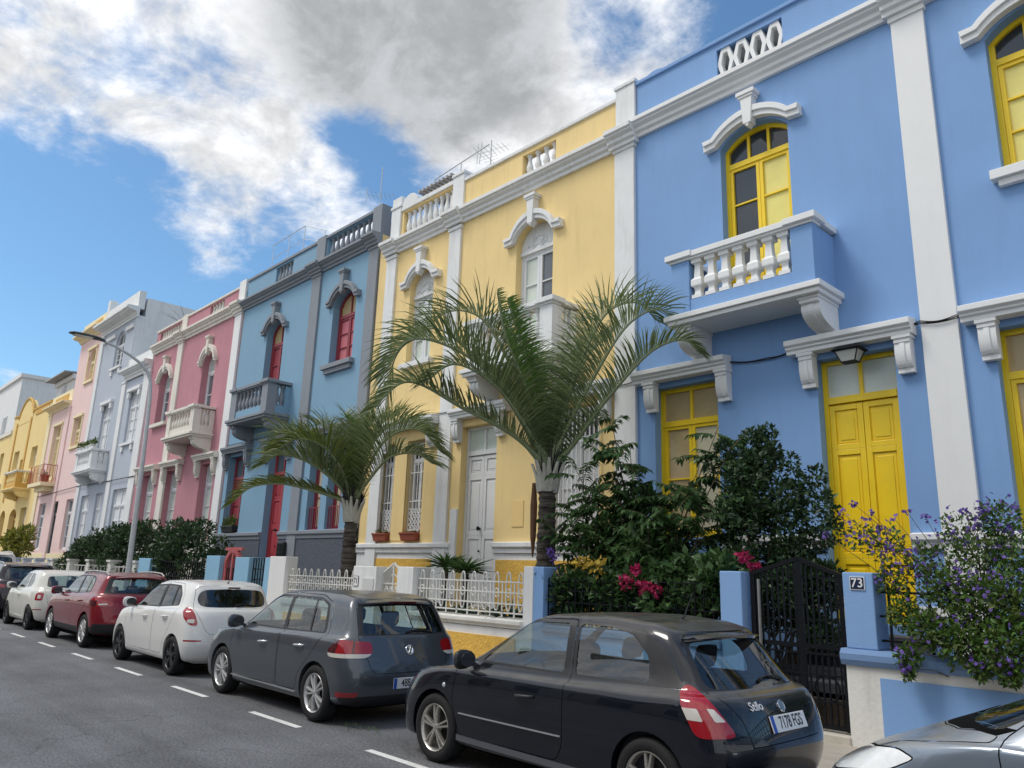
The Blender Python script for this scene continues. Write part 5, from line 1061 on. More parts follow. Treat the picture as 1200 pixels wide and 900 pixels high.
car(dict(L=4.14, W=1.78, at=(-21.82, 6.06), r=.335, wheels=(.85, 3.42), paint=P_red, rim=M_alloyb, style='multi', mirror=(1.34, 1.03), handles=[(2.05, .9), (3.0, .93)], bsplit=2.5, label='ruby red crossover with roof rails and black wheel arch cladding', archgap=.055,
    rings=[Rg(.25, 3.95, .70, .25, cf=.5, cr=.4), Rg(.06, 4.08, .83, [(.05, .26), (1, .28), (3.2, .28), (3.9, .32)], cf=.5, cr=.35), Rg(.0, 4.14, .88, [(0, .47), (2, .45), (4.14, .47)], cf=.5, cr=.36, tf=.03, tr=.03), Rg(.02, 4.13, .89, [(0, .64), (2, .68), (4.14, .66)], cf=.55, cr=.36, tf=.04, tr=.04),
           Rg(.12, 4.04, .872, [(.12, .82), (.55, .93), (1.0, .97), (2.1, .99), (3.1, 1.02), (4.04, 1.03)], cf=.65, cr=.38, tf=.06, tr=.06), Rg(.95, 3.96, .80, [(.95, 1.05), (1.6, 1.03), (2.3, 1.045), (3.1, 1.09), (3.96, 1.1)], cf=.5, cr=.34, nr=3, tr=.07),
           Rg(1.75, 3.78, .60, [(1.75, 1.43), (2.1, 1.485), (2.7, 1.5), (3.3, 1.49), (3.78, 1.45)], cf=.22, cr=.16, nf=3, nr=4), Rg(1.83, 3.74, .42, [(1.8, 1.45), (2.2, 1.515), (2.7, 1.528), (3.3, 1.515), (3.74, 1.47)], cf=.2, cr=.15, nf=3, nr=4), Rg(1.86, 3.72, .0, [(1.85, 1.46), (2.2, 1.522), (2.7, 1.535), (3.3, 1.522), (3.72, 1.477)], cf=.2, cr=.15)],
    cuts=[('door', [(1.2, .36), (1.1, .6), (1.14, 1.0), (1.55, 1.36), (1.85, 1.47), (2.4, 1.49), (2.46, 1.04), (2.46, .5), (2.42, .36)], 'side', dict(f='sa', gap=.006, r=.06)),
          ('rear_door', [(2.46, .36), (2.48, 1.04), (2.42, 1.49), (3.1, 1.48), (3.35, 1.36), (3.46, 1.1), (3.28, .8), (3.0, .55), (2.92, .36)], 'side', dict(f='sa', gap=.006, r=.05)),
          ('cladding', [(-.5, .1), (5, .1), (5, .44), (3.6, .44), (3.1, .4), (1.2, .4), (.7, .46), (-.5, .46)], 'side', dict(f='s', r=0)),
          ('cladding', [(-1, .1), (1, .1), (1, .5), (-1, .5)], 'rear', dict(f='r', r=0)),
          ('window_frame', [(1.22, 1.06), (1.6, 1.33), (1.84, 1.43), (2.4, 1.46), (3.05, 1.45), (3.26, 1.36), (3.3, 1.11), (2.4, 1.06)], 'side', dict(f='gs', r=.04)),
          ('front_glass', [(1.34, 1.08), (1.64, 1.31), (1.87, 1.41), (2.33, 1.437), (2.4, 1.08)], 'side', dict(f='gs', r=.03)),
          ('rear_glass', [(2.48, 1.085), (2.42, 1.437), (2.92, 1.432), (3.0, 1.1)], 'side', dict(f='gs', r=.02)),
          ('quarter_window', [(3.03, 1.105), (2.96, 1.43), (3.04, 1.425), (3.2, 1.34), (3.24, 1.12)], 'side', dict(f='gs', r=.02)),
          ('rear_surround', [(.05, 1.08), (-.68, 1.09), (-.57, 1.42), (.05, 1.445)], 'rear', dict(f='gr', r=.03)),
          ('rear_window', [(.05, 1.12), (-.56, 1.13), (-.5, 1.38), (.05, 1.4)], 'rear', dict(f='gr', r=.05)),
          ('tail_light', [(1.98, .99), (2.12, 1.03), (2.5, .94), (2.5, .85), (2.2, .84), (2.02, .87)], 'diag', dict(f='d', r=.03)),
          ('tail_light_band', [(1.9, .96), (2.2, .96), (2.2, .8), (1.9, .8)], 'diag', dict(f='d', r=0, only=['tail_light'])),
          ('tail_light_lens', [(2.24, .9), (2.4, .91), (2.42, .88), (2.24, .87)], 'diag', dict(f='d', r=.01, only=['tail_light'])),
          ('headlight', [(-.3, .72), (.1, .76), (.34, .88), (.28, .91), (-.2, .84)], 'fdiag', dict(f='fd', r=.03)),
          ('windscreen', [(.05, 1.08), (-.68, 1.08), (-.54, 1.42), (.05, 1.44)], 'rear', dict(f='gf', r=.05))],
    rails=(1.95, 3.7, .57, 1.475), plate=(.0, .8, ''), wiper=(1.14, .0, .38), spoiler=(3.66, 3.9, .56, 1.455, -.01), cab=(1.05, 3.8)))
P_ivory = paint('ivory_paint', (.74, .72, .64, 1), 0, .3)
car(dict(L=3.57, W=1.63, at=(-26.45, 6.05), r=.30, wheels=(.72, 3.02), paint=P_ivory, rim=M_alloyd, style='multi', mirror=(1.2, 1.0), handles=[(1.95, .85)], label='small ivory white rounded three door city car',
    rings=[Rg(.25, 3.4, .64, .2, cf=.5, cr=.4), Rg(.06, 3.5, .75, [(.05, .2), (1, .22), (2.8, .22), (3.5, .28)], cf=.5, cr=.4), Rg(.0, 3.57, .8, [(0, .44), (2, .42), (3.57, .45)], cf=.6, cr=.5, tf=.04, tr=.04), Rg(.02, 3.56, .815, [(0, .62), (2, .64), (3.57, .64)], cf=.65, cr=.5, tf=.05, tr=.05),
           Rg(.14, 3.48, .80, [(.14, .82), (.5, .92), (1.0, .94), (2.0, .95), (2.9, .97), (3.48, .95)], cf=.7, cr=.5, tf=.07, tr=.08), Rg(.78, 3.4, .735, [(.78, 1.0), (1.4, .985), (2.2, 1.0), (2.9, 1.04), (3.4, 1.04)], cf=.45, cr=.4, nr=2.6, tr=.09),
           Rg(1.5, 3.1, .565, [(1.5, 1.4), (1.9, 1.45), (2.4, 1.46), (2.8, 1.44), (3.1, 1.39)], cf=.2, cr=.2, nf=3, nr=3), Rg(1.58, 3.05, .4, [(1.55, 1.42), (1.9, 1.475), (2.4, 1.485), (2.8, 1.463), (3.05, 1.41)], cf=.2, cr=.2, nf=3, nr=3), Rg(1.6, 3.03, .0, [(1.6, 1.425), (1.9, 1.482), (2.4, 1.492), (2.8, 1.47), (3.03, 1.417)], cf=.2, cr=.2)],
    cuts=[('door', [(1.1, .28), (1.02, .6), (1.06, .97), (1.4, 1.32), (1.7, 1.43), (2.2, 1.45), (2.3, 1.0), (2.3, .5), (2.24, .28)], 'side', dict(f='sa', gap=.006, r=.06)),
          ('front_glass', [(1.2, 1.02), (1.5, 1.3), (1.72, 1.385), (2.12, 1.4), (2.2, 1.03)], 'side', dict(f='gs', r=.04)),
          ('quarter_window', [(2.28, 1.035), (2.2, 1.4), (2.5, 1.385), (2.68, 1.2), (2.66, 1.06)], 'side', dict(f='gs', r=.06)),
          ('rear_window', [(.05, 1.05), (-.5, 1.07), (-.46, 1.33), (.05, 1.365)], 'rear', dict(f='gr', r=.06)),
          ('tailgate', [(.02, .6), (-.46, .6), (-.56, 1.03), (.02, 1.02)], 'rear', dict(f='r', gap=.005, r=.03)),
          ('tail_light', [(1.82, .9), (1.86, .93), (1.99, .93), (2.02, .9), (2.02, .74), (1.82, .74)], 'diag', dict(f='d', r=.03)),
          ('tail_light_lens', [(1.88, .87), (1.96, .87), (1.96, .78), (1.88, .78)], 'diag', dict(f='d', r=.02, only=['tail_light'])),
          ('reflector', [(1.8, .5), (1.8, .525), (2.05, .525), (2.05, .5)], 'diag', dict(f='d', r=0)),
          ('headlight', [(-.2, .72), (.0, .72), (.05, .86), (-.15, .86)], 'fdiag', dict(f='fd', r=.06)),
          ('windscreen', [(.05, 1.04), (-.62, 1.03), (-.5, 1.38), (.05, 1.4)], 'rear', dict(f='gf', r=.05))],
    wiper=(1.08, .0, .3), cab=(.9, 3.1)))
P_dark = paint('dark_plum_paint', (.018, .014, .02, 1), .3, .3)
def tall_suv(at, pnt, label, top=0., tint=M_glassd, name='parked_car'):
    k = 1 + top
    return car(dict(name=name, L=4.5, W=1.86, at=at, r=.35, wheels=(.9, 3.6), paint=pnt, rim=M_alloyb, style='multi', mirror=(1.4, 1.1), handles=[(2.2, .95)], label=label, rear_tint=tint, archgap=.05,
    rings=[Rg(.25, 4.3, .72, .25, cf=.5, cr=.4), Rg(.06, 4.44, .86, .3, cf=.5, cr=.35), Rg(.0, 4.5, .92, .5, cf=.5, cr=.36, tf=.03, tr=.03), Rg(.02, 4.49, .93, .72 * k, cf=.55, cr=.36, tf=.04, tr=.04),
           Rg(.12, 4.42, .91, [(.12, .88 * k), (.6, 1. * k), (2.1, 1.04 * k), (4.42, 1.08 * k)], cf=.65, cr=.38, tf=.06, tr=.06), Rg(1.05, 4.36, .84, [(1.05, 1.1 * k), (2.3, 1.1 * k), (4.36, 1.14 * k)], cf=.5, cr=.32, nr=3, tr=.07),
           Rg(1.85, 4.12, .65, [(1.85, 1.53 * k), (2.3, 1.6 * k), (3.4, 1.6 * k), (4.12, 1.56 * k)], cf=.22, cr=.16, nf=3, nr=4), Rg(1.93, 4.08, .46, [(1.9, 1.55 * k), (2.3, 1.63 * k), (3.4, 1.63 * k), (4.08, 1.58 * k)], cf=.2, cr=.15, nf=3, nr=4), Rg(1.96, 4.06, .0, [(1.95, 1.56 * k), (2.3, 1.64 * k), (3.4, 1.64 * k), (4.06, 1.59 * k)], cf=.2, cr=.15)],
    cuts=[('door', [(1.3, .4), (1.2, 1.05 * k), (1.62, 1.42 * k), (1.95, 1.57 * k), (2.5, 1.59 * k), (2.56, 1.08 * k), (2.56, .4)], 'side', dict(f='sa', gap=.006, r=.06)),
          ('front_glass', [(1.42, 1.13 * k), (1.72, 1.4 * k), (1.98, 1.5 * k), (2.42, 1.54 * k), (2.5, 1.13 * k)], 'side', dict(f='gs', r=.04)),
          ('quarter_window', [(2.6, 1.13 * k), (2.55, 1.54 * k), (3.5, 1.53 * k), (3.85, 1.4 * k), (3.85, 1.17 * k)], 'side', dict(f='gs', r=.06)),
          ('rear_window', [(.05, 1.17 * k), (-.64, 1.18 * k), (-.56, 1.47 * k), (.05, 1.5 * k)], 'rear', dict(f='gr', r=.06)),
          ('tail_light', [(2.2, 1.03 * k), (2.34, 1.06 * k), (2.7, .99 * k), (2.7, .9 * k), (2.24, .9 * k)], 'diag', dict(f='d', r=.03)),
          ('headlight', [(-.3, .78 * k), (.1, .82 * k), (.34, .93 * k), (.28, .96 * k), (-.2, .9 * k)], 'fdiag', dict(f='fd', r=.03)),
          ('windscreen', [(.05, 1.14 * k), (-.7, 1.14 * k), (-.58, 1.52 * k), (.05, 1.54 * k)], 'rear', dict(f='gf', r=.05))], rails=(2.0, 3.9, .62, 1.585 * k), spoiler=(3.98, 4.25, .6, 1.56 * k, -.01), cab=(1.15, 4.1)))
tall_suv((-32.1, 6.12), P_dark, 'dark plum sport utility car parked beyond the ivory city car', .0)
tall_suv((-37.6, 6.15), P_wht, 'tall white van at the left edge beyond the dark plum car', .22, name='parked_van')
P_silver = paint('silver_blue_paint', (.22, .265, .32, 1), .5, .3)
car(dict(L=4.1, W=1.74, at=(-2.62, 5.86), r=.31, wheels=(.82, 3.4), paint=P_silver, rim=M_alloyb, style='multi', mirror=(1.52, .99), handles=[(2.15, .85)], mats={'headlight': mat('cloudy_headlamp', (.82, .84, .84, 1), .12, coat=1., var=.12, vscale=14)}, label='silver blue car at the lower right corner showing its bonnet and headlamp',
    rings=[Rg(.25, 3.9, .70, .2, cf=.5, cr=.4), Rg(.07, 4.0, .81, .22, cf=.5, cr=.35), Rg(.0, 4.1, .86, [(0, .42), (2, .42), (4.1, .45)], cf=.65, cr=.36, tf=.05, tr=.02), Rg(.04, 4.1, .87, [(0, .58), (2, .64), (4.1, .62)], cf=.75, cr=.36, tf=.06, tr=.03),
           Rg(.2, 4.0, .855, [(.2, .70), (.6, .83), (1.1, .90), (2.2, .94), (4.0, .97)], cf=.85, cr=.36, tf=.09, tr=.05, nf=2.4), Rg(.86, 3.92, .79, [(.86, .985), (1.5, .965), (2.4, .975), (3.92, 1.0)], cf=.62, cr=.34, nr=3, tr=.07),
           Rg(1.78, 3.62, .59, [(1.78, 1.38), (2.3, 1.445), (2.9, 1.46), (3.62, 1.4)], cf=.25, cr=.16, nf=3, nr=4), Rg(1.86, 3.58, .42, [(1.85, 1.41), (2.4, 1.475), (2.9, 1.488), (3.58, 1.42)], cf=.2, cr=.15, nf=3, nr=4), Rg(1.9, 3.56, .0, [(1.9, 1.42), (2.4, 1.482), (2.9, 1.495), (3.56, 1.43)], cf=.2, cr=.15)],
    cuts=[('hood', [(.3, .05), (.3, -.5), (.48, -.66), (.8, -.755), (1.16, -.785), (1.2, -.74), (.95, -.6), (.82, -.4), (.75, -.2), (.74, .05)], 'top', dict(f='t', gap=.008, r=.03)),
          ('cowl', [(.75, .05), (.76, -.2), (.83, -.4), (.96, -.6), (1.21, -.735), (1.4, -.775), (1.5, -.74), (1.3, -.45), (1.1, .05)], 'top', dict(f='t', r=.02)),
          ('door', [(1.34, .28), (1.24, .6), (1.2, .95), (1.62, 1.32), (2.05, 1.42), (2.56, 1.445), (2.62, .98), (2.6, .3)], 'side', dict(f='sa', gap=.007, r=.06)),
          ('front_glass', [(1.36, 1.0), (1.68, 1.26), (1.95, 1.375), (2.46, 1.4), (2.52, 1.0)], 'side', dict(f='gs', r=.04)),
          ('quarter_window', [(2.62, 1.0), (2.58, 1.4), (3.1, 1.38), (3.4, 1.1), (3.4, 1.02)], 'side', dict(f='gs', r=.06)),
          ('headlight', [(.1, .60), (.5, .60), (1.0, .70), (1.14, .80), (1.0, .835), (.55, .77), (.12, .70)], 'fdiag', dict(f='fd', r=.05, gap=.008)),
          ('cowl', [(.05, .9), (-.75, .9), (-.735, 1.02), (.05, 1.06)], 'rear', dict(f='gf', r=0)),
          ('windscreen', [(.05, 1.04), (-.715, 1.0), (-.56, 1.37), (.05, 1.4)], 'rear', dict(f='gf', r=.03))], cab=(1.15, 3.7)))
# ------------------------------------------------------------------ front gardens: walls, pillars, railings, gates
FY = 8.7
M_bpil = mat('pale_blue_pillar', S(132, 168, 214), .8, var=.03, bump=.12, bscale=40, dirt=.1, streak=True)
M_bcap = mat('grey_blue_coping', S(110, 140, 180), .8, var=.05, bump=.15)
M_gbpil = mat('sky_blue_pillar', S(140, 186, 214), .8, var=.04, bump=.1, dirt=.2)
M_wiron = mat('white_iron', (.72, .72, .69, 1), .5, var=.05, vscale=6, dirt=.3)
M_wwall = mat('white_garden_wall', (.72, .71, .67, 1), .85, var=.05, vscale=2, bump=.25, bscale=20, dirt=.35, streak=True)
M_sign = mat('sign_navy', (.01, .02, .06, 1), .3, coat=.6); M_signw = mat('sign_white', (.8, .8, .8, 1), .4); M_signk = mat('sign_ink', (.02, .02, .03, 1), .5)
M_step = mat('stone_step', S(84, 84, 88), .9, var=.12, vscale=6, bump=.4)
tag(MB().box(-90, 3, 9.0, D - .02, .1, .5).build('garden_soil', M_soil), kind='structure')
# blue house, right of the gate
W_ = thing('garden_wall', 'low white and blue garden wall under the purple flowers with a blue pillar numbered 73', 'wall', (-1.5, FY, 0))
MB().box(-3.82, 1.6, FY, FY + .25, .1, .93).build('wall', M_wwall, W_)
MB().box(-3.47, 1.5, FY - .012, FY + .01, .16, .83).build('wall_panel', M_blue, W_)
MB().prism([(FY + .25, .932), (FY - .03, .932), (FY - .06, .99), (FY - .06, 1.05), (FY - .02, 1.1), (FY + .26, 1.1)], 'x', -3.86, 1.65).build('coping', M_bcap, W_, bevel=.006)
pl = MB().box(-3.8, -3.47, FY, FY + .33, 1.101, 1.9).build('pillar', M_bpil, W_, bevel=.012)
R_ = MB()
for k in range(24): xx = -3.36 + .2 * k; R_.box(xx - .012, xx + .012, FY + .1, FY + .124, 1.1, 1.76)
for zz in (1.2, 1.45, 1.7): R_.box(-3.46, 1.5, FY + .095, FY + .13, zz - .012, zz + .012)
R_.build('railing', M_iron, W_)
def number_sign(label, x0, x1, z0, z1, y, txt, m_bg, m_fg, m_bd, size):
    sg = thing('house_number_sign', label, 'sign', ((x0 + x1) / 2, y, z0))
    MB().box(x0, x1, y - .012, y, z0, z1).build('plate', m_bd, sg); MB().box(x0 + .008, x1 - .008, y - .0145, y - .012, z0 + .008, z1 - .008).build('face', m_bg, sg)
    text_mesh('digits', txt, size, ((x0 + x1) / 2, y - .016, (z0 + z1) / 2), m_fg, sg, ext=.001, bold=.0015); return sg
number_sign('navy enamel house number 73 on the blue gate pillar', -3.715, -3.555, 1.715, 1.855, FY, '73', M_sign, M_signw, M_signw, .135)
# gate
G_ = thing('garden_gate', 'black iron gate with a peaked top and ring ornament beside pillar 73', 'gate', (-4.38, FY + .1, 0))
g = MB(); y = FY + .12; xa, xb, xm = -4.98, -3.86, -4.36
def gz(x): return 1.86 + .19 * (1 - abs(x - xm) / (xm - xa if x < xm else xb - xm))
for xx, w in ((xa + .03, .06), (xb - .02, .04), (xm, .07)): g.box(xx - w / 2, xx + w / 2, y - .02, y + .02, .22, gz(xx) - .01)
g.bar((xa, y, gz(xa)), (xm, y, gz(xm)), .05, .045); g.bar((xm, y, gz(xm)), (xb, y, gz(xb)), .05, .045)
for zz, w in ((1.08, .05), (1.0, .02), (.25, .04), (.78, .018), (.5, .018)): g.box(xa, xb, y - .018, y + .018, zz - w / 2, zz + w / 2)
g.build('frame', M_iron, G_)
b = MB()
for k in range(1, 16): xx = xa + (xb - xa) * k / 16; b.box(xx - .009, xx + .009, y - .008, y + .008, .25, gz(xx) - .02)
for k in range(5): zz = 1.2 + k * .16; b.box(xa, xb, y - .006, y + .006, zz - .006, zz + .006)
b.build('bars', M_iron, G_)
for cx in (-4.67, -4.1): r_ = MB(); r_.tube([(cx + .14 * math.cos(a), y, .64 + .14 * math.sin(a)) for a in [k * math.pi / 10 for k in range(21)]], .012, 6); r_.build('ring_ornament', M_iron, G_)
MB().tube([(xa + .13, y - .05, 1.0), (xa + .13, y - .05, 1.8)], .018, 8).build('push_bar', M_alloy, G_)
ms = mat('mesh_sheet', (.008, .009, .01, 1), .8); MB().box(xa + .06, xm - .04, y + .021, y + .024, .3, 1.78).build('backing_sheet', ms, G_) if False else None
tag(MB().box(-5.04, -3.82, FY - .02, FY + .35, .1, .2).build('gate_step', mat('pale_step', S(190, 184, 172), .9, var=.1, vscale=6, bump=.3, dirt=.3), bevel=.01), 'pale stone threshold under the black iron gate', 'step')
st = MB()
for k in range(6): st.box(-5.3, -3.85, 9.15 + k * .36, D - .03, .5 + k * .125 - (.4 if k == 0 else .125), .5 + k * .125)
tag(st.build('garden_steps', M_step, bevel=.01), 'grey garden steps climbing behind the black gate to the yellow door', 'steps')
W_ = thing('garden_fence', 'blue pillared garden fence with black railing in front of the leafy shrubs', 'fence', (-6.9, FY, 0))
MB().box(-5.34, -5.04, FY, FY + .33, .1, 1.885).build('pillar', M_bpil, W_, bevel=.012); MB().box(-8.595, -8.38, FY, FY + .3, .1, 1.89).build('pillar', M_blue, W_, bevel=.012)
MB().box(-8.38, -5.34, FY, FY + .22, .1, .95).build('wall', M_blue, W_); MB().box(-8.38, -5.34, FY - .04, FY + .26, .951, 1.05).build('coping', M_bcap, W_, bevel=.01)
grille(W_, 'railing', -8.36, -5.36, 1.05, 1.72, FY + .1, M_iron, 22, 4, .014)
# yellow house
def oval_fence(parent, xa, xb, z0, z1, y, m, pitch=.235):
    n = max(2, round((xb - xa) / pitch)); s_ = (xb - xa) / n; f = MB(); o = MB()
    for k in range(n + 1): f.box(xa + k * s_ - .011, xa + k * s_ + .011, y - .009, y + .009, z0, z1 - .03)
    for zz in (z1 - .03, z0 + (z1 - z0) * .66, z0 + (z1 - z0) * .36, z0 + .07): f.box(xa, xb, y - .014, y + .014, zz - .011, zz + .011)
    f.build('railing', m, parent)
    for k in range(0, n, 2 if s_ < .2 else 1):
        cx = xa + (k + .5) * s_; 
        if (k % 2) == 0 or True:
            h = (z1 + .12 - z0 - .1) / 2; zc = z0 + .1 + h; w = s_ * .21
            o.tube([(cx + w * math.copysign(abs(math.cos(a)) ** .8, math.cos(a)), y, zc + h * math.sin(a)) for a in [q * math.pi / 12 for q in range(25)]], .013, 6)
            o.tube([(cx + w * .78 * math.cos(a), y, zc - .02 + w * 1.1 * math.sin(a)) for a in [q * math.pi / 8 for q in range(17)]], .011, 6)
    o.build('oval_ornament', m, parent, smooth=60)
W_ = thing('garden_fence', 'white iron fence of oval loops on a white and ochre wall before the agaves', 'fence', (-10.3, FY, 0))
MB().box(-11.67, -8.81, FY, FY + .25, .1, .93).build('wall', M_white, W_); MB().box(-11.4, -8.95, FY - .025, FY + .005, .14, .8).build('wall_panel', M_ochre, W_)
MB().prism([(FY + .27, .94), (FY - .03, .94), (FY - .03, .98), (FY - .07, 1.0), (FY - .07, 1.06), (FY + .3, 1.09)], 'x', -11.7, -8.8).build('coping', M_wwall, W_, bevel=.008)
MB().box(-12.17, -11.67, FY - .01, FY + .4, .1, 1.84).build('pillar', M_white, W_, bevel=.012); MB().box(-8.81, -8.6, FY - .002, FY + .3, .1, 1.892).build('pillar', M_white, W_, bevel=.012)
oval_fence(W_, -11.66, -8.82, 1.09, 1.67, FY + .1, M_wiron, .29)
W_ = thing('garden_fence', 'white iron fence of oval loops between the tall white corner pillar and pillar 71', 'fence', (-15, FY, 0))
MB().box(-16.52, -13.67, FY, FY + .25, .1, .98).build('wall', M_white, W_); MB().box(-16.4, -13.9, FY - .025, FY + .005, .14, .8).build('wall_panel', M_ochre, W_); MB().box(-16.55, -13.65, FY - .05, FY + .29, .981, 1.09).build('coping', M_wwall, W_, bevel=.008)
MB().box(-17.28, -16.52, FY - .01, FY + .3, .1, 2.0).build('pillar', M_whitec, W_, bevel=.012); MB().box(-13.67, -12.86, FY - .01, FY + .4, .1, 1.83).build('pillar', M_white, W_, bevel=.012)
MB().box(-13.28, -12.92, FY - .03, FY - .008, 1.1, 1.6).build('meter_hatch', mat('hatch_grey', S(206, 208, 206), .6, var=.03), W_)
oval_fence(W_, -16.5, -13.68, 1.09, 1.62, FY + .1, M_wiron, .29)
number_sign('small white house number 71 on the white gate pillar', -13.63, -13.45, 1.44, 1.64, FY - .01, '71', M_signw, M_signk, M_signk, .15)
G_ = thing('garden_gate', 'white iron gate with a pointed top and scrolls between two white pillars', 'gate', (-12.5, FY + .1, 0)); g = MB(); y = FY + .15
for xx in (-12.84, -12.5, -12.2): g.box(xx - .015, xx + .015, y - .015, y + .015, .25, 1.72 if xx != -12.5 else 1.86)
g.bar((-12.84, y, 1.72), (-12.5, y, 1.9), .03); g.bar((-12.5, y, 1.9), (-12.2, y, 1.72), .03)
for zz in (.27, 1.15, 1.52): g.box(-12.84, -12.2, y - .012, y + .012, zz - .012, zz + .012)
g.build('frame', M_wiron, G_); g = MB()
for cx in (-12.72, -12.58, -12.42, -12.28):
    for zc in (1.25, 1.4): g.tube([(cx + .06 * math.cos(a) * (1 - a / 14), y, zc + .07 * math.sin(a) * (1 - a / 14)) for a in [k * .5 for k in range(20)]], .01, 5)
    g.box(cx - .007, cx + .007, y - .007, y + .007, .27, 1.15)
g.tube([(-12.5 + .17 * math.cos(a), y, 1.52 + .17 * math.sin(a)) for a in [k * math.pi / 8 for k in range(9)]], .01, 5); g.build('scrollwork', M_wiron, G_)
# steel blue house
W_ = thing('garden_fence', 'pale blue pillars with dark iron panels in front of the red doors', 'fence', (-21.5, FY, 0))
for a, b, z in ((-17.55, -17.29, 1.97), (-19.16, -18.38, 1.97), (-20.93, -20.08, 2.0)): MB().box(a, b, FY, FY + .4, .1, z).build('pillar', M_gbpil, W_, bevel=.012)
MB().box(-18.38, -17.55, FY + .05, FY + .25, .1, .95).build('wall', M_gbpil, W_); grille(W_, 'railing', -18.37, -17.56, .95, 1.95, FY + .12, M_iron, 6, 4, .02)
G_ = thing('garden_gate', 'red wooden gate frame with a pointed arch between pale blue pillars', 'gate', (-19.6, FY + .1, 0)); g = MB(); y = FY + .16
for xx in (-20.0, -19.24): g.box(xx - .07, xx + .07, y - .05, y + .05, .12, 1.75)
pa = [(-20.0 + .38 * (1 - math.cos(a)), 1.72 + .42 * math.sin(a)) for a in [k * math.pi / 16 for k in range(9)]]
for L_ in (pa, [(-39.24 - x, z) for x, z in pa]): 
    for p, q in zip(L_, L_[1:]): g.bar((p[0], y, p[1]), (q[0], y, q[1]), .1, .12)
g.box(-20.1, -19.14, y - .03, y + .03, 2.14, 2.22); g.box(-19.66, -19.58, y - .04, y + .04, .2, 2.1); g.build('frame', mat('faded_red_wood', S(176, 92, 94), .7, var=.1), G_); grille(G_, 'bars', -19.93, -19.31, .3, 1.7, y, M_iron, 5, 3, .018)
W_ = thing('garden_fence', 'black wrought iron fence with pale blue end pillar under the dark hedge', 'fence', (-23.2, FY, 0))
MB().box(-26.1, -25.1, FY, FY + .4, .1, 1.9).build('pillar', M_gbpil, W_, bevel=.012); MB().box(-25.1, -20.94, FY, FY + .22, .1, 1.0).build('wall', mat('dark_base', S(60, 66, 74), .9, var=.1), W_)
grille(W_, 'railing', -25.08, -20.95, 1.0, 1.82, FY + .1, M_iron, 26, 2, .022); o = MB()
for k in range(13): o.tube([(-24.9 + k * .32 + .09 * math.cos(a), FY + .1, 1.42 + .09 * math.sin(a)) for a in [q * math.pi / 6 for q in range(13)]], .012, 5); o.tube([(-24.92 + k * .32, FY + .1, 1.82), (-24.92 + k * .32, FY + .1, 1.92)], [.02, .004], 5)
o.build('scrollwork', M_iron, W_)
for x0, x1, m, lab in ((-36.3, -26.2, M_wwall, 'white garden wall with square posts in front of the dusty pink house'), (-45.3, -36.4, mat('grey_garden_wall', S(176, 184, 196), .85, var=.05, dirt=.2), 'pale grey garden wall in front of the lavender house'), (-54, -45.4, M_palecr, 'cream garden wall in front of the pale rose house'), (-64, -54.1, M_och, 'mustard garden wall near the end of the row')):
    W_ = thing('garden_wall', lab, 'wall', ((x0 + x1) / 2, FY, 0)); MB().box(x0, x1, FY, FY + .2, .1, 1.15).build('wall', m, W_); n = 5
    for k in range(n): xx = x0 + .2 + (x1 - x0 - .4) * k / (n - 1); MB().box(xx - .18, xx + .18, FY - .04, FY + .26, .1, 1.75).box(xx - .22, xx + .22, FY - .08, FY + .3, 1.751, 1.82).build('pillar', m, W_)
    grille(W_, 'railing', x0 + .4, x1 - .4, 1.15, 1.6, FY + .1, M_wiron if m is not M_och else M_iron, 24, 1, .025)
# ------------------------------------------------------------------ street lamp, wall lantern, cables, aerials
Lm = thing('street_lamp', 'tall grey street lamp with a curved arm over the parked cars', 'street lamp', (-22.6, 7.33, .12)); M_galv = mat('galvanised_steel', (.58, .6, .61, 1), .55, .3, var=.1, vscale=10)
LP = [(-22.6, 7.33, .12), (-22.6, 7.3, 1.5), (-22.6, 7.26, 4), (-22.6, 7.22, 5.5), (-22.6, 7.19, 6.3), (-22.6, 7.15, 6.75), (-22.6, 7.04, 7.02), (-22.6, 6.82, 7.24), (-22.6, 6.5, 7.42), (-22.6, 6.1, 7.58), (-22.6, 5.72, 7.68)]
MB().tube(LP, [.078, .074, .064, .056, .05, .046, .043, .04, .038, .036, .034], 14).build('pole', M_galv, Lm, smooth=60); MB().lathe([(0, 0), (.17, 0), (.17, .03), (.12, .05), (.11, .3), (.1, .32)], (-22.6, 7.33, .12), 16).build('base_plate', M_galv, Lm, smooth=40)
hd = MB(); hd.loft([[(-22.6 + w * c, yy, zz + h * s_) for c, s_ in ((1, 0), (.7, .8), (0, 1), (-.7, .8), (-1, 0), (-.8, -.5), (.8, -.5))] for yy, zz, w, h in ((5.8, 7.66, .05, .05), (5.66, 7.69, .07, .06), (5.5, 7.7, .15, .055), (5.2, 7.71, .17, .05), (5.0, 7.71, .15, .04), (4.9, 7.705, .08, .02))]); h_ = hd.build('lamp_head', mat('lamp_head_grey', (.06, .065, .07, 1), .45, .3), Lm, smooth=50)
MB().box(-22.72, -22.48, 5.02, 5.48, 7.665, 7.676).build('lens', mat('lamp_lens', (.6, .6, .58, 1), .2, coat=.5), h_)
Ln = thing('wall_lantern', 'black wall lantern with frosted panes over the yellow front door', 'lamp', (-4.62, D - .2, 5.3)); c = (-4.6, D - .16)
def sq(r, z): return [(c[0] + sx * r, c[1] + sy * r * .8, z) for sx, sy in ((1, 1), (-1, 1), (-1, -1), (1, -1))]
MB().loft([sq(.2, 5.2), sq(.22, 5.215), sq(.1, 5.29), sq(.06, 5.3)]).build('canopy', M_iron, Ln); MB().loft([sq(.165, 5.198), sq(.1, 5.04)]).build('glass', mat('lantern_glass', S(196, 198, 190), .3, coat=.3), Ln)
fr = MB()
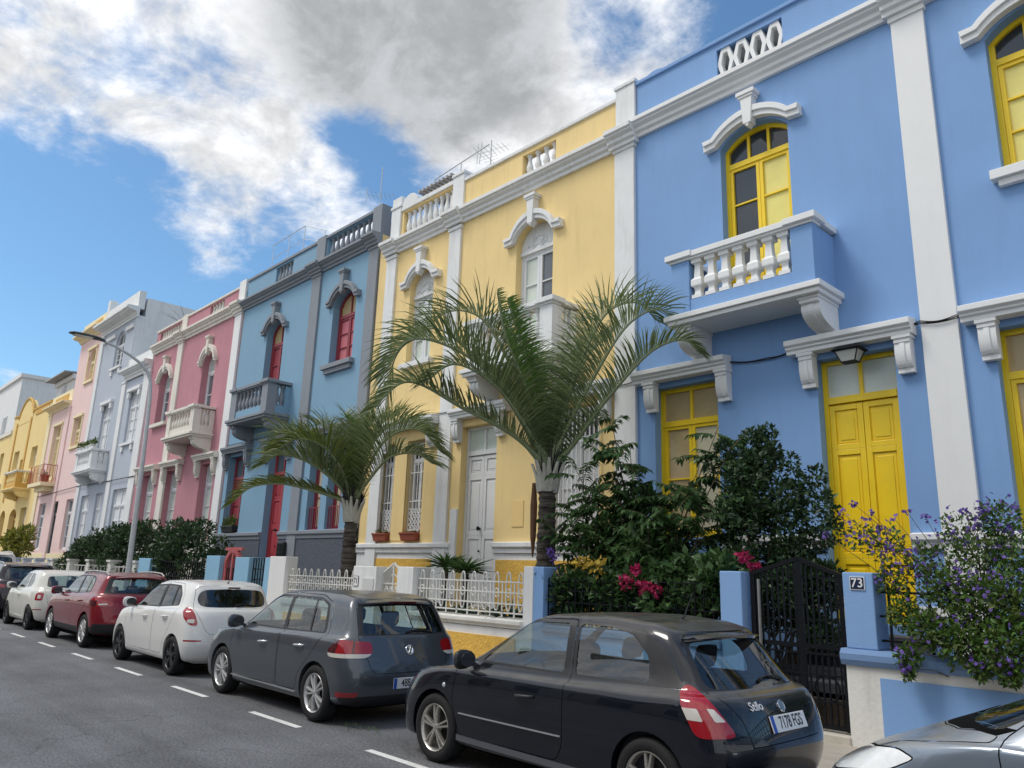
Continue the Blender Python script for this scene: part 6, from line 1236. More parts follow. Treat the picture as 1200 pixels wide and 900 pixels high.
for a, b in zip(sq(.17, 5.2), sq(.105, 5.035)): fr.bar(a, b, .014)
fr.loft([sq(.11, 5.025), sq(.11, 5.04)]); fr.build('cage', M_iron, Ln)
def cable(label, pts, r=.009, strands=2):
    mb = MB()
    for s_ in range(strands):
        out = []
        for (a, b) in zip(pts, pts[1:]):
            for t in range(8):
                k = t / 8; out.append((a[0] + (b[0] - a[0]) * k, a[1] + (b[1] - a[1]) * k - .01 * s_, a[2] + (b[2] - a[2]) * k - .022 * math.sin(math.pi * k) * (1 + s_ * .5) + .02 * s_))
        out.append(pts[-1]); mb.tube(out, r, 5)
    return tag(mb.build('cable', M_trim, smooth=60), label, 'cable')
cable('black cable sagging across the blue wall between two white lintels', [(-6.68, D - .04, 5.42), (-6.0, D - .04, 5.36), (-5.5, D - .04, 5.42)])
cable('black cable bundle wrapped over the wide white pilaster', [(-3.8, D - .04, 5.5), (-3.6, D - .09, 5.44), (-3.12, D - .09, 5.42), (-2.9, D - .04, 5.48)], .008, 3)
cable('thin cable running along the yellow wall above its lintels', [(-17, D - .04, 5.6), (-14.7, D - .09, 5.56), (-14.2, D - .09, 5.56), (-9.2, D - .09, 5.4), (-8.7, D - .09, 5.4)], .011, 1)
cable('thin cable along the steel blue wall above its lintels', [(-27, D - .04, 5.95), (-21.8, D - .09, 5.98), (-18, D - .09, 6.0)], .012, 1)
cable('thin cable crossing the lavender and rose walls', [(-54, D - .05, 5.4), (-45.2, D - .09, 5.55), (-36.4, D - .09, 5.5)], .02, 1)
def aerial(label, x, y, z0, z1, boom, tilt=0):
    a = thing('tv_aerial', label, 'aerial', (x, y, z0)); MB().tube([(x, y, z0 - .05), (x, y, z1)], .018, 6).build('mast', M_galv, a)
    for zz, az in boom:
        mb = MB(); dx, dy = math.cos(az), math.sin(az); mb.tube([(x - dx * .5, y - dy * .5, zz), (x + dx * .6, y + dy * .6, zz)], .006, 5)
        for k in range(7): q = -.45 + k * .16; L_ = .38 - .025 * k; mb.tube([(x + dx * q - dy * L_, y + dy * q + dx * L_, zz), (x + dx * q + dy * L_, y + dy * q - dx * L_, zz)], .006, 5)
        mb.tube([(x - dx * .5 - dy * .1 , y - dy * .5, zz - .35), (x - dx * .5, y - dy * .5, zz + .35)], .012, 5); mb.build('antenna_head', M_galv, a)
aerial('television aerial on a short mast on the yellow roof', -16.7, 14.5, 11.0, 15.3, [(14.95, .3), (14.6, 1.8)])
aerial('thin aerial mast on the steel blue roof corner', -23.0, 14.5, 11.4, 16.8, [(15.6, .8)])
rl = thing('roof_railing', 'thin handrail beside the aerial on the yellow roof', 'railing', (-18.2, 14.5, 11)); MB().tube([(-19.6, 14.5, 11.0), (-19.6, 14.5, 15.0), (-16.8, 14.5, 15.2)], .02, 6).build('rail', M_galv, rl); MB().tube([(-18.2, 14.5, 11), (-18.2, 14.5, 15.1)], .02, 5).build('post', M_galv, rl)
pg = thing('roof_pergola', 'pale slatted pergola on the yellow roof behind the white balustrade', 'pergola', (-18.4, 13.6, 11)); mb = MB()
for xx in (-18.7, -17.4):
    for yy in (13.6, 15.2): MB().box(xx - .05, xx + .05, yy - .05, yy + .05, 11, 13.7).build('post', M_wwall, pg)
mb = MB(); mb.box(-18.9, -17.2, 13.5, 15.4, 13.7, 13.74)
for k in range(9): xx = -18.85 + k * .2; mb.box(xx, xx + .08, 13.3, 15.6, 13.741, 13.84)
mb.build('slats', mat('pale_weathered_wood', S(176, 172, 166), .9), pg)
rl = thing('roof_railing', 'thin metal railing along the steel blue roof', 'railing', (-29, 14.5, 12)); mb = MB(); mb.tube([(-32, 14.6, 16.3), (-29, 14.6, 16.35), (-27.1, 14.6, 15.5)], .018, 5); mb.tube([(-32, 14.6, 15.6), (-29, 14.6, 15.7), (-27.1, 14.6, 15.0)], .012, 5)
for xx in (-31.9, -30.4, -29, -27.2): mb.tube([(xx, 14.6, 12.), (xx, 14.6, 16.3 if xx < -28 else 15.5)], .016, 5)
mb.build('rail', M_galv, rl)
db = thing('wall_lantern', 'dark lantern box on the slate plinth beside the tall red door', 'lamp', (-21.9, D, 2.06)); MB().box(-22.16, -21.76, D - .2, D - .031, 2.06, 2.5).build('housing', M_trim, db, bevel=.03); MB().box(-22.1, -21.82, D - .215, D - .2, 2.12, 2.44).build('glass', M_pane, db)
# houses far behind the row
def far_block(label, x0, x1, y0, y1, z, m, wins):
    b = thing('apartment_building', label, 'building', ((x0 + x1) / 2, y0, 0)); MB().box(x0, x1, y0, y1, 0, z).box(x0 - .2, x1 + .2, y0 - .2, y1 + .2, z, z + .35).build('wall', m, b)
    for (xx, zz, w, h, face) in wins:
        w_ = (MB().box(xx, xx + w, y0 - .06, y0 + .05, zz, zz + h) if face == 'f' else MB().box(x1 - .05, x1 + .06, xx, xx + w, zz, zz + h)).build('window', M_shut, b); (MB().box(xx + .12, xx + w - .12, y0 - .08, y0, zz + .12, zz + h - .12) if face == 'f' else MB().box(x1, x1 + .08, xx + .12, xx + w - .12, zz + .12, zz + h - .12)).build('pane', M_pane, w_)
    return b
far_block('plain white apartment block rising behind the mustard house', -95, -81, 14.5, 40, 18.0, M_white, [(-90, 13, 1.6, 1.8, 'f'), (-86, 13, 1.6, 1.8, 'f'), (-90, 9, 1.6, 1.8, 'f'), (-86, 9, 1.6, 1.8, 'f')])
fb = far_block('small white roof house with a dark overhanging roof', -65, -60.5, 14.0, 18, 14.4, M_white, [(-63.4, 13.4, 1.1, .9, 'f'), (15.5, 13.2, 1.2, 1., 's')]); MB().prism([(13.2, 14.75), (18.5, 15.2), (18.5, 15.28), (13.2, 14.85)], 'x', -65.6, -60.3).build('roof', mat('grey_sheet_roof', S(160, 158, 156), .7), fb)

# the other side of the street (mirrored in paintwork and glass)
M_opw = [mat('far_side_stucco_%s' % n, c, .85, var=.06, vscale=1) for n, c in (('sand', S(196, 182, 156)), ('grey', S(150, 154, 158)), ('rose', S(186, 140, 132)), ('cream', S(220, 212, 190)))]
for k in range(7):
    x0 = -52 + 9.2 * k; hh = 5.6 + .6 * ((k * 7) % 3); b = thing('terraced_house', ['sand coloured', 'grey', 'rose', 'cream', 'tall sand coloured', 'tall grey', 'tall rose'][k] + ' house on the far side of the street', 'house', (x0 + 4.5, -7.4, 0))
    MB().box(x0, x0 + 9, -15, -7.4, 0, hh).build('wall', M_opw[k % 4], b); MB().box(x0 - .1, x0 + 9.1, -15.1, -7.1, hh, hh + .35).build('cornice', M_opw[3], b)
    for j in range(3):
        for zz in ((.2, 2.9), (3.7, 1.5)): w_ = MB().box(x0 + 1.1 + 2.7 * j, x0 + 2.5 + 2.7 * j, -7.44, -7.36, zz[0], zz[0] + zz[1]).build('window', M_shut if (j + k) % 2 else M_dark, b); MB().box(x0 + 1.25 + 2.7 * j, x0 + 2.35 + 2.7 * j, -7.38, -7.33, zz[0] + .15, zz[0] + zz[1] - .15).build('pane', M_pane, w_)
# ------------------------------------------------------------------ plants
def leaf_mesh(name, P, Dv, Nv, Ln, Wd, m, parent, fold=.25, curl=.15):
    """P base points, Dv leaf direction, Nv leaf normal (arrays n x 3); each leaf is a folded, pointed blade of four faces"""
    P, Dv, Nv = (np.asarray(a, float) for a in (P, Dv, Nv)); Ln = np.asarray(Ln, float)[:, None]; Wd = np.asarray(Wd, float)[:, None]
    Dv = Dv / np.linalg.norm(Dv, axis=1, keepdims=True); S_ = np.cross(Dv, Nv); S_ /= np.maximum(np.linalg.norm(S_, axis=1, keepdims=True), 1e-6); Nn = np.cross(S_, Dv)
    n = len(P); o = org(parent); P = P - np.array(o)
    m1 = P + Dv * Ln * .45 - Nn * Ln * curl * .1; tip = P + Dv * Ln - Nn * Ln * curl
    v = np.stack([P, m1 + S_ * Wd * .5 + Nn * Wd * fold, m1, m1 - S_ * Wd * .5 + Nn * Wd * fold, tip], 1).reshape(-1, 3)
    i = np.arange(n)[:, None] * 5; f = np.stack([i + np.array([0, 2, 1]), i + np.array([1, 2, 4]), i + np.array([0, 3, 2]), i + np.array([3, 4, 2])], 1).reshape(-1, 3)
    me = bpy.data.meshes.new(name); me.vertices.add(len(v)); me.vertices.foreach_set('co', v.ravel()); me.loops.add(len(f) * 3); me.loops.foreach_set('vertex_index', f.ravel().astype(np.int32))
    me.polygons.add(len(f)); me.polygons.foreach_set('loop_start', np.arange(0, len(f) * 3, 3, dtype=np.int32)); me.polygons.foreach_set('loop_total', np.full(len(f), 3, np.int32)); me.update(calc_edges=True); me.materials.append(m)
    ob = bpy.data.objects.new(name, me); COL.objects.link(ob); ob.parent = parent; ORG[ob] = o.copy() if parent else Vector((0, 0, 0)); return ob
def unit(a): return a / np.maximum(np.linalg.norm(a, axis=1, keepdims=True), 1e-9)
def scatter(clumps, n, size, sj=.35, up=.35, shell=.55, aspect=.45, droop=0.):
    """leaves in ellipsoid clumps (centre, radii, weight): most near the surface, pointing out and up"""
    w = np.array([c[2] for c in clumps], float); w /= w.sum(); idx = npr.choice(len(clumps), n, p=w)
    C = np.array([c[0] for c in clumps])[idx]; Rr = np.array([c[1] for c in clumps])[idx]
    d = unit(npr.normal(size=(n, 3))); r = shell + (1 - shell) * npr.rand(n, 1) ** .6; r *= (1 + .16 * np.sin(d[:, :1] * 9 + C[:, :1] * 5) * np.sin(d[:, 2:] * 8 + C[:, 2:] * 7))
    P = C + d * Rr * r; P[:, 2] = np.maximum(P[:, 2], .15)
    Dv = unit(d * .7 + npr.normal(size=(n, 3)) * .6 + np.array([0, 0, up - droop])); Nv = unit(npr.normal(size=(n, 3)) * .6 + d * .5 + np.array([0, 0, .6]))
    Ln = size * (1 + sj * npr.normal(size=n)).clip(.5, 1.7); return P, Dv, Nv, Ln, Ln * aspect
def sub_clumps(c, r, n, s):
    out = []
    for _ in range(n):
        d = npr.normal(size=3); d /= np.linalg.norm(d); k = npr.uniform(.45, .95); out.append((np.array(c) + d * np.array(r) * k, np.array([s, s, s * .8]) * npr.uniform(.7, 1.3), 1))
    return out
L_dark = leaf_mat('dark_gloss_leaf', (.018, .042, .018, 1), (.055, .105, .036, 1), .42, .26); L_mid = leaf_mat('mid_green_leaf', (.026, .066, .022, 1), (.085, .16, .05, 1), .42, .3)
L_fresh = leaf_mat('fresh_green_leaf', (.045, .12, .018, 1), (.13, .24, .045, 1), .45, .35); L_olive = leaf_mat('olive_leaf', (.045, .085, .018, 1), (.15, .2, .05, 1), .5, .35)
L_palm = leaf_mat('blue_green_palm_leaf', (.085, .12, .048, 1), (.20, .25, .105, 1), .42, .4, .45); L_spear = leaf_mat('young_palm_leaf', (.06, .14, .02, 1), (.13, .24, .04, 1), .4, .35); L_palmy = leaf_mat('sunny_palm_leaf', (.06, .09, .015, 1), (.14, .17, .035, 1), .42, .35)
L_agave = leaf_mat('agave_leaf', (.025, .055, .035, 1), (.06, .10, .06, 1), .5, .1)
F_mag = leaf_mat('magenta_bract', (.28, .008, .06, 1), (.55, .03, .14, 1), .5, .35); F_pur = leaf_mat('violet_petal', (.10, .05, .30, 1), (.24, .14, .52, 1), .5, .35); F_yel = leaf_mat('yellow_petal', (.42, .26, .03, 1), (.62, .46, .08, 1), .5, .3); F_red = leaf_mat('red_petal', (.4, .01, .02, 1), (.6, .03, .06, 1), .5, .3)
M_bark = mat('bush_bark', S(92, 78, 62), .9, var=.2, vscale=15, bump=.5, bscale=40); M_ptrunk = mat('palm_trunk', S(74, 64, 58), .95, var=.4, vscale=14, bump=1., bscale=26); M_crown = mat('palm_crownshaft', S(186, 184, 172), .8, var=.2, vscale=14, bump=.4, dirt=.5); M_stalk = mat('palm_stalk', S(122, 132, 96), .6, var=.2, vscale=8)
def ringed(m):                                    # leaf scars: pale and dark rings up the trunk
    nt = m.node_tree; p = nt.nodes['Principled BSDF']; N = nt.nodes.new; L = nt.links.new; g = N('ShaderNodeNewGeometry'); mp = N('ShaderNodeMapping'); mp.inputs['Scale'].default_value = (1.5, 1.5, 22); L(g.outputs['Position'], mp.inputs[0])
    n = N('ShaderNodeTexNoise'); n.inputs['Scale'].default_value = 1.; n.inputs['Detail'].default_value = 6; n.inputs['Roughness'].default_value = .7; L(mp.outputs[0], n.inputs['Vector']); r_ = N('ShaderNodeValToRGB'); L(n.outputs['Fac'], r_.inputs[0])
    r_.color_ramp.elements[0].position = .38; r_.color_ramp.elements[0].color = (.018, .014, .012, 1); r_.color_ramp.elements[1].position = .66; r_.color_ramp.elements[1].color = (.17, .145, .12, 1); L(r_.outputs[0], p.inputs['Base Color'])
ringed(M_ptrunk)
VD, RT, UPV = np.array([-bk[0], -bk[1], -bk[2]]), np.array(rt), np.array(up)
def palm(label, base, top_z, px0, fronds, scale, tr=.14, seed=1, extra=0, n_leaf=104, lean=(0, 0)):
    rs = np.random.RandomState(seed); pm = thing('palm_tree', label, 'palm', (base[0], base[1], .4), 'palms in the front gardens')
    top = Vector((base[0] + lean[0], base[1] + lean[1], top_z)); B = Vector((base[0], base[1], .4)); mb = MB(); rg = []; N_ = 46
    for k in range(N_ + 1):
        t = k / N_; c = B.lerp(top, t); r = tr * (1.12 - .2 * t) * (1 + (.06 if k % 2 else -.06) + rs.uniform(-.05, .05))
        rg.append([(c.x + r * math.cos(a) * (1 + .05 * math.sin(a * 5 + k)), c.y + r * math.sin(a) * (1 + .05 * math.sin(a * 4 + k * 2)), c.z) for a in [q * math.pi / 8 for q in range(16)]])
    mb.loft(rg); mb.build('trunk', M_ptrunk, pm, smooth=40)
    cs = MB(); cs.lathe([(tr * .95, -.06), (tr * .9, .15), (tr * .5, .4)], tuple(top), 12)
    for k in range(11):
        az = k * 2.4 + .4; o = Vector((math.cos(az), math.sin(az), 0)); s_ = Vector((-math.sin(az), math.cos(az), 0)); rg = []
        for t, (rr_, zz, ww) in enumerate(((1.0, -.08 + .02 * (k % 3), .08), (1.08, .04 + .015 * (k % 4), .1), (1.22, .14 + .01 * k, .06), (1.5, .26 + .012 * k, .035), (1.8, .38 + .012 * k, .022))):
            c = top + o * tr * rr_ + Vector((0, 0, zz)); rg.append([c + s_ * ww + o * -.02, c + s_ * ww * .6 + o * .025, c - s_ * ww * .6 + o * .025, c - s_ * ww + o * -.02])
        cs.loft(rg)
    cs.build('crownshaft', M_crown, pm, smooth=50); fb_ = MB()
    for k in range(40): a_ = rs.uniform(0, 6.28); o = Vector((math.cos(a_), math.sin(a_), 0)); p0 = top + o * rs.uniform(.02, .16) + Vector((0, 0, .15)); fb_.tube([p0, p0 + o * .08 + Vector((0, 0, .3)), p0 + o * rs.uniform(.1, .25) + Vector((0, 0, rs.uniform(.45, .8)))], [.016, .012, .003], 4)
    fb_.build('fibres', mat('dark_palm_fibre', (.03, .022, .028, 1), .9), pm)
    c0 = np.array([top.x, top.y, top.z + .35]); dep = (c0 - np.array([0, 0, CAMH])).dot(VD); m_px = dep / 900.
    def mk(path, dz, m, dens=1., lf=.88, keel=.85):
        # path: frond midrib given as seen in the photo, set at its own depth; dz bends it towards or away from the street
        pts = [np.array([(x - px0[0]) * m_px, -(y - px0[1]) * m_px]) for x, y in path]; q = []
        pts = [np.zeros(2)] + pts; nseg = 10
        for i in range(len(pts) - 1):
            for t in range(nseg): q.append(np.array(crspline([Vector((p[0], p[1], 0)) for p in pts], t / nseg, i))[:2])
        q.append(pts[-1]); q = np.array(q); s_ = np.concatenate([[0], np.cumsum(np.linalg.norm(np.diff(q, axis=0), axis=1))]); tot = s_[-1]
        K = int(n_leaf * dens); ss = np.linspace(0, tot, K + 8); Q = np.stack([np.interp(ss, s_, q[:, 0]), np.interp(ss, s_, q[:, 1])], 1); tt = ss / tot
        W = c0 + Q[:, :1] * RT + Q[:, 1:] * UPV + (dz * (tt ** 1.3))[:, None] * VD
        f = MB(); f.tube([tuple(p) for p in W[::2]], [(.035 * (1 - .85 * t) + .05 * max(0, 1 - t * 7)) * scale + .006 for t in tt[::2]], 6); rb = f.build('frond', M_stalk, pm, smooth=60)
        T = unit(np.gradient(W, axis=0)); up_ = np.tile(np.array([0, 0, 1.]), (len(W), 1)); side = unit(np.cross(T, up_)); nu = unit(np.cross(side, T))
        P_, D_, N2, L2, W2 = [], [], [], [], []
        for sgn in (-1, 1):
            k = np.arange(6, len(W)); t = tt[k]; prof = np.clip(np.sin(np.pi * np.clip((t - .06) / 1.02, 0, 1)) ** .55, .25, 1) * lf * scale * (1 + .08 * rs.normal(size=len(k)))
            d = T[k] * (.55 + .35 * t[:, None]) + sgn * side[k] * (1 - keel * .55) + nu[k] * keel + rs.normal(size=(len(k), 3)) * .05
            P_.append(W[k]); D_.append(d); N2.append(sgn * -side[k] * .6 + nu[k] * .5); L2.append(prof); W2.append(np.full(len(k), .027 * scale))
        # a leaflet is two blades end to end so that it bends over
        P1, D1, Nn1, Ll, Ww = np.concatenate(P_), unit(np.concatenate(D_)), np.concatenate(N2), np.concatenate(L2), np.concatenate(W2)
        leaflets(P1, D1, Nn1, Ll, Ww, m, rb)
    def leaflets(P, Dv, Nv, Ln, Wd, m, par):
        S_ = unit(np.cross(Dv, Nv)); n = len(P); g = np.array([0, 0, -1.]); rows = []; p = P.copy(); d = Dv.copy()
        for j, (st, w) in enumerate(((0, .5), (.3, 1.), (.35, .8), (.35, .05))):
            p = p + d * (Ln * st)[:, None]; rows.append((p - S_ * (Wd * w * .5)[:, None], p + S_ * (Wd * w * .5)[:, None])); d = unit(d + g * (.2 + .2 * rs.rand(n, 1)) + rs.normal(size=(n, 3)) * .025)
        v = np.stack([x for r_ in rows for x in r_], 1).reshape(-1, 3) - np.array(org(par)); i = np.arange(n)[:, None] * 8
        f = np.stack([i + np.array([2 * j, 2 * j + 1, 2 * j + 3, 2 * j + 2]) for j in range(3)], 1).reshape(-1, 4)
        me = bpy.data.meshes.new('leaflets'); me.from_pydata(v.tolist(), [], f.tolist()); me.materials.append(m); ob = bpy.data.objects.new('leaflets', me); COL.objects.link(ob); ob.parent = par; ORG[ob] = org(par).copy()
    for path, dz, m, kw in fronds: mk(path, dz, m, **kw)
    return pm, top
big, btop = palm('tall palm with arching blue green fronds in front of the yellow house', (-9.12, 9.5), 3.2, (638, 549), [
    ([(572, 442), (500, 382), (456, 410), (438, 468)], .9, L_palm, {}), ([(600, 512), (540, 478), (478, 448), (443, 478)], -.9, L_palm, dict(lf=.7)), ([(596, 432), (554, 366), (514, 360), (478, 392)], 1.2, L_palm, {}),
    ([(600, 470), (530, 410), (478, 400), (448, 440)], -.3, L_palm, {}), ([(618, 440), (600, 380), (590, 348)], .4, L_spear, dict(lf=.5, keel=.95, dens=1.2)), ([(614, 460), (588, 392), (578, 340)], .1, L_spear, dict(lf=.34, keel=.95)),
    ([(676, 430), (716, 360), (752, 350), (778, 372)], .9, L_palm, {}), ([(688, 450), (738, 376), (772, 362), (790, 380)], .2, L_palm, {}), ([(660, 530), (708, 464), (758, 410), (788, 402), (802, 416)], -.8, L_palm, dict(lf=.6)), ([(664, 470), (696, 410), (726, 386)], 1.5, L_palm, {}),
    ([(624, 480), (616, 420), (590, 396)], 1.8, L_palm, {}), ([(612, 500), (574, 450), (530, 428), (500, 448)], -.7, L_palm, dict(lf=.7, dens=.8))], 1.0, tr=.155, seed=3, lean=(.02, 0))
ds = MB(); ds.loft([[(btop.x - .22 + .05 * math.cos(a) * k, btop.y - .1 + .05 * math.sin(a) * k, z) for a in [q * math.pi / 4 for q in range(8)]] for z, k in ((btop.z + .1, .7), (btop.z - .3, 1.2), (btop.z - .8, 1.), (btop.z - 1.15, .2))]); ds.build('dead_sheath', mat('dead_leaf', S(104, 74, 52), .9, var=.3, vscale=20), big)
palm('smaller palm with drooping fronds between the steel blue and yellow houses', (-15.2, 9.5), 2.85, (412, 588), [
    ([(376, 574), (330, 562), (300, 566), (282, 582)], -.6, L_palmy, dict(lf=.62)), ([(378, 546), (342, 512), (318, 506), (310, 524)], .5, L_palm, {}), ([(396, 540), (370, 502), (350, 496)], 1.2, L_palm, {}), ([(406, 540), (398, 500), (386, 486)], 1.5, L_palm, {}),
    ([(430, 546), (458, 508), (492, 500), (520, 526)], -.6, L_palm, {}), ([(428, 530), (450, 500), (480, 492), (500, 506)], .4, L_palm, {}), ([(424, 536), (436, 498), (456, 486)], 1.3, L_palm, {}), ([(416, 540), (422, 506), (436, 490)], .3, L_palm, {}), ([(402, 550), (382, 520), (356, 510), (334, 520)], -.6, L_palmy, {}), ([(432, 560), (462, 530), (492, 526), (512, 536)], -1., L_palm, {}), ([(412, 530), (408, 500), (396, 488)], .8, L_spear, dict(lf=.4)), ([(390, 560), (356, 536), (326, 530), (312, 540)], -.2, L_palm, {})], 1.0, tr=.15, seed=9, n_leaf=92)
# shrubs
def branches(name, base, tips, m, parent, r=.025, sag=.0):
    mb = MB()
    for t in tips:
        a, b = Vector(base) + Vector((npr.uniform(-.25, .25), npr.uniform(-.15, .15), 0)), Vector(t); mid = a.lerp(b, .5) + Vector((npr.uniform(-.12, .12), npr.uniform(-.1, .1), .12)); mb.tube([a, a.lerp(mid, .5), mid, mid.lerp(b, .5) + Vector((0, 0, .05)), b], [r, r * .8, r * .6, r * .4, r * .2], 5)
    return mb.build(name, m, parent, smooth=60)
def pinnate_shrub(label, base, tips, m, cat='shrub', leaf=.13, twigs=9, extra=None):
    """long arching shoots carrying rows of paired hanging leaflets"""
    sh = thing('leafy_shrub', label, cat, base); branches('stem', base, tips, M_bark, sh, .022); P, Dd, Nn, L_ = [], [], [], []; tw = MB()
    for t in tips:
        a, b = np.array(base, float), np.array(t, float)
        for k in range(twigs):
            s_ = npr.uniform(.35, 1.); o = a + (b - a) * s_ + npr.normal(size=3) * .08; az = npr.uniform(0, 6.28); d = np.array([math.cos(az), math.sin(az), npr.uniform(-.3, 1.2)]); d = d / np.linalg.norm(d); l = npr.uniform(.35, .75) * (1.15 - .3 * s_)
            prev = None; pts = []
            for q in range(11):
                u = q / 10; p = o + d * l * u + np.array([0, 0, -.28 * l * u * u]); pts.append(tuple(p))
                if q:
                    sd = np.cross(d, [0, 0, 1.]); sd /= np.linalg.norm(sd) + 1e-9
                    for sg in (-1, 1): P.append(p); Dd.append(d * .45 + sg * sd * .75 + np.array([0, 0, -.45]) + npr.normal(size=3) * .12); Nn.append(np.array([0, 0, 1.]) + sg * sd * .5 + npr.normal(size=3) * .15); L_.append(leaf * npr.uniform(.75, 1.2))
            tw.tube(pts[::2], .005, 4)
    tw.build('twigs', M_bark, sh); L_ = np.array(L_); leaf_mesh('foliage', P, Dd, Nn, L_, L_ * .42, m, sh, curl=.25)
    if extra: A = scatter(*extra); leaf_mesh('foliage', *A, m, sh)
    return sh
def V(px, py, Y): c = pix_dir(px, py); t = Y / c[1]; return (c[0] * t, Y, c[2] * t + CAMH)
tips = [V(x, y, Y) for x, y, Y in [(715, 485, 9.5), (738, 520, 9.6), (672, 545, 9.4), (652, 590, 9.2), (648, 625, 9.2), (700, 560, 9.5), (750, 560, 9.8), (775, 580, 9.9), (842, 500, 10.0), (820, 545, 10.0), (690, 600, 9.3), (790, 600, 9.6), (720, 530, 9.4), (835, 590, 9.6), (870, 505, 9.8), (760, 610, 9.2)]]
pinnate_shrub('tall airy shrub with arching shoots of hanging leaflets right of the palm', (-7.3, 9.7, .5), tips, L_mid, twigs=19, leaf=.15, extra=(sub_clumps((-7.5, 9.7, 2.2), (.85, .5, .8), 22, .3), 4200, .12))
def bush(label, name, base, clumps, n, size, m, cat='shrub', aspect=.5, flower=None, up=.35, shell=.5, tips=None, group=None, droop=0):
    sh = thing(name, label, cat, base, group); br = branches('stem', base, tips or [tuple(c[0]) for c in clumps[:14]], M_bark, sh, .02); leaf_mesh('foliage', *scatter(clumps, n, size, up=up, aspect=aspect, shell=shell, droop=droop), m, sh)
    for cl, nf, fs, fm in (flower or []):
        for c in cl: leaf_mesh('flower_cluster', *scatter([c], nf // len(cl), fs, up=.5, aspect=.8, shell=.2), fm, sh, fold=.1)
    return sh
cl = sub_clumps((-4.75, 9.95, 1.5), (.4, .3, .6), 12, .22) + sub_clumps((-5.35, 10.0, 2.15), (.75, .55, 1.0), 34, .3) + sub_clumps((-5.45, 10.0, 3.1), (.45, .35, .5), 9, .2) + [(np.array(V(892, 520, 9.9)), np.array([.1, .1, .2]), .4), (np.array(V(848, 530, 9.9)), np.array([.14, .12, .2]), .5), (np.array(V(870, 545, 9.9)), np.array([.25, .2, .22]), .8), (np.array(V(960, 600, 9.9)), np.array([.25, .2, .3]), .8)]
bush('dense dark green shrub filling the corner beside the yellow front door', 'leafy_shrub', (-5.4, 10.0, .5), cl + [(np.array(V(x, y, 9.9)), np.array([.13, .1, .16]), .35) for x, y in [(880, 515), (905, 530), (925, 545), (850, 530), (835, 545), (940, 570), (965, 590), (975, 625), (860, 555), (815, 580), (900, 510), (955, 560)]], 20000, .075, L_dark)
cl = sub_clumps((-6.6, 9.15, 1.45), (1.5, .3, .5), 30, .24) + sub_clumps((-5.5, 9.1, 1.75), (.35, .25, .35), 8, .2)
fb = [(np.array(V(745, 668, 8.74)), np.array([.08, .05, .06]), 1), (np.array(V(733, 683, 8.72)), np.array([.1, .06, .09]), 1), (np.array(V(756, 690, 8.72)), np.array([.12, .06, .09]), 1), (np.array(V(768, 693, 8.74)), np.array([.09, .06, .07]), 1), (np.array(V(872, 654, 8.8)), np.array([.09, .05, .06]), .8), (np.array(V(886, 665, 8.95)), np.array([.07, .05, .05]), .8)]
bush('low bougainvillea with magenta flowers behind the black railing', 'flowering_shrub', (-6.5, 9.2, .5), cl, 7500, .12, L_mid, aspect=.6, flower=[(fb, 420, .05, F_mag)])
cl = sub_clumps((-8.1, 9.15, 1.35), (.4, .25, .5), 12, .22)
fb = [(np.array(V(683, 660, 8.84)), np.array([.12, .07, .12]), 1), (np.array(V(700, 664, 8.84)), np.array([.12, .07, .12]), 1)]; fp = [(np.array(V(x, y, 8.95)), np.array([.08, .06, .07]), 1) for x, y in ((650, 655), (662, 684), (646, 690), (655, 672), (645, 648))]
bush('bush of yellow lilies and violet blooms beside the blue boundary pillar', 'flowering_shrub', (-8.0, 9.2, .5), cl, 3600, .11, L_mid, aspect=.35, flower=[(fb, 56, .09, F_yel), (fp, 170, .04, F_pur)])
# purple solanum hanging over the wall
cl = []
for x, y, Y, r_, w in [(1150, 660, 9.0, .3, 1.5), (1190, 650, 9.1, .3, 1.3), (1110, 690, 8.8, .22, 1.2), (1150, 710, 8.7, .26, 1.8), (1190, 710, 8.7, .28, 1.8), (1090, 740, 8.6, .18, 1.1), (1130, 755, 8.55, .2, 1.4), (1175, 760, 8.5, .22, 1.6), (1060, 720, 8.7, .16, .8), (1045, 680, 8.8, .16, .5), (1065, 770, 8.5, .1, .5), (1185, 790, 8.45, .1, .5), (1150, 785, 8.45, .09, .4), (1085, 660, 8.9, .2, .6), (1125, 625, 9.1, .2, .5), (1170, 610, 9.1, .2, .6), (1040, 640, 8.9, .2, .35), (1010, 630, 9.0, .18, .3), (1064, 790, 8.5, .05, .2), (1240, 680, 8.9, .4, 2), (1240, 740, 8.7, .35, 2)]: cl.append((np.array(V(x, y, Y)), np.array([r_, r_ * .8, r_]) * 1.12, w))
fl = [(c[0] + np.array([0, -.08, .06]), c[1] * 1.05, max(.4, 1.2 if c[0][2] > 1.6 else .5)) for c in cl] + [(np.array(V(x, y, Y)), np.array([.05, .04, .05]), .35) for x, y, Y in [(985, 600, 9.0), (1000, 590, 9.0), (1020, 600, 9.0), (1048, 608, 9.0), (1030, 620, 9), (1062, 598, 9), (1130, 598, 9), (1150, 600, 9), (1145, 612, 9), (1183, 620, 9), (1172, 640, 9), (1040, 640, 8.9), (968, 628, 9.1), (1085, 607, 9.2)]]
so_ = thing('flowering_shrub', 'sprawling climber with small violet flowers hanging over the white and blue wall', 'shrub', (-2.3, 9.2, .5))
branches('stem', (-2.3, 9.2, .5), [tuple(c[0]) for c in fl], M_bark, so_, .012); leaf_mesh('foliage', *scatter(cl, 7500, .052, up=.1, aspect=.5, shell=.1), L_olive, so_); leaf_mesh('foliage', *scatter(cl, 5000, .05, up=.3, aspect=.55, shell=.4), L_fresh, so_)
P, Dd, Nn, Ll, Ww = [], [], [], [], []
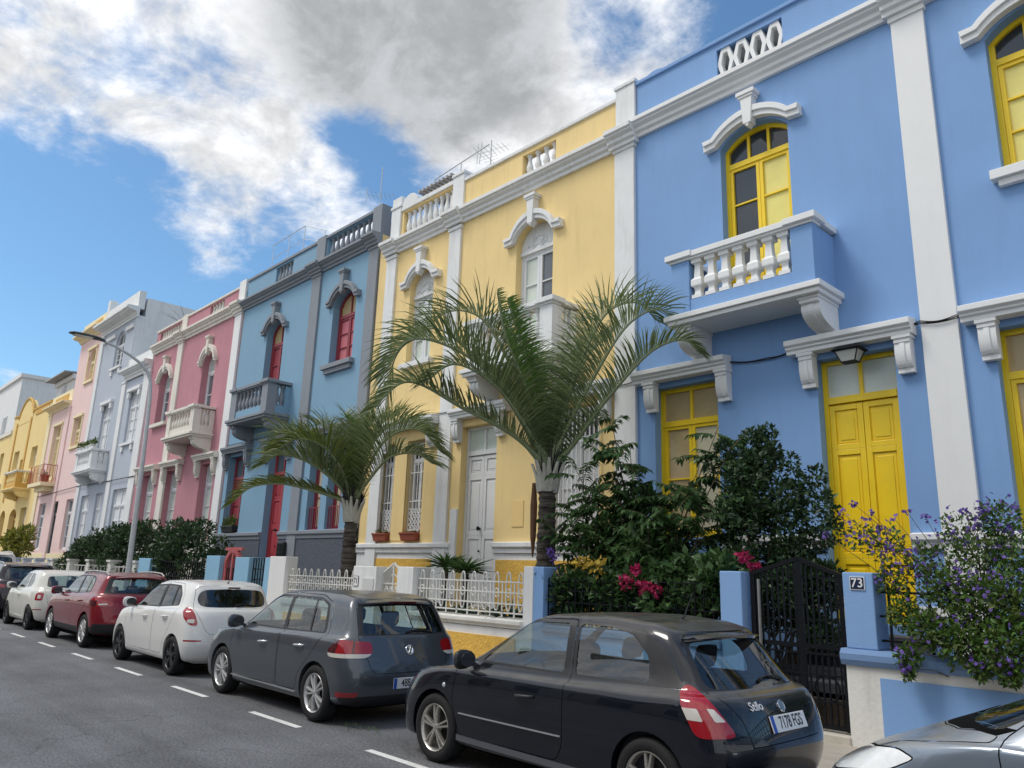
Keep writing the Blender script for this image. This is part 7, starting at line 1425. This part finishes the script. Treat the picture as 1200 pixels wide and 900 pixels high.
for q in scatter(fl, 760, .05, shell=.3)[0]:
    n = unit(npr.normal(size=(1, 3)) + np.array([[.0, -.9, .6]]))[0]; a = np.cross(n, [0, 0, 1.]); a /= np.linalg.norm(a); b = np.cross(n, a)
    for k in range(5): t = k * 2 * math.pi / 5; P.append(q); Dd.append(a * math.cos(t) + b * math.sin(t) + n * .15); Nn.append(n); Ll.append(.021 * npr.uniform(.8, 1.3)); Ww.append(.02)
leaf_mesh('flowers', P, Dd, Nn, Ll, Ww, F_pur, so_, fold=.05)['kind'] = 'stuff'
# hedge
hx = lambda x: (2.05 if x < -33 else 2.45) if x < -31.5 else 2.85
cl = []
for k in range(95): x = npr.uniform(-36.0, -22.6); h = interp([(-36, 1.9), (-34, 2.45), (-31, 2.9), (-28, 3.05), (-25, 3.0), (-22.3, 2.65)], x); z = 1.1 + (h - 1.2) * npr.rand() ** .6; cl.append((np.array([x, npr.uniform(9.0, 10.0), z]), np.array([.5, .4, .35]) * npr.uniform(.7, 1.2), 1))
hg = bush('long dark hedge spilling over the black iron fence below the pink house', 'hedge', (-29, 9.5, .5), cl, 20000, .13, L_dark, cat='hedge', up=.5)
# agaves behind the white oval fence
def rosette(label, x, y, z, n, l, m=L_agave, name='spiky_plant', w=.09, up=.6, trunk=0):
    a = thing(name, label, 'plant', (x, y, z), 'spiky plants behind the white fence'); P, Dd, Nn, Ll = [], [], [], []
    if trunk: MB().tube([(x, y, z), (x + .02, y, z + trunk)], [.06, .05], 8).build('stem', M_ptrunk, a, smooth=60)
    for k in range(n):
        t = k * 2.4; e = npr.uniform(.15, 1.2) * up * 1.4; d = np.array([math.cos(t), math.sin(t), e]); P.append((x, y, z + trunk)); Dd.append(d); Nn.append(np.array([-math.cos(t) * e, -math.sin(t) * e, 1.])); Ll.append(l * npr.uniform(.75, 1.1))
    leaf_mesh('leaves', P, Dd, Nn, Ll, [w] * n, m, a, fold=.3, curl=.22); return a
rosette('spiky yucca standing tallest behind the white gate pillar', -11.75, 9.5, .5, 90, .55, L_mid, trunk=1.35, w=.05); rosette('bushy yucca left of the white front door above the oval fence', -11.15, 9.5, .5, 100, .6, L_mid, trunk=1.25, w=.05)
rosette('broad agave low in the middle of the oval fence', -10.5, 9.35, .9, 44, .75, w=.08); rosette('open agave with arching tips near the blue boundary pillar', -9.7, 9.3, .85, 40, .8, w=.08, up=.8); rosette('dark agave half hidden behind the left bars of the oval fence', -11.3, 9.25, .95, 44, .65, w=.08)
def planter(label, x0, x1, y, z, h, m, plant_m, n=160, ps=.07, ph=.12, pot=False):
    p = thing('flower_pot' if pot else 'planter_box', label, 'planter', ((x0 + x1) / 2, y, z)); c = (x0 + x1) / 2; mb = MB()
    if pot: mb.lathe([(0, 0), ((x1 - x0) * .36, 0), ((x1 - x0) * .5, h * .85), ((x1 - x0) * .55, h * .86), ((x1 - x0) * .55, h), ((x1 - x0) * .45, h), (0, h * .9)], (c, y, z), 16)
    else: mb.loft([[(x0 + i, y - d, zz), (x1 - i, y - d, zz), (x1 - i, y + d, zz), (x0 + i, y + d, zz)] for i, d, zz in ((.04, .08, z), (0, .11, z + h * .8), (-.015, .125, z + h * .81), (-.015, .125, z + h), (.02, .09, z + h), (.02, .09, z + h - .03))])
    mb.build('box' if not pot else 'pot', m, p, smooth=30)
    leaf_mesh('foliage', *scatter([(np.array([x0 + (x1 - x0) * (k + .5) / 4, y, z + h + ph * .35]), np.array([(x1 - x0) / 7, .1, ph]), 1) for k in range(4)], n, ps, up=.6, shell=.2), plant_m, p); return p
planter('terracotta planter box on the left barred window of the yellow house', -17.15, -16.55, D - .02, 2.49, .2, M_terra, L_olive, 60, .06, .05); planter('terracotta planter box on the right barred window of the yellow house', -15.95, -15.3, D - .02, 2.49, .2, M_terra, L_olive, 30, .06, .03)
planter('dark planter with a round grey green bush on the steel blue window ledge', -26.5, -25.6, D - .02, 2.86, .22, M_trim, L_olive, 700, .07, .24)
for k, x in enumerate((-43.3, -42.3, -41.3)): planter(['window box at the left end of the white lavender balcony', 'window box in the middle of the white lavender balcony', 'window box at the right end of the white lavender balcony'][k], x - .4, x + .4, D - .66, 7.12, .18, M_white, L_olive, 160, .12, .22)
planter('terracotta pot on the thin red railed balcony', -50.6, -50.15, D - .5, 6.06, .42, M_terra, L_olive, 60, .08, .1, pot=True)
bush('yellowish leafy garden shrub at the far left in front of the rose house', 'leafy_shrub', (-45.5, 9.2, .5), sub_clumps((-45.6, 9.3, 2.4), (2.0, .5, 1.0), 16, .35), 900, .3, leaf_mat('yellowing_leaf', (.10, .13, .02, 1), (.30, .28, .04, 1), .5, .3), aspect=.35)
rosette('spray of thin dry leaves on the pink roof edge', -34.6, D + .6, 12.2, 22, 1.5, L_agave, name='roof_plant', w=.02, up=.9)
# tufts on the asphalt
for k, (x, y) in enumerate(((-7.42, 4.86), (-7.2, 4.95))):
    o = leaf_mesh('grass_tuft', *scatter([(np.array([x, y, .01]), np.array([.14, .07, .012]), 1)], 45, .035, up=.3, aspect=.14), L_olive, None); tag(o, ['small yellowish weed tuft on the asphalt beside the lane dash', 'weed tuft nearer the front wheel of the navy hatchback'][k], 'weed')
